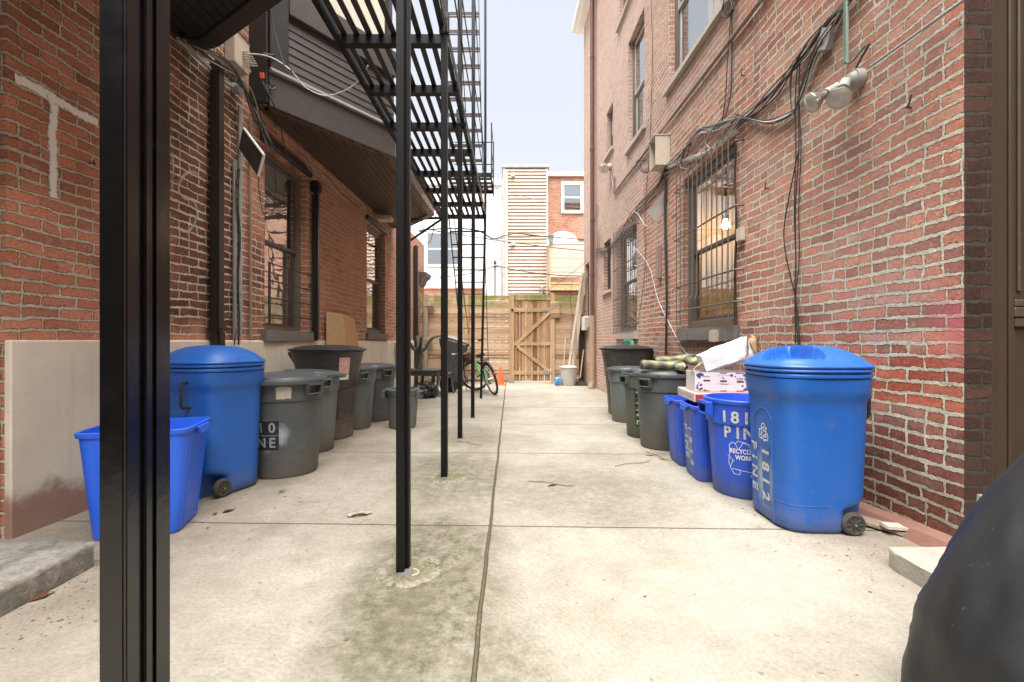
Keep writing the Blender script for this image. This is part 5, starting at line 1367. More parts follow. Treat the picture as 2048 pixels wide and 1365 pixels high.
# ================================================================== BINS
M['blue_roll'] = pm('blue_bin_plastic', (.012,.105,.42), .42, .10, 4, bump=.25, bs=220, bd=.0008, grime=.35, gcol=(.15,.14,.13), gz_=(0,.22), scuff=.12)
M['blue_vivid'] = pm('vivid_blue_bin_plastic', (.016,.085,.55), .42, .10, 4, bump=.2, bs=200, bd=.0008, grime=.5, gcol=(.12,.12,.15), gz_=(0,.2), scuff=.15)
M['blue_vivid2'] = pm('blue_crate_plastic', (.022,.125,.74), .36, .06, 4, bump=.2, bs=200, bd=.0008, scuff=.06)
M['grey_bin'] = pm('grey_bin_plastic', (.072,.080,.082), .5, .25, 4, bump=.3, bs=180, bd=.0008, grime=.6, gcol=(.16,.14,.11), gz_=(0,.3), streak=.18, scuff=.15)
M['grey_bin2'] = pm('pale_grey_bin_plastic', (.118,.138,.135), .5, .2, 4, bump=.3, bs=180, bd=.0008, grime=.55, gcol=(.20,.16,.11), gz_=(0,.3), streak=.2, scuff=.15)
M['grey_lid'] = pm('grey_lid_plastic', (.065,.075,.078), .42, .16, 6, bump=.3, bs=120, bd=.001, speck=.2)
M['green_bin'] = pm('green_grey_bin_plastic', (.07,.09,.075), .5, .25, 5, grime=.8, gcol=(.11,.12,.06), gz_=(0,.6), streak=.35)
M['brown_bin'] = pm('brown_black_bin_plastic', (.042,.037,.033), .45, .2, 5, bump=.3, bs=160, bd=.0008, grime=.6, gcol=(.20,.16,.12), gz_=(0,.35), speck=.4, scuff=.2)
M['black_lid'] = pm('black_lid_plastic', (.022,.022,.023), .40, .2, 6, scuff=.2, speck=.2)
M['rubber'] = pm('black_rubber', (.02,.02,.02), .75, .3, 20, grime=.3)
M['hub'] = pm('grey_hub', (.06,.06,.06), .5, .2, 20)
M['steel'] = pm('bright_steel', (.6,.6,.6), .3, .1, 20, metal=.9)

def rho(t, hx, hy, n): return (abs(math.cos(t)/hx)**n + abs(math.sin(t)/hy)**n)**(-1/n)
RN = 96
def sering(hx, hy, z, n=4.2, cx=0, cy=0, fx=None):
    out = []
    for k in range(RN):
        t = 2*PI*k/RN; r = rho(t, hx, hy, n); x, y = r*math.cos(t), r*math.sin(t)
        if fx: x, y, zz = fx(x, y, z)
        else: zz = z
        out.append((cx+x, cy+y, zz))
    return out
def bodyhx(z): return .232 + .022*z/.86
def bodyhy(z): return .240 + .026*z/.86
def rollout(label, loc, rz, group, lettered):
    T = thing('recycling_bin', label, 'recycling bin', loc, rz, group=group)
    def notch(x, y, z):
        # wheel housing: the back foot of the body is drawn in
        k = 1 - min(1, max(0, (z - .13)/.05))
        k = k*k*(3-2*k)
        if x > .03: x = x - (x-.03)*.62*k*(1 if abs(y) > .14 else 0)
        return x, y, z
    mb = MB()
    zs = [0, .008, .03, .08, .12, .135, .15, .165, .185, .22, .35, .5, .62, .70, .735, .75, .79, .835, .85]
    ex = {0: -.03, .008: -.012, .03: 0, .735: .004, .75: .012, .79: .016, .835: .017, .85: .017}
    mb.rings([sering(bodyhx(z)+ex.get(z, 0), bodyhy(z)+ex.get(z, 0), z, 4.0, fx=notch) for z in zs])
    body = mb.build('body', M['blue_roll'], T, ang=50)
    # rims of the body and stacked lid
    mb = MB()
    pr = [(.852,.010),(.856,.026),(.868,.029),(.878,.024),(.880,.014)]
    mb.rings([sering(.254+e, .266+e, z, 3.4) for z, e in pr]); mb.build('rim', M['blue_roll'], T, ang=60)
    # lid: two flanges, then a dome with a scooped grip
    rows = []
    for z, e in ((.882,.020),(.886,.033),(.894,.036),(.902,.032),(.905,.024),(.908,.034),(.916,.038),(.925,.034),(.929,.024),(.934,.018)): rows.append(sering(.254+e, .266+e, z, 3.2))
    nr = 36
    for j in range(1, nr+1):
        s = 1 - j/nr*.985
        def dome(x, y, z, s=s):
            zz = .934 + .098*(1 - s**3.0)
            # scoop near the front (-x), wide moon shape
            dx, dy = x + .135, y + .075
            if -.27 < x < .0:
                wdt = .190*math.sqrt(max(0, 1 - ((x+.01)/.262)**2))
                if abs(dy) < wdt and x < -.015:
                    floor_ = .937 + .06*(x+.26)
                    k = min(1, (wdt-abs(dy))/.020)*min(1, (-.015-x)/.014)
                    zz = zz*(1-k) + min(zz, floor_)*k
            return x, y, zz
        rows.append(sering(.272*s, .284*s, 0, 3.2 - .8*(1-s), fx=dome))
    mb = MB(); mb.rings(rows); mb.build('lid', M['blue_roll'], T, ang=45)
    # wheels and axle
    for sy in (-1, 1):
        wx, wy, wz = .125, sy*.235, .063
        mb = MB(); c = Vector((wx, wy, wz))
        prof = [(.020,-.022),(.050,-.022),(.060,-.016),(.063,-.008),(.063,.008),(.060,.016),(.050,.022),(.040,.016),(.020,.018)]
        mb.rings([[c + Vector((r*math.cos(t), h_*sy, r*math.sin(t))) for t in [2*PI*k/28 for k in range(28)]] for r, h_ in prof])
        wh = mb.build('wheel', M['rubber'], T, ang=40)
        mb = MB()
        for k in range(8):
            t = 2*PI*k/8; mb.beam(c + Vector((.012*math.cos(t), sy*.019, .012*math.sin(t))), c + Vector((.046*math.cos(t), sy*.019, .046*math.sin(t))), .006, .006)
        mb.cyl(c + Vector((0, sy*.012, 0)), c + Vector((0, sy*.026, 0)), .011, n=12); mb.build('hub', M['hub'], wh)
        mb = MB(); mb.cyl(c + Vector((0, sy*.0262, 0)), c + Vector((0, sy*.030, 0)), .005, n=8); mb.build('axle_nut', M['steel'], wh)
    mb = MB(); mb.cyl((.125,-.235,.063),(.125,.235,.063),.007,n=8); mb.build('axle', M['steel'], T)
    # black grab handle at the back
    mb = MB(); xb = bodyhx(.6)+.01
    for hy_ in (-.10, .10): mb.tube([(xb-.02,hy_,.79),(xb+.045,hy_,.785),(xb+.05,hy_,.77),(xb+.05,hy_,.64),(xb+.045,hy_,.625),(xb-.02,hy_,.62)], .010, 8)
    mb.build('handle', M['rubber'], T)
    # surface mapping: s = distance round the body from the middle of the front (-x) face, z = height
    def surf(s, z, off=.003):
        hx, hy = bodyhx(z), bodyhy(z)
        t = PI + s/ .25
        # march for arc length
        t = PI; acc = 0; st_ = .02*(1 if s > 0 else -1); p0 = None
        r = rho(t, hx, hy, 4.0); p0 = Vector((r*math.cos(t), r*math.sin(t)))
        while acc < abs(s) - 1e-9:
            t1 = t + st_; r = rho(t1, hx, hy, 4.0); p1 = Vector((r*math.cos(t1), r*math.sin(t1))); dl = (p1-p0).length
            if acc + dl >= abs(s):
                f = (abs(s)-acc)/dl; p = p0.lerp(p1, f); d = (p1-p0).normalized(); nn = Vector((d.y, -d.x)); 
                if nn.dot(p) < 0: nn = -nn
                p = p + nn*off; return (p.x, p.y, z)
            acc += dl; t = t1; p0 = p1
        p = p0*1.0; nn = p.normalized(); p = p + nn*off
        return (p.x, p.y, z)
    # moulded arch on the front and base seam
    s0 = .02
    arch = [(s0-.10, .02), (s0-.10, .56)] + [(s0 - .10*math.cos(a), .56 + .10*math.sin(a)) for a in [PI*i/12 for i in range(1, 12)]] + [(s0+.10, .56), (s0+.10, .02)]
    mb = MB(); mb.tube([surf(a, b, .0005) for a, b in arch], .0045, 6, smooth=3); mb.build('arch_moulding', M['blue_roll'], body)
    mb = MB(); mb.tube([surf(s0+.10+.03*i, .155 if i < 9 else .155, .0003) for i in range(0, 11)], .0025, 5); mb.build('seam', M['blue_roll'], body)
    if lettered:
        def vert(sc):      # text running down: text x -> -z, text y -> s
            return lambda x, y: surf(sc + y, .34 - x, .0030)
        place_bm(recycle_bm(.062, .0062), lambda x, y: surf(s0 + .005 + x, .515 + y, .0032), 'recycling_symbol', M['print_w'], body)
        fuzz(lambda x, y: surf(s0 + x, .26 + y, .0018), -.12, .13, -.24, .20, body, M['overspray'], nx=16, ny=14)
        for ch, z in (('1', .405), ('8', .320), ('1', .235), ('2', .145)):
            place_bm(grid_bm(-.040,.040,-.045,.045,5,5), (lambda z0: lambda x, y: surf(s0+.022 + x, z0 + y, .0024))(z), 'stencil_patch', pm_patch, body)
            place_bm(text_bm(ch, .105, 1.0, .0035, maxe=.02), (lambda z0: lambda x, y: surf(s0+.018 + y, z0 - x, .0034))(z), 'number_lettering', M['stencil'], body)
        for ch, z in (('P', .42), ('I', .345), ('N', .26), ('E', .17)):
            place_bm(text_bm(ch, .100, 1.0, .003, maxe=.02), (lambda z0: lambda x, y: surf(s0-.118 + y, z0 - x, .0034))(z), 'name_lettering', M['stencil'], body)
    return T
pm_patch = pm('clean_blue_patch', (.016,.10,.36), .45, .1, 6)
# ---- right side
rollout('tall blue wheeled recycling bin stencilled PINE 1812 at the near end of the right row', (1.735, 2.775, gz(2.77)), R(-2), None, True)
rollout('tall blue wheeled recycling bin with dark handle behind the open crate on the left', (-2.155, 3.36, gz(3.36)), R(-108), None, False)

def square_bin(label, loc, rz, w0, d0, h, mat, group=None, kind='recycling bin', text=False, taper=.82):
    """open rectangular recycling bin: w0 x d0 outer size at the rim"""
    T = thing('recycling_crate', label, kind, loc, rz, group)
    def ring(z, e=0, n=9):
        k = taper + (1-taper)*z/h
        return sering(w0/2*k + e, d0/2*k + e, z, n)
    th = .006
    mb = MB()
    mb.rings([ring(0,-.012), ring(.006,-.003), ring(.02), ring(h*.35), ring(h*.70), ring(h*.86), ring(h-.028), ring(h-.027,.010), ring(h-.003,.012), ring(h,.009), ring(h,-.004), ring(h-.02,-.006), ring(h*.5,-.008), ring(.03,-.012)], True, True, True)
    body = mb.build('body', M[mat], T, ang=30)
    mb = MB()     # ribs on faces and corner mouldings
    for sx in (-1, 1):
        for yy in (-.30, .30):
            pts = []
            for z in (.03, h*.5, h-.07):
                k = taper + (1-taper)*z/h; pts.append((sx*(w0/2*k+.0005), yy*d0*k, z))
            mb.tube(pts, .0045, 6)
        for xx in (-.32, .32):
            pts = []
            for z in (.03, h*.5, h-.05):
                k = taper + (1-taper)*z/h; pts.append((xx*w0*k, sx*(d0/2*k+.0005), z))
            mb.tube(pts, .0045, 6)
    mb.build('ribs', M[mat], body)
    for sx in (-1, 1):       # grab lips hanging off the rim
        mb = MB(); x = sx*(w0/2+.010)
        mb.prism([(x, -.085, h-.012), (x, .085, h-.012), (x + sx*.004, .065, h-.055), (x + sx*.004, -.065, h-.055)], (sx*.016, 0, 0))
        mb.build('grip', M[mat], T, bev=.003)
    if text:
        def face(yc, z, off=.0025):
            k = taper + (1-taper)*z/h
            # -x face
            r = w0/2*k*(1 - (abs(yc)/(d0/2*k))**9)**(1/9) if abs(yc) < d0/2*k else 0
            return (-(r+off), -yc, z)
        fuzz(lambda x, y: face(x, .25+y, .0015), -.15, .15, -.24, .24, body, M['overspray_b'], nx=14, ny=14)
        for i, ch in enumerate('1812'):
            place_bm(text_bm(ch, .095, 1.0, .003, maxe=.02), (lambda z0: lambda x, y: face(.05 + y, z0 - x))(.385-.088*i), 'number_lettering', M['stencil'], body)
        for i, ch in enumerate('PINE'):
            place_bm(text_bm(ch, .095, 1.0, .003, maxe=.02), (lambda z0: lambda x, y: face(-.055 + y, z0 - x))(.385-.075*i), 'name_lettering', M['stencil'], body)
    return T
M['overspray_b'] = fuzzy('grey_overspray', (.30,.38,.52), .6)
square_bin('bright blue open recycling crate standing partly behind the foreground post on the left', (-2.07, 2.66, gz(2.6)), R(17), .50, .43, .58, 'blue_vivid2', taper=.80)
square_bin('blue square recycling crate stencilled PINE 1812 beside the round blue bin', (1.595, 3.665, gz(3.66)), R(-4), .44, .40, .575, 'blue_vivid', text=True, group=None)
square_bin('plain blue square recycling crate farther back next to the grey can', (1.615, 4.115, gz(4.1)), R(-3), .44, .39, .565, 'blue_vivid')

def round_can(name, label, loc, rt, rb, h, mat, lidmat=None, rz=0, group=None, cat='trash can', band=.16, lidtilt=(0,0), ribs=0, handles=True, lidz=None):
    T = thing(name, label, cat, loc, rz, group)
    mb = MB()
    zb = h - band
    def r_(z): return rb + (rt-rb)*z/h
    prof = [(rb-.022, 0), (rb-.008, .004), (rb, .018), (r_(h*.4), h*.4), (r_(zb), zb-.004), (r_(zb)+.012, zb+.002), (rt+.010, h-.030), (rt+.019, h-.027), (rt+.021, h-.006), (rt+.016, h), (rt-.002, h), (rt-.006, h-.02), (rb-.01, .02)]
    mb.lathe(prof, 56); body = mb.build('body', M[mat], T, ang=40)
    if handles:
        for s in (-1, 1):
            mb = MB(); z0, z1 = h-.135, h-.028
            r0 = rt + .008; r1 = rt + .052
            for sy in (-1, 1):
                mb.prism([(s*r0*.97, sy*.075, z1), (s*r1, sy*.070, z1), (s*r1, sy*.062, z0+.035), (s*r0*.97, sy*.066, z0)], (0, -sy*.008, 0))
            mb.box((min(s*r0*.98, s*r1), -.0615, z0+.022), (max(s*r0*.98, s*r1), .0615, z0+.031))
            mb.prism([(s*(r1-.007), -.069, z1+.004), (s*(r1+.004), -.069, z1+.004), (s*(r1+.003), -.062, z1-.016), (s*(r1-.007), -.062, z1-.016)], (0, .135, 0))
            mb.box((min(s*r0*.98, s*(r1+.004)), -.069, z1-.002), (max(s*r0*.98, s*(r1+.004)), .069, z1+.004))
            mb.build('handle', M[mat], T, bev=.002)
    if ribs:
        mb = MB()
        for k in range(ribs):
            t = 2*PI*(k+.5)/ribs
            for dt in (-.16, .16):
                mb.tube([((r_(z)+.001)*math.cos(t+dt), (r_(z)+.001)*math.sin(t+dt), z) for z in (.04, h*.45, zb-.03)], .0035, 5)
        mb.build('ribs', M[mat], body)
    if lidmat:
        mb = MB(); z = h if lidz is None else lidz
        rl = rt + .024
        mb.lathe([(rl-.004, z-.018), (rl+.004, z-.016), (rl+.007, z+.010), (rl+.002, z+.018), (rl-.045, z+.020), (rl-.055, z+.034), (rl-.10, z+.040), (rl-.18, z+.046), (.002, z+.050)], 56)
        for k in range(4):
            t = PI/2*k; mb.cbox((math.cos(t)*(rl+.012), math.sin(t)*(rl+.012), z-.002), (.03 if k % 2 == 0 else .07, .07 if k % 2 == 0 else .03, .022))
        ld_ = mb.build('lid', M[lidmat], T, ang=40)
        ld_.rotation_euler = (R(lidtilt[0]), R(lidtilt[1]), .35)
    T['_r'] = 0; del T['_r']
    return T, body, r_
def can_surf(r_, th0, off=.0035):
    return lambda x, z: ((r_(z)+off)*math.cos(th0 + x/r_(z)), (r_(z)+off)*math.sin(th0 + x/r_(z)), z)
gL, gRr = 'grey cans along the left wall', 'cans along the right wall'
# blue round recycling bin
T, body, rf = round_can('recycling_bin', 'round open blue recycling bin printed RECYCLING WORKS and stencilled 1812 PINE', (1.655, 3.30, gz(3.3)), .262, .215, .665, 'blue_vivid', None, rz=0, cat='recycling bin', band=.17)
for o in list(body.users_scene): pass
th = math.atan2(-3.3, -1.655) + .10
def rfb(z): return rf(z) + (.014 if z > .495 else 0)
def cs(off, t0=0): return lambda x, z: ((rfb(z)+off)*math.cos(th + t0 + x/.25), (rfb(z)+off)*math.sin(th + t0 + x/.25), z)
for i, ch in enumerate('1812'):
    place_bm(text_bm(ch, .108, .9, .003, maxe=.02), (lambda i: lambda x, y: cs(.004)(-.150+.064*i + x, .55+y))(i), 'number_lettering', M['stencil'], body)
for i, ch in enumerate('PINE'):
    place_bm(text_bm(ch, .108, .9, .003, maxe=.02), (lambda i: lambda x, y: cs(.004)(-.142+.068*i + x, .445+y))(i), 'name_lettering', M['stencil'], body)
place_bm(text_bm('RECYCLING', .043, .95, .0012, maxe=.02), lambda x, y: cs(.004)(-.035+x*.85, .325+y), 'printed_lettering', M['print_w'], body)
place_bm(text_bm('WORKS', .043, .95, .0012, maxe=.02), lambda x, y: cs(.004)(-.03+x*.85, .283+y), 'printed_lettering', M['print_w'], body)
for pts in ([(-.10,.29),(-.10,.365),(-.075,.385),(-.055,.375),(-.03,.335),(.0,.385),(.06,.375),(.12,.345)], [(-.055,.375),(-.035,.395),(.03,.385),(.055,.355),(.075,.365),(.085,.34),(.04,.345)],
            [(-.115,.29),(-.065,.255),(-.075,.262),(-.10,.21),(-.065,.17),(-.02,.17),(-.02,.20),(-.085,.205)], [(-.115,.29),(-.105,.285),(-.11,.24),(-.095,.215)], [(-.085,.205),(.08,.19),(.10,.215),(.10,.20),(.16,.20)], [(.08,.19),(.06,.165),(.10,.135),(.105,.15),(.16,.15)]):
    place_bm(outline(None, [(px_*.85-.045, pz_) for px_, pz_ in pts], .0032, None, None, closed=False), cs(.0038), 'printed_mark', M['print_w'], body)
# right row, going back
T, bR5, rf5 = round_can('trash_can', 'large slate grey lidded can carrying the plaid boots in the right row', (1.565, 4.77, gz(4.77)), .285, .242, .735, 'grey_bin', 'grey_lid', rz=R(215), group=gRr)
T, bR6, rf6 = round_can('trash_can', 'green stained grey can with vertical PINE stencil just behind the can with the boots', (1.55, 5.33, gz(5.33)), .27, .23, .72, 'green_bin', 'grey_lid', rz=R(195), group=gRr, lidtilt=(3,-4))
th6 = math.atan2(-5.33, -1.55) - .35 - R(195)
for i, ch in enumerate('PINE'):
    place_bm(grid_bm(-.05,.05,-.045,.045,4,4), (lambda i: lambda x, y: ((rf6(.5-.105*i+y)+.003)*math.cos(th6+x/.25), (rf6(.5-.105*i+y)+.003)*math.sin(th6+x/.25), .5-.105*i+y))(i), 'stencil_patch', M['black_patch'], bR6)
    place_bm(text_bm(ch, .11, 1.0, .003, maxe=.02), (lambda i: lambda x, y: ((rf6(.5-.105*i-x)+.005)*math.cos(th6+y/.25), (rf6(.5-.105*i-x)+.005)*math.sin(th6+y/.25), .5-.105*i-x))(i), 'lettering', M['stencil'], bR6)
round_can('trash_can', 'pale grey green can standing between the stencilled can and the big black bin', (1.60, 6.38, gz(6.38)), .27, .225, .70, 'grey_bin2', 'grey_lid', rz=R(100), group=gRr)
def big_bin(label, loc, rz, mat, spout=1, sx=.37, sy=.31, h=.92, group=None, sticker=False):
    T = thing('trash_bin', label, 'trash bin', loc, rz, group)
    mb = MB()
    def ring(kx, z, e=0, off=0): return sering(sx*kx+e, sy*kx+e, z, 2.6, cx=off)
    mb.rings([ring(.66,0,-.02), ring(.67,.01), ring(.72,.3), ring(.78,.55,0), ring(.775,.56,0), ring(.80,.575,.004), ring(.86,h*.80), ring(.93,h*.93,0,-.0), ring(.955,h-.02), ring(.98,h-.012,.0), ring(.98,h)])
    body = mb.build('body', M[mat], T, ang=40)
    # overhanging handle lip on one side
    mb = MB(); mb.prism([(spout*sx*.80, -.14, h-.012), (spout*(sx+.06), -.12, h-.012), (spout*(sx+.045), -.12, h-.05), (spout*sx*.80, -.14, h-.20)], (0, .28, 0)); mb.build('handle', M[mat], T, bev=.012, seg=2)
    rows = [ring(1.0,h+.001,.004), ring(1.0,h+.004,.016), ring(1.0,h+.018,.018), ring(1.0,h+.026,.006), ring(.93,h+.030), ring(.88,h+.044), ring(.6,h+.060), ring(.3,h+.066), ring(.02,h+.068)]
    mb = MB(); mb.rings(rows); mb.build('lid', M['black_lid'], T, ang=40)
    mb = MB()
    for s in (-1, 1):
        c = Vector((spout*sx*.62, s*sy*.55, .09)); mb.cyl(c - Vector((0,.02*1,0)), c + Vector((0,.02,0)), .09, n=24)
    mb.build('wheel', M['rubber'], T, bev=.006)
    for t in (-2.2, -1.2):
        mb = MB(); pts = []
        for z in (.10, .30, .45, .50): 
            r = rho(t, sx*(.68+.12*z), sy*(.68+.12*z), 2.6); pts.append((r*math.cos(t+ (.0 if z < .5 else .06)), r*math.sin(t+(.0 if z < .5 else .06)), z))
        mb.tube(pts, .006, 6, smooth=3); mb.build('rib', M[mat], body)
    return T, body
T8, b8 = big_bin('big black wheeled bin with domed lid at the far end of the right row', (1.72, 7.07, gz(7.07)), R(0), 'brown_bin', 1, .375, .32, .97, gRr)
# left row, going back
T, b3, rf3 = round_can('trash_can', 'nearest slate grey lidded can stencilled 1810 PINE with a pale paper label on the left', (-1.865, 3.83, gz(3.83)), .292, .252, .76, 'grey_bin', 'grey_lid', rz=R(-25), group=gL, lidtilt=(2,1))
tv = math.atan2(-3.83, 1.865) + R(25)
def c3(off, dt=0): 
    return lambda x, z: ((rf3(z) + (.013 if z > .6 else 0) + off)*math.cos(tv + dt + x/.27), (rf3(z)+(.013 if z > .6 else 0)+off)*math.sin(tv + dt + x/.27), z)
for row, z in (('1810', .40), ('PINE', .285)):
    for i, ch in enumerate(row):
        xc = -.335 + .082*i
        place_bm(grid_bm(xc-.048, xc+.048, z-.055, z+.055, 5, 5), c3(.003), 'stencil_patch', M['black_patch'], b3)
        place_bm(text_bm(ch, .105, .95, .002, maxe=.02), (lambda xc, z: lambda x, y: c3(.005)(xc+x, z+y))(xc, z), 'lettering', M['stencil_g'], b3)
fuzz(lambda x, y: c3(.0018)(x, y), -.25, -.0, .18, .48, b3, M['overspray'])
fuzz(lambda x, y: c3(.0016)(x, y), -.16, .06, .22, .46, b3, M['overspray'])
bm = grid_bm(-.055, .04, .625, .715, 6, 5)
for v in bm.verts: v.co.x += rnd.uniform(-.003,.003); v.co.y += rnd.uniform(-.004,.004)
place_bm(bm, c3(.004), 'paper_label', pm('torn_paper', (.52,.46,.38), .8, .3, 30), b3)
place_bm(text_bm('BRUTE', .055, 1.1, .002, maxe=.02), lambda x, y: c3(.004)(-.27+x, .69+y), 'lettering', M['black_patch'], b3)
T, b4, rf4 = round_can('trash_can', 'grey green lidded can tucked behind the nearest stencilled can on the left', (-2.02, 4.62, gz(4.6)), .285, .24, .745, 'grey_bin2', 'grey_lid', rz=R(-40), group=gL, lidtilt=(-3,2))
T5, b5 = big_bin('big brown black wheeled bin with domed lid and a red sticker in the left row', (-2.08, 5.28, gz(5.3)), R(-12), 'brown_bin', -1, .385, .34, .97, gL)
mb = MB(); t = -.35; 
def b5s(x, z, off=.004):
    t = -.52 + x/.3; k = .80+.12*(z-.575)/.35; r = rho(t, .385*(k+.02), .34*(k+.02), 2.6)+off+.006; return (r*math.cos(t), r*math.sin(t), z)
place_bm(grid_bm(-.05,.05,.72,.90,5,5), lambda x, y: b5s(x, y), 'sticker', pm('red_white_sticker', (.50,.30,.26), .5, .7, 45), b5)
place_bm(grid_bm(-.05,.05,.66,.715,5,3), lambda x, y: b5s(x, y), 'sticker', pm('white_sticker', (.6,.6,.58), .5, .2, 45), b5)
round_can('trash_can', 'grey lidded can right behind the big brown bin on the left', (-2.00, 5.86, gz(5.9)), .27, .22, .735, 'grey_bin2', 'grey_lid', rz=R(-50), group=gL)
T, b7, rf7 = round_can('trash_can', 'farthest slate grey lidded can with dirty base and dark stencil marks on the left', (-1.93, 6.48, gz(6.5)), .30, .255, .735, 'grey_bin', 'grey_lid', rz=R(-40), group=gL)
t7 = math.atan2(-6.48, 1.93) + R(40)
def c7(off): return lambda x, z: ((rf7(z)+off)*math.cos(t7-.75+x/.27), (rf7(z)+off)*math.sin(t7-.75+x/.27), z)
for ch, z in (('2', .40), ('E', .285)):
    place_bm(grid_bm(-.055,.055,z-.055,z+.055,5,5), c7(.003), 'stencil_patch', M['black_patch'], b7)
    place_bm(text_bm(ch, .105, 1, .002, maxe=.02), (lambda z: lambda x, y: c7(.005)(x, z+y))(z), 'lettering', M['stencil_g'], b7)
round_can('trash_can', 'small open ribbed grey can standing out on the concrete on the left', (-1.375, 5.86, gz(5.86)), .195, .16, .49, 'grey_bin2', None, rz=R(-5), band=.07, ribs=8)

# ---- things on the bins
# plaid boots
def plaid():
    g = NG('plaid_rubber'); o = g.obj(); x, y, z = g.sep(o)
    a = g.M('SINE', g.M('MULTIPLY', g.M('ADD', x, g.M('MULTIPLY', y, .6)), 46)); b = g.M('SINE', g.M('MULTIPLY', g.M('ADD', y, g.M('MULTIPLY', z, .8)), 38))
    c = g.ramp(g.M('MULTIPLY_ADD', a, .25, .5), [(.2, (.03,.045,.035)), (.5, (.12,.15,.09)), (.8, (.40,.32,.10))])
    c2 = g.ramp(g.M('MULTIPLY_ADD', b, .25, .5), [(.2, (.02,.025,.02)), (.6, (.13,.15,.11)), (.85, (.48,.43,.27))])
    return g.fin(g.mix(.5, c, c2), .35)
M['plaid'] = plaid()
M['boot_black'] = pm('black_boot_rubber', (.012,.012,.013), .35, .2, 10)
M['boot_cream'] = pm('cream_sole_band', (.55,.52,.45), .5, .1, 10)
def boot(label, loc, rot):
    T = thing('rubber_boot', label, 'boot', loc, rot=rot, group='pair of plaid boots on the can lid')
    # lies on its side; x: from the open top (-) to the foot (+)
    path = [(-.20,0,.058),(-.12,.0,.056),(-.04,0,.052),(.04,0,.050),(.10,.0,.052),(.145,-.012,.052),(.155,-.05,.050),(.150,-.10,.046),(.145,-.155,.040),(.142,-.185,.036)]
    rad = [.066,.060,.054,.050,.056,.064,.062,.058,.052,.034]
    P = spline([Vector(p) for p in path], 4); Rr = []
    for i in range(len(P)): f = i/(len(P)-1)*(len(rad)-1); j = int(min(f, len(rad)-2)); Rr.append(rad[j]+(rad[j+1]-rad[j])*(f-j))
    mb = MB(); mb.tube(P, Rr, 20)
    for v in mb.bm.verts: v.co.z = max(.004, v.co.z*.82) + (.004*mnoise.noise(v.co*25))
    mb.build('boot_body', M['plaid'], T, ang=60)
    mb = MB(); mb.tube([(-.212,0,.052),(-.2015,0,.052)], [.060,.064], 20)
    for v in mb.bm.verts: v.co.z = max(.004, v.co.z*.84)
    mb.build('opening', M['boot_black'], T)
    mb = MB(); mb.rings([[(.170+dx, y, z) for y, z in [(-.075 + .135*math.cos(t), .045 + .041*math.sin(t)) for t in [2*PI*k/24 for k in range(24)]]] for dx in (.0, .022)]); mb.build('sole', M['boot_black'], T, bev=.003)
    mb = MB(); mb.rings([[(.156+dx, y, z) for y, z in [(-.075 + .131*math.cos(t), .045 + .039*math.sin(t)) for t in [2*PI*k/24 for k in range(24)]]] for dx in (.0, .013)]); mb.build('welt', M['boot_cream'], T, bev=.002)
    return T
zl = gz(4.77) + .735 + .050
boot('front plaid rubber boot lying on its side on the grey can lid', (1.50, 4.66, zl+.002), (0, 0, R(-4)))
boot('rear plaid rubber boot lying across behind the front boot on the grey lid', (1.66, 4.80, zl+.050), (R(8), R(-6), R(10)))
# red and white flat box
BX = thing('cardboard_box', 'flat red and cream cardboard box lying across the two square blue crates', 'box', (1.63, 3.84, .578), R(-6))
M['card_cream'] = pm('cream_card', (.56,.50,.42), .75, .1, 12)
M['card_red'] = pm('red_printed_card', (.38,.035,.055), .6, .2, 9)
M['card_pink'] = pm('faded_red_card', (.50,.20,.17), .6, .35, 7)
M['card_white'] = pm('white_printed_card', (.62,.58,.60), .6, .12, 8)
M['kraft'] = pm('brown_kraft_card', (.42,.27,.14), .8, .2, 12)
M['kraft_lt'] = pm('tan_kraft_paper', (.58,.45,.32), .8, .15, 12)
mb = MB(); mb.box((-.20,-.27,0),(.30,.24,.070)); mb.build('carton', M['card_cream'], BX, bev=.003)
mb = MB(); mb.box((-.19,-.2715,.002),(.30,-.2705,.058)); mb.build('red_end', M['card_red'], BX)
mb = MB(); mb.box((-.17,-.26,.0708),(.29,.20,.0716)); mb.build('top_print', M['card_pink'], BX)
for i, (s, hgt) in enumerate((('FRESH FROZEN COOKIE DOUGH', .022), ('KEEP FROZEN', .012))):
    pass
mb = MB()
for i in range(26):
    y0 = -.23 + .017*i
    if i % 6 == 5: continue
    mb.box((-.2008, y0, .030), (-.2003, y0+.011, .030+rnd.uniform(.008,.014)))
mb.build('side_print', pm('faded_red_print', (.45,.28,.22), .7, .3), BX)
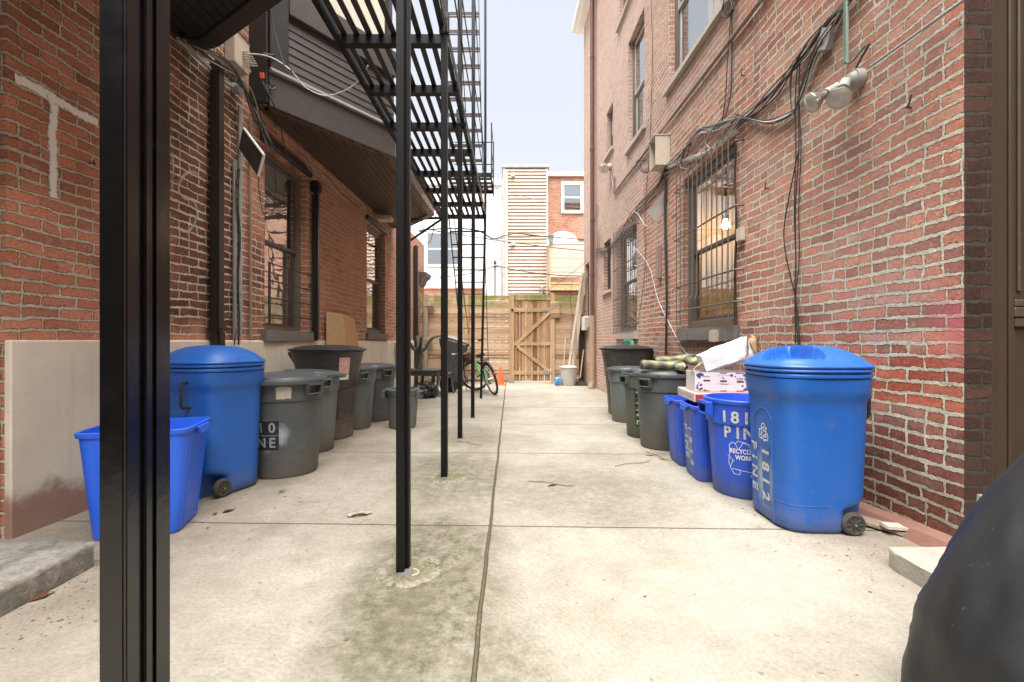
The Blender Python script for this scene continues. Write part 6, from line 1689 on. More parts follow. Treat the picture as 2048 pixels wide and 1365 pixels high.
# white printed fruit box
FB = thing('fruit_box', 'white fruit carton printed with blueberries and the word care on top of the red box', 'box', (1.685, 3.82, .652), R(-8))
W2, D2, H2 = .43, .30, .150
mb = MB(); t_ = .005
mb.box((-W2/2,-D2/2,0),(W2/2,D2/2,t_)); mb.box((-W2/2,-D2/2,t_),(W2/2,-D2/2+t_,H2)); mb.box((-W2/2,D2/2-t_,t_),(W2/2,D2/2,H2)); mb.box((-W2/2,-D2/2+t_,t_),(-W2/2+t_,D2/2-t_,H2)); mb.box((W2/2-t_,-D2/2+t_,t_),(W2/2,D2/2-t_,H2))
cb = mb.build('carton', M['card_white'], FB)
M['berry'] = pm('berry_print', (.07,.07,.20), .6, .5, 60)
M['print_d'] = pm('dark_print', (.05,.03,.07), .7, .2)
mb = MB(); yf = -D2/2-.0006
for (bx, bz, br) in ((-.19,.128,.016),(-.172,.134,.015),(-.182,.112,.012),(-.158,.130,.011),(-.195,.045,.009),(-.17,.05,.011),(-.197,.026,.010),(-.165,.02,.011),(-.18,.012,.009),(-.186,.066,.006),(.06,.128,.012),(.088,.118,.006),(.155,.13,.010),(.17,.125,.013),(.188,.12,.009),(.142,.045,.009),(.165,.018,.013),(.182,.028,.011),(.152,.012,.009),(.19,.012,.010),(-.14,.012,.006)):
    mb.rings([[(bx+br*math.cos(t), yf, bz+br*math.sin(t)) for t in [2*PI*k/14 for k in range(14)]], [(bx+br*math.cos(t), yf+.0005, bz+br*math.sin(t)) for t in [2*PI*k/14 for k in range(14)]]])
mb.build('printed_pattern', M['berry'], cb)
mb = MB()
for bx, bz in ((-.125,.085),(0,.082),(.125,.078)):
    for i in range(3): mb.rings([[(bx+.020*(1 if math.cos(t) > 0 else -1)+.007*math.cos(t), yf-.0004+d_, bz+.007*math.sin(t)) for t in [2*PI*k/16+.01 for k in range(16)]] for d_ in (0, .0004)]); break
for bx, bz, w_ in ((-.13,.006,.05),(0,.006,.05),(.12,.006,.05),(0,.146,.05),(.12,.146,.06)): mb.box((bx-w_/2, yf-.0004, bz-.003), (bx+w_/2, yf, bz+.003))
mb.build('hand_hole', pm('dark_opening', (.05,.03,.03), .8, .1), cb)
place_bm(text_bm('care', .042, 1.05, 0, maxe=.1), lambda x, y: (.135+x, yf-.0005, .102+y), 'lettering', M['print_d'], cb)
mb = MB()
for (a, b, zz) in ((-.165,-.10,.118),(-.155,-.11,.113),(-.045,.05,.060),(-.025,.03,.055),(-.04,-.02,.125),(-.01,.01,.130),(.02,.045,.125)):
    x = a
    while x < b: l_ = rnd.uniform(.004,.009); mb.box((x, yf-.0003, zz), (x+l_, yf, zz+.0028)); x += l_ + .002
mb.prism([(-.012,yf-.0004,.112),(-.003,yf-.0004,.100),(.012,yf-.0004,.096),(.0,yf-.0004,.108),(-.006,yf-.0004,.118)], (0,.0003,0))
mb.build('small_print', M['print_d'], cb)
# crumpled white paper bag box and kraft paper
def sheet(fn, nu, nv, th=.004):
    mb = MB(); rows = [[fn(i/nu, j/nv) for i in range(nu+1)] for j in range(nv+1)]
    mb.rings(rows, False)
    r = bmesh.ops.solidify(mb.bm, geom=mb.bm.faces[:], thickness=th); return mb
PB = thing('paper_bag', 'white paper bag with torn brown kraft mouth tipped over the fruit carton', 'bag', (1.70, 3.80, .80), R(-8))
# tapered bag lying tilted, closed end low-left, mouth up-right
secs = []
for i in range(9):
    f = i/8
    cx = -.155 + .36*f; cz = .065 + .135*f; w_ = .10 + .008*math.sin(f*5); hh = .070 + .012*f
    rr_ = []
    for k in range(24):
        t = 2*PI*k/24; rx = rho(t, w_, hh, 7)
        p = Vector((cx - .40*rx*math.sin(t)*.9, rx*math.cos(t), cz + rx*math.sin(t)))
        p += mnoise.noise_vector(p*14)*.010
        rr_.append(p)
    secs.append(rr_)
mb = MB(); mb.rings(secs, True, True, False); mb.build('bag_body', M['card_white2'] if 'card_white2' in M else pm('white_paper', (.72,.73,.74), .7, .05, 8, bump=.5, bs=20, bd=.004), PB, ang=50)
mouth = []
for i in range(4):
    f = i/3; rr_ = []
    for k in range(24):
        t = 2*PI*k/24; rx = rho(t, .104-.01*f, .080-.004*f, 5.0)
        p = Vector((.205 + .050*f + (.035*mnoise.noise(Vector((math.cos(t)*2, math.sin(t)*2, 3)))*f) - .36*rx*math.sin(t), rx*math.cos(t), .200 + .018*f + rx*math.sin(t)))
        rr_.append(p)
    mouth.append(rr_)
mb = MB(); mb.rings(mouth, True, False, False); mb.build('torn_mouth', M['kraft'], PB, ang=50)
mb = sheet(lambda u, v: (.16+.09*u, -.115+.035*math.sin(u*3), .29 - .155*v + .01*math.sin(6*u)), 6, 6); mb.build('kraft_flap', M['kraft_lt'], PB, ang=60)
mb = sheet(lambda u, v: (-.24+.13*u, -.10+.10*v, .005 + .09*math.sin(u*1.6)+.01*math.sin(v*5)), 8, 6); mb.build('kraft_sheet', M['kraft_lt'], PB, ang=60)
mb = MB()
for k in range(7): a = Vector((.12+.018*k, -.108, .015+.012*k)); mb.beam(a, a + Vector((.05,.002,.045)), .004, .009, up=(0,1,0))
mb.build('leaf_print', M['print_d'], PB)

# ---- green hose coil on the wall
HC = thing('hose_coil', 'coiled green garden hose hanging on the brick behind the big black bin', 'hose', tuple(RW.p(8.0, .12, 1.0)))
mb = MB()
for k in range(6):
    c = RW.p(7.75 + .07*k, .10 + .012*(k % 2), .93); r_ = .135
    mb.tube([c + Vector((.02*math.sin(t) - .035*math.cos(t*.5), .03*math.cos(t)+.07*math.cos(t), r_*math.sin(t))) for t in [2*PI*i/18 for i in range(18)]], .011, 7, closed=True)
mb.build('hose', pm('green_hose', (.02,.26,.17), .35, .15), HC, world=True)

# ================================================================== FAR END OF THE ALLEY
# leaning planks, broom etc.
def lean(label, name, a, b, w_, t, mat, cat, group=None):
    mb = MB(); mb.beam(a, b, w_, t, up=(0,1,0)); o = mb.build(name, M[mat], None, bev=.002, loc=a); tag(o, label, cat, group); return o
gP = 'boards leaning on the fence'
lean('wide weathered board leaning against the fence left of the black rack', 'leaning_board', PD(1142,768,12.1), PD(1169,548,12.55), .11, .03, 'oldwood', 'board', gP)
lean('narrower pale board leaning just left of the wide one', 'leaning_board', PD(1133,766,12.2), PD(1163,556,12.5), .05, .025, 'deckwood', 'board', gP)
lean('short thin stick standing in the metal tub', 'wooden_stick', PD(1125,760,12.1), PD(1131,676,12.5), .025, .025, 'oldwood', 'stick')
lean('yellow broom handle leaning at the right end of the fence', 'broom_handle', PD(1160,757,12.1), PD(1167,700,12.42), .024, .024, 'beamwood', 'broom')
TB = thing('metal_tub', 'round galvanized metal tub standing by the fence right of the gate', 'tub', (X_(1136,12.1), 12.0, gz(12)))
mb = MB(); mb.lathe([(.19,0),(.195,.01),(.205,.25),(.21,.44),(.222,.445),(.222,.465),(.205,.46),(.19,.05)], 40); mb.build('tub_body', pm('galvanized_steel', (.50,.50,.45), .45, .2, 8, metal=.35, streak=.3, gcol=(.35,.3,.22)), TB, ang=35)
mb = MB(); mb.lathe([(.222,.467),(.23,.475),(.16,.50),(.003,.515)], 40); mb.build('lid', M['boxwhite'], TB, ang=35)
mb = MB()
for s in (-1,1): mb.tube([(s*.205,-.04,.36),(s*.245,-.04,.35),(s*.245,.04,.35),(s*.205,.04,.36)], .007, 6, smooth=3)
mb.build('handle', M['pipegrey'], TB)
def lumpy(c, sx, sy, sz, seed, sub=3, amp=.25, fr=2.2):
    mb = MB(); bmesh.ops.create_icosphere(mb.bm, subdivisions=sub, radius=1)
    for v in mb.bm.verts:
        n_ = mnoise.noise(v.co*fr + Vector((seed,0,0)))*amp + abs(mnoise.noise(v.co*fr*2.7 + Vector((0,seed,0))))*amp*.7
        v.co *= 1 + n_
        v.co.x *= sx; v.co.y *= sy; v.co.z = max(-.85, v.co.z)*sz
        v.co += Vector(c)
    return mb
o = lumpy((0,0,.10), .085, .06, .11, 4, 3, .3); o = o.build('plastic_bag', pm('blue_white_plastic', (.08,.25,.50), .3, .9, 14), None, ang=30); o.location = (X_(1115,11.95), 11.9, gz(12)); tag(o, 'small blue and white plastic bag on the ground beside the metal tub', 'bag')
DP2 = thing('dustpan', 'black long dustpan lying on the ground at the right end of the fence', 'dustpan', (X_(1163,11.9), 11.9, gz(12)))
mb = MB(); mb.prism([(-.17,-.05,.0),(.17,-.05,.0),(.15,.12,.0),(-.15,.12,.0)], (0,0,.02)); mb.prism([(-.15,.10,.021),(.15,.10,.021),(.13,.12,.10),(-.13,.12,.10)], (0,.02,0)); mb.build('pan', M['black_lid'], DP2, bev=.006)
mb = MB(); mb.beam((-.1,-.03,.03),(.14,-.03,.05),.05,.035); mb.build('brush', M['rubber'], DP2, bev=.006)
# traffic cone
CN = thing('traffic_cone', 'small orange traffic cone by the fence behind the bicycle', 'traffic cone', (X_(1001,12.1), 12.1, gz(12.1)))
mb = MB(); mb.lathe([(.105,.018),(.10,.03),(.085,.10),(.03,.46),(.022,.48),(.015,.48)], 28); mb.build('cone_body', pm('orange_cone', (.85,.13,.03), .45, .1, 6), CN, ang=40)
mb = MB(); mb.rings([sering(.15,.15,0,7), sering(.155,.155,.006,7), sering(.15,.15,.018,7)]); mb.build('base', pm('orange_base', (.75,.10,.03), .5, .1, 6), CN, ang=40)
# black wheeled cart
WC = thing('wheeled_trash_cart', 'tall black wheeled trash cart with raised grey lid in front of the fence', 'trash cart', (X_(908,12.05), 12.05, gz(12)), R(18))
mb = MB()
def rr4(hx, hy, z, cx=0): return sering(hx, hy, z, 7, cx=cx)
mb.rings([rr4(.20,.24,0,.0), rr4(.215,.25,.02), rr4(.23,.26,.30), rr4(.27,.29,.80,-.01), rr4(.33,.32,1.0,-.02), rr4(.335,.325,1.10,-.02)]); 
for v in mb.bm.verts:
    if v.co.z > .9: v.co.z += .16*(-v.co.x)/.33*.6
mb.build('body', pm('faded_black_plastic', (.045,.048,.05), .5, .25, 5, grime=.3, scuff=.25), WC, ang=40)
mb = MB(); mb.rings([rr4(.35,.34,1.13,-.02), rr4(.355,.345,1.15,-.02), rr4(.33,.32,1.17,-.02), rr4(.22,.24,1.22,-.0), rr4(.02,.02,1.23,0)])
for v in mb.bm.verts: v.co.z += .16*(-v.co.x)/.33*.6 + .02
mb.build('lid', pm('grey_lid_sheen', (.17,.18,.18), .35, .2, 5, scuff=.3), WC, ang=40)
for s in (-1,):
    c = Vector((.16, -.30, .14)); mb = MB(); mb.cyl(c - Vector((0,.03,0)), c + Vector((0,.03,0)), .14, n=28); wh = mb.build('wheel', M['rubber'], WC, bev=.012)
    mb = MB()
    for k in range(10): t = 2*PI*k/10; mb.beam(c + Vector((.02*math.cos(t), -.034, .02*math.sin(t))), c + Vector((.095*math.cos(t), -.034, .095*math.sin(t))), .012, .018, up=(0,1,0))
    mb.cyl(c-Vector((0,.031,0)), c-Vector((0,.04,0)), .03, n=12); mb.rings([[c+Vector((r*math.cos(t), -.032, r*math.sin(t))) for t in [2*PI*k/28 for k in range(28)]] for r in (.095,.102)], True, False, False); mb.build('spokes', pm('grey_spokes', (.22,.22,.21), .5, .1), wh)
mb = MB(); mb.box((-.12,-.298,.80),(.06,-.296,.825)); mb.build('print', M['print_w'], WC)
mb = MB(); mb.tube([(-.36,-.2,1.28),(-.43,-.2,1.26),(-.43,.2,1.26),(-.36,.2,1.28)], .016, 8, smooth=3); mb.build('handle', M['rubber'], WC)

# stacked garden furniture
M['resin'] = pm('dark_green_grey_resin', (.062,.068,.058), .5, .25, 8, grime=.3, gcol=(.2,.19,.15))
ST = thing('plastic_table', 'dark resin garden table with curved legs beside the left wall', 'table', (-1.86, 9.62, gz(9.6)))
mb = MB(); mb.rings([sering(.42,.30,.50,5), sering(.43,.31,.51,5), sering(.43,.31,.535,5), sering(.42,.30,.54,5)]); mb.build('tabletop', M['resin'], ST, ang=40)
mb = MB(); mb.rings([sering(.39,.27,.42,5), sering(.39,.27,.498,5)]); mb.build('apron', M['resin'], ST, ang=40)
for sx in (-1,1):
    for sy in (-1,1):
        mb = MB(); mb.tube([(sx*.36,sy*.24,.49),(sx*.385,sy*.25,.36),(sx*.35,sy*.235,.2),(sx*.39,sy*.26,.03),(sx*.42,sy*.28,.0)], [.032,.030,.026,.026,.03], 8); mb.build('leg', M['resin'], ST)
TBp = thing('table_pedestal', 'upturned dark pedestal base with curved arms standing on the resin table', 'table base', (-1.90, 9.55, gz(9.6)+.545))
mb = MB(); mb.lathe([(.07,0),(.075,.03),(.062,.06),(.066,.12),(.058,.14),(.062,.30),(.070,.36),(.075,.42),(.05,.46)], 20); mb.build('column', M['resin'], TBp, ang=40)
for k in range(4):
    t = .35 + PI/2*k; d = Vector((math.cos(t), math.sin(t), 0))
    mb = MB(); mb.tube([d*.03+Vector((0,0,.36)), d*.12+Vector((0,0,.42)), d*.19+Vector((0,0,.54)), d*.27+Vector((0,0,.64)), d*.37+Vector((0,0,.665))], [.045,.036,.03,.028,.024], 8, smooth=0); mb.build('arm', M['resin'], TBp)
def chair(label, loc, rz):
    T = thing('plastic_chair', label, 'chair', loc, rz, 'stacked resin chairs')
    mb = MB(); mb.rings([sering(.22,.22,.40,5), sering(.23,.23,.41,5), sering(.22,.22,.43,5)]); mb.build('seat', M['resin'], T, ang=40)
    for sx in (-1,1):
        for sy in (-1,1):
            mb = MB(); mb.tube([(sx*.20,sy*.20,.41),(sx*.215,sy*.22,.2),(sx*.25,sy*.26,0)], [.024,.02,.022], 8, smooth=0); mb.build('leg', M['resin'], T)
    mb = MB()
    for sy in (-1,1): mb.tube([(.22,sy*.20,.40),(.25,sy*.21,.55),(.24,sy*.2,.68),(.30,sy*.19,.84)], .022, 8, smooth=3)
    for i in range(4): mb.tube([(.255+.01*i,-.2,.5+.1*i),(.27+.01*i,0,.5+.1*i),(.255+.01*i,.2,.5+.1*i)], .014, 6, smooth=3)
    mb.build('backrest', M['resin'], T); return T
chair('front dark resin chair pushed against the table at the left wall', (-1.66, 9.75, gz(9.7)), R(8))
chair('rear dark resin chair nested behind the front one', (-1.52, 10.25, gz(10.2)), R(4))
M['bagblack'] = pm('black_bin_liner', (.012,.012,.014), .22, .2, 10, bump=1, bs=12, bd=.02)
for i, (x, y, s, lab) in enumerate(((-1.72, 9.15, (.24,.20,.17), 'large shiny black rubbish bag lying under the resin table'), (-1.36, 10.35, (.15,.14,.17), 'small black rubbish bag on the ground behind the resin chairs'))):
    o = lumpy((0,0,s[2]*.8), *s, 5+i*3, 4, .22, 2.4).build('rubbish_bag', M['bagblack'], None, ang=25); o.location = (x, y, gz(y)); tag(o, lab, 'rubbish bag', 'black rubbish bags')

# cardboard sheet leaning between the left windows
CB = thing('cardboard_sheet', 'tan folded cardboard leaning on the wall between the left windows', 'cardboard', (-2.5, 6.8, .9))
a0, a1, a2 = LW.p(6.45, .06, 0), LW.p(6.72, .22, 0), LW.p(7.55, .16, 0)
mb = MB(); P = [a0+Vector((0,0,.42)), a1+Vector((0.06,0,.42)), a1+Vector((-.03,0,1.44)), a0+Vector((-.0,0,1.46))]
mb.prism(P, (-.012,.004,0)); mb.build('side_panel', M['kraft'], CB, world=True, bev=.002)
mb = MB(); P = [a1+Vector((.062,0.003,.42)), a2+Vector((.04,0,.42)), LW.p(7.50,.08,0)+Vector((0,0,1.40)), a1+Vector((-.028,0.003,1.44))]
mb.prism(P, (-.012,.0,0)); mb.build('front_panel', pm('orange_kraft_card', (.40,.22,.09), .75, .12, 8), CB, world=True, bev=.002)

# ================================================================== BICYCLE
BK = thing('bicycle', 'green bicycle with front wicker basket leaning behind the thin fire escape posts', 'bicycle', (-.36, 9.72, gz(9.7)))
fr_ = Vector((-.38, .92, 0)).normalized()
# local: +x forward, z up, lean to the left
Mb = Matrix.Rotation(math.atan2(fr_.y, fr_.x), 4, 'Z') @ Matrix.Rotation(R(-16), 4, 'X')
BK.rotation_euler = Mb.to_euler()
M['bikegreen'] = pm('bright_green_paint', (.22,.62,.26), .3, .08, 6)
M['wicker'] = pm('brown_wicker', (.26,.15,.09), .7, .5, 90, bump=1, bs=120, bd=.004)
def wheel(c, T, steer=0, tilt=0, name='wheel'):
    Mw = Matrix.Translation(c) @ Matrix.Rotation(steer, 4, 'Z')
    r = .325
    def pt(rad, t, y): return Mw @ Vector((rad*math.cos(t), y, rad*math.sin(t)))
    mb = MB(); mb.tube([pt(r, 2*PI*k/48, 0) for k in range(48)], .024, 8, closed=True); wh = mb.build(name, M['rubber'], T)
    mb = MB(); mb.tube([pt(r-.034, 2*PI*k/48, 0) for k in range(48)], .013, 6, closed=True); mb.build('rim', pm('pale_rim', (.62,.60,.55), .35, .1), wh)
    mb = MB()
    for k in range(24): mb.tube([pt(.02, 2*PI*k/24+.6, (-1)**k*.025), pt(r-.04, 2*PI*k/24, 0)], .0022, 4)
    mb.build('spokes', M['pipegrey'], wh)
    mb = MB(); mb.cyl(pt(0,0,-.045), pt(0,0,.045), .022, n=12); mb.build('hub', M['steel'], wh)
    return wh
rw_, fw_ = Vector((0,0,.345)), Vector((1.04,0,.345))
wheel(rw_, BK); wheel(fw_ + Vector((0,0,0)), BK, steer=R(52))
bb, seat, headt, headb = Vector((.44,0,.29)), Vector((.26,0,.80)), Vector((.80,0,.90)), Vector((.86,0,.70))
mb = MB(); mb.tube([headb, Vector((.66,0,.46)), bb], .028, 8, smooth=4); mb.tube([bb, seat], .018, 8); mb.tube([headt, headb], .022, 8)
mb.tube([headt+Vector((0,0,-.05)), Vector((.6,0,.6)), Vector((.36,0,.52))], .016, 8, smooth=4)
for s in (-1,1): mb.tube([rw_+Vector((0,s*.06,0)), bb+Vector((0,s*.03,0))], .010, 6); mb.tube([rw_+Vector((0,s*.06,0)), seat+Vector((.03,s*.02,-.18))], .009, 6)
mb.build('frame', M['bikegreen'], BK)
Ms = Matrix.Translation(fw_) @ Matrix.Rotation(R(52), 4, 'Z')
mb = MB()
for s in (-1,1): mb.tube([headb, Vector((.88,s*.03,.64)), Ms @ Vector((0,s*.06,.25)), Ms @ Vector((0,s*.055,0))], .011, 7, smooth=3)
mb.build('fork', M['bikegreen'], BK)
mb = MB(); mb.tube([headt, headt+Vector((-.03,0,.14))], .013, 8); hb = headt+Vector((-.03,0,.15))
Mh = Matrix.Rotation(R(40), 4, 'Z')
mb.tube([hb + Mh @ Vector(p) for p in ((-.16,-.28,.05),(-.06,-.24,.06),(0.02,-.12,.04),(.02,0,0),(.02,.12,.04),(-.06,.24,.06),(-.16,.28,.05))], .011, 8, smooth=3); hbo = mb.build('handlebar', M['steel'], BK)
mb = MB()
for s in (-1,1): mb.tube([hb + Mh @ Vector((-.16,s*.28,.05)), hb + Mh @ Vector((-.07,s*.245,.06))], .018, 8)
mb.build('grips', M['rubber'], hbo)
mb = MB(); c = Vector((1.0,.04,.80)); mb.rings([sering(.10,.12,.0,5), sering(.13,.16,.20,5), sering(.135,.165,.20,5), sering(.12,.15,.20,5), sering(.09,.11,.01,5)])
for v in mb.bm.verts: v.co = Mh @ v.co + c - Vector((0,0,.10))
mb.build('basket', M['wicker'], BK, ang=40)
mb = MB(); mb.lathe([(.003,.0),(.08,.0),(.10,.03),(.09,.06),(.003,.07)], 20, 0, 0, 1.35, 1); 
for v in mb.bm.verts: v.co += seat + Vector((-.02,0,.02))
mb.tube([seat, seat+Vector((.0,0,.04))], .012, 8); mb.build('saddle', M['black_lid'], BK)
mb = MB(); 
for a0_, a1_ in ((20, 160),): 
    pts = [rw_ + Vector((.365*math.cos(R(a)), 0, .365*math.sin(R(a)))) for a in range(a0_, a1_+1, 8)]; mb.tube(pts, .022, 6)
mb.tube([rw_+Vector((-.10,-.05,.40)), rw_+Vector((.22,-.05,.41))], .007, 6); mb.tube([rw_+Vector((-.10,.05,.40)), rw_+Vector((.22,.05,.41))], .007, 6)
mb.build('fender', M['rubber'], BK)
mb = MB(); mb.cbox(rw_+Vector((-.37,0,.14)), (.02,.06,.05)); mb.build('reflector', pm('red_reflector', (.5,.02,.02), .2, .1), BK, bev=.005)
mb = MB(); mb.rings([[bb+Vector((.09*math.cos(t),-.055+dy,.09*math.sin(t))) for t in [2*PI*k/24 for k in range(24)]] for dy in (0,.006)]); mb.tube([bb+Vector((0,-.07,0)), bb+Vector((.10,-.07,-.13))], .010, 6); mb.tube([bb+Vector((0,.07,0)), bb+Vector((-.10,.07,.13))], .010, 6)
mb.cbox(bb+Vector((.10,-.12,-.135)), (.09,.08,.02)); mb.cbox(bb+Vector((-.10,.12,.135)), (.09,.08,.02)); mb.build('crank', M['blackrust'], BK)
mb = MB(); mb.tube([rw_+Vector((.10,.06,-.05)), rw_+Vector((.16,.20,-.28))], .008, 6); mb.build('kickstand', M['steel'], BK)

# ================================================================== COVERED GRILL, LOWER RIGHT
def cover_pt(f, t):
    # f 0 at hem .. 1 at top
    z = .03 + 1.06*f
    base = [(0,.80),(.10,.785),(.27,.755),(.397,.685),(.58,.57),(.713,.475),(.85,.36),(.95,.22),(1,.05)]
    for (a, ra), (b, rb) in zip(base, base[1:]):
        if a <= f <= b: r0 = ra+(rb-ra)*(f-a)/(b-a); break
    fold = (.022*math.sin(5*t+.8+1.2*f) + .020*(abs(math.sin(6*t+1.1-2.5*f))-.5) + .006*(abs(math.sin(10.5*t+.4+4*f))-.5) + .012*mnoise.noise(Vector((math.cos(t)*2, math.sin(t)*2, f*3))))*(1-f)**.6
    rx, ry = r0 + fold, r0*.62 + fold*.8
    p = Vector((1.84 + rx*math.cos(t), 1.10 + ry*math.sin(t), z))
    q = Vector((t*2.2+p.z*3.2, p.z*1.1-t*.5, 3.3)); p += Vector((math.cos(t), math.sin(t), .2)) * (.009*(max(0, 1-abs(mnoise.noise(q))*3.0)**2) + .0*mnoise.noise(p*19))
    return p
mb = MB(); NN = 160
mb.rings([[cover_pt(j/44, 2*PI*k/NN) for k in range(NN)] for j in range(45)], True, False, True)
M['fabric'] = pm('black_cover_fabric', (.014,.014,.015), .50, .2, 5, bump=.7, bs=300, bd=.0006, speck=.05, spec=.45)
g = M['fabric']
o = mb.build('grill_cover', M['fabric'], None, ang=80, loc=(1.84, 1.10, .03)); tag(o, 'black waterproof fabric cover draped over a bulky grill at the lower right corner', 'grill cover')

# ================================================================== LITTER
def leaf(loc, s, rz, mat, label, name='dry_leaf', cat='leaf', group='dry leaves and scraps on the concrete'):
    bm = bmesh.new(); n_ = 7; top_, bot_ = [], []
    for i in range(n_+1):
        f = i/n_; w_ = s*.20*math.sin(PI*min(1, f*1.02))**.8*(1+.35*rnd.uniform(-1,1)); zc = s*(.06*math.sin(f*PI)+.03*rnd.random()) + .002
        top_.append(bm.verts.new((s*(f-.5), w_, zc + s*.06*rnd.random()))); bot_.append(bm.verts.new((s*(f-.5), -w_, zc + s*.10*rnd.random())))
    for i in range(n_): bm.faces.new((bot_[i], bot_[i+1], top_[i+1], top_[i]))
    bmesh.ops.solidify(bm, geom=bm.faces[:], thickness=.0012)
    me = bpy.data.meshes.new(name); bm.to_mesh(me); bm.free(); me.materials.append(mat)
    o = bpy.data.objects.new(name, me); C.objects.link(o); o.location = loc; o.rotation_euler = (0,0,rz); tag(o, label, cat, group); return o
M['leaf_b'] = pm('brown_dry_leaf', (.22,.09,.045), .7, .4, 40)
M['leaf_t'] = pm('tan_dry_leaf', (.42,.30,.18), .7, .3, 40)
M['leaf_g'] = pm('green_leaf', (.03,.10,.03), .5, .3, 40)
M['paper'] = pm('cream_paper_scrap', (.62,.57,.47), .8, .2, 20)
def GP(px, py):
    y = 2.5
    for _ in range(6): y = (H - gz(y))*F/(py-CY)
    return Vector(((px-CX)*y/F, y, gz(y)))
litter = [((430,1030), .055, 'leaf_b', 'curled brown leaf beside the open blue crate on the joint line'), ((458,1024), .085, 'leaf_b', 'larger crumbled brown leaf right of the open blue crate'),
          ((415,1058), .03, 'leaf_b', 'small red brown leaf just past the corner of the open blue crate'), ((565,985), .05, 'leaf_g', 'green leaf by the foot of the nearest grey can on the left'),
          ((570,995), .03, 'leaf_g', 'smaller green leaf fragment below the other green leaf'), ((85,1196), .085, 'leaf_b', 'broken brown bark flake beside the left doorstep'),
          ((720,1032), .16, 'paper', 'long cream paper scrap just above the joint left of the nearest post'), ((1105,972), .10, 'leaf_t', 'long dry stalk lying in the middle of the alley'),
          ((1300,912), .11, 'leaf_t', 'dry plant debris at the foot of the grey can with the boots'), ((1325,920), .09, 'leaf_t', 'second tuft of dry plant debris beside the plain blue crate'),
          ((603,1004), .035, 'paper', 'tiny pale scrap near the nearest left grey can'), ((770,955), .02, 'leaf_b', 'tiny dark fleck of leaf left of the second post'),
          ((1290,1195), .02, 'leaf_b', 'tiny dark fleck on the open concrete at the right'), ((692,1280), .035, 'steelbit', 'small metal screw lying on the concrete at the bottom')]
M['steelbit'] = M['pipegrey']
for (px, py), s_, m_, lab in litter:
    p = GP(px, py); leaf(p, s_, rnd.uniform(-.5,.5) if s_ > .1 else rnd.uniform(0,3), M[m_], lab, 'dry_leaf' if 'leaf' in m_ else ('paper_scrap' if m_ == 'paper' else 'metal_screw'), 'leaf' if 'leaf' in m_ else ('scrap' if m_ == 'paper' else 'screw'))
# stems
for px, py, px2, py2, lab in ((1055,965,1150,975,'thin brown twig lying across the middle of the alley'), (1230,935,1300,925,'thin twig on the concrete left of the grey can with boots'), (915,885,965,893,'thin bent wire on the concrete beside the third post'), (1290,905,1345,925,'dry stalk at the foot of the grey can')):
    a, b = GP(px, py), GP(px2, py2); mb = MB(); mb.tube([a+Vector((0,0,.006)), a.lerp(b,.4)+Vector((0,.02,.010)), a.lerp(b,.75)+Vector((0,-.01,.006)), b+Vector((0,0,.012))], .0028, 5, smooth=4)
    o = mb.build('twig', M['leaf_b'], None, loc=a); tag(o, lab, 'twig')
# scrap planks at the right wall foot
for (px, py, l_, w_, rz_, lab, m_) in ((1775,1062,.34,.10,-.95,'grey broken plank lying by the right wall foot behind the blue bin','oldwood'), (1800,1070,.16,.07,-.1,'short pale wood block on top of the broken plank','deckwood'), (1745,1050,.2,.06,-.8,'thin dark wood strip beside the broken plank','oldwood')):
    p = GP(px, py); mb = MB(); mb.box((-l_/2,-w_/2,0),(l_/2,w_/2,.016)); bmesh.ops.subdivide_edges(mb.bm, edges=mb.bm.edges[:], cuts=4, use_grid_fill=True)
    for v in mb.bm.verts: v.co += mnoise.noise_vector(v.co*18 + Vector((px,0,0)))*.006
    o = mb.build('wood_scrap', M[m_], None); o.location = p + Vector((0,0,.012 if 'top' not in lab else .034)); o.rotation_euler = (0, R(2), rz_); tag(o, lab, 'wood scrap')
# crumbs of dirt and grit: nobody could count them
mb = MB()
for i in range(1500):
    r = rnd.random()
    if r < .36: x = -1.35 - abs(rnd.gauss(0, .35)); y = rnd.uniform(2.3, 7.5)
    elif r < .60: x = 1.45 + rnd.uniform(-.25, .55); y = rnd.uniform(1.9, 3.0) if rnd.random() < .75 else rnd.uniform(2, 7)
    elif r < .80: x = -1.85 + rnd.uniform(-.1,.22); y = rnd.uniform(1.5, 2.3)
    else: x = rnd.uniform(-1.6, 1.6); y = rnd.uniform(1.3, 8)
    s_ = abs(rnd.gauss(0, .0016)) + .0007
    a = rnd.uniform(0, PI); dx, dy = math.cos(a)*s_*rnd.uniform(1,2.4), math.sin(a)*s_*rnd.uniform(1,2.4)
    z = gz(y)
    mb.vf([(x-dx,y-dy,z+.0005),(x+dy,y-dx*.7,z+.0005),(x+dx,y+dy,z+.0006),(x-dy,y+dx,z+.0005),(x,y,z+s_*.9)], [(0,1,4),(1,2,4),(2,3,4),(3,0,4)])
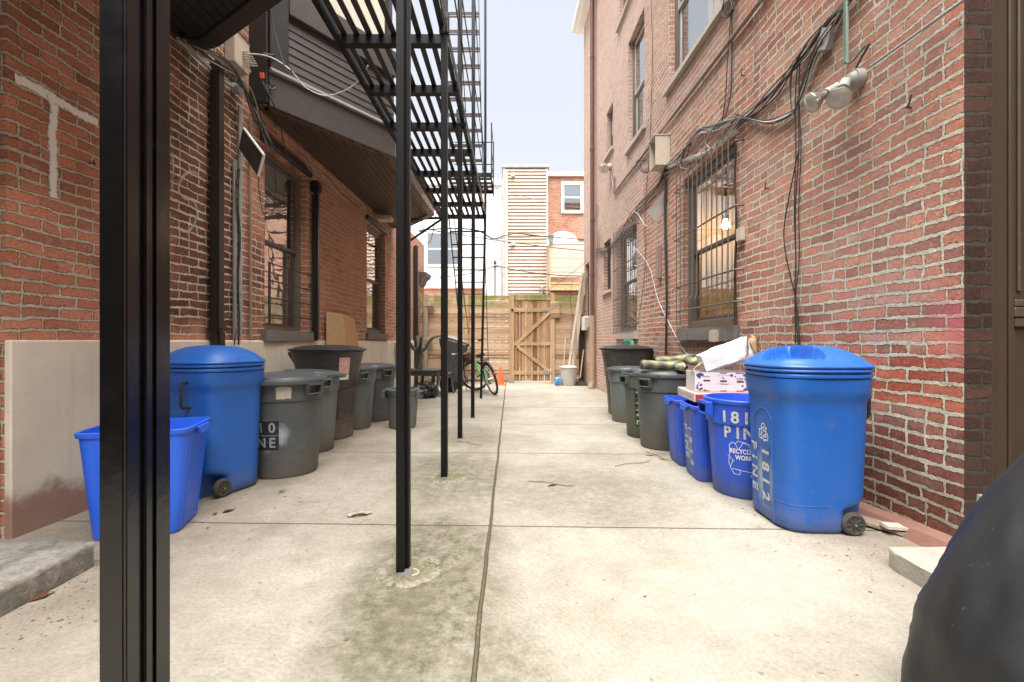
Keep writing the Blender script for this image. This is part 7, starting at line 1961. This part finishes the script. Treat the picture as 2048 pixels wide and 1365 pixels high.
o = mb.build('dirt_crumbs', pm('dark_grit', (.13,.085,.055), .9, .6, 30), None, smooth=False); tag(o, 'scattered grit and crumbs of dirt on the concrete', 'dirt', kind='stuff')
# mortar collar patches round the posts
g = NG('mossy_mortar'); o_ = g.obj(); d_ = g.V('LENGTH', o_)
inn = g.M('SUBTRACT', 1, g.step(g.M('ADD', d_, g.M('MULTIPLY', g.M('SUBTRACT', g.noise(o_, 22, 4, .7), .5), .12)), .08, .14))
nn_ = g.noise(o_, 40, 5, .75)
MP_ = g.fin(g.mix(g.M('MULTIPLY', inn, .85), g.ramp(nn_, [(.35,(.15,.135,.095)),(.62,(.31,.285,.23))]), g.ramp(nn_, [(.35,(.07,.065,.03)),(.65,(.20,.18,.10))])), .9, g.bump(nn_, .006, 1))
g.set(g.p.inputs['Alpha'], g.step(g.M('SUBTRACT', g.M('MULTIPLY_ADD', g.noise(o_, 16, 5, .75), .9, g.M('MULTIPLY', g.noise(o_, 5, 3), .5)), g.M('MULTIPLY', d_, 1.2)), .40, .50))
for (x, y, lab) in ((-.47, 2.13, 'rough pale mortar patch round the foot of the nearest post'), (-.50, 3.64, 'rough mortar patch round the foot of the second post')):
    mb = MB(); n_ = 40
    def rr_(k, e): t = 2*PI*k/n_; q = Vector((math.cos(t), math.sin(t), 0)); r = e*(1+.32*mnoise.noise(q*1.7+Vector((x*5,y,0)))+.10*mnoise.noise(q*7)); return r, t
    mb.rings([[(rr_(k,e)[0]*math.cos(rr_(k,e)[1])*.145, rr_(k,e)[0]*math.sin(rr_(k,e)[1])*.14, z) for k in range(n_)] for e, z in ((1.0,.0006),(.95,.006),(.72,.007),(.6,.002),(.2,.003))], True, False, True)
    o = mb.build('mortar_patch', MP_, None, ang=60); o.location = (x, y, gz(y)); tag(o, lab, 'mortar patch')
mb = MB(); c = GP(822,1147); mb.tube([c+Vector((.03*math.cos(t)+.005, .03*math.sin(t), .004)) for t in [PI*1.5*i/10-1.4 for i in range(11)]], .002, 5); o = mb.build('wire_scrap', M['cable_w'], None, loc=c); tag(o, 'small curled wire at the foot of the nearest post', 'wire')
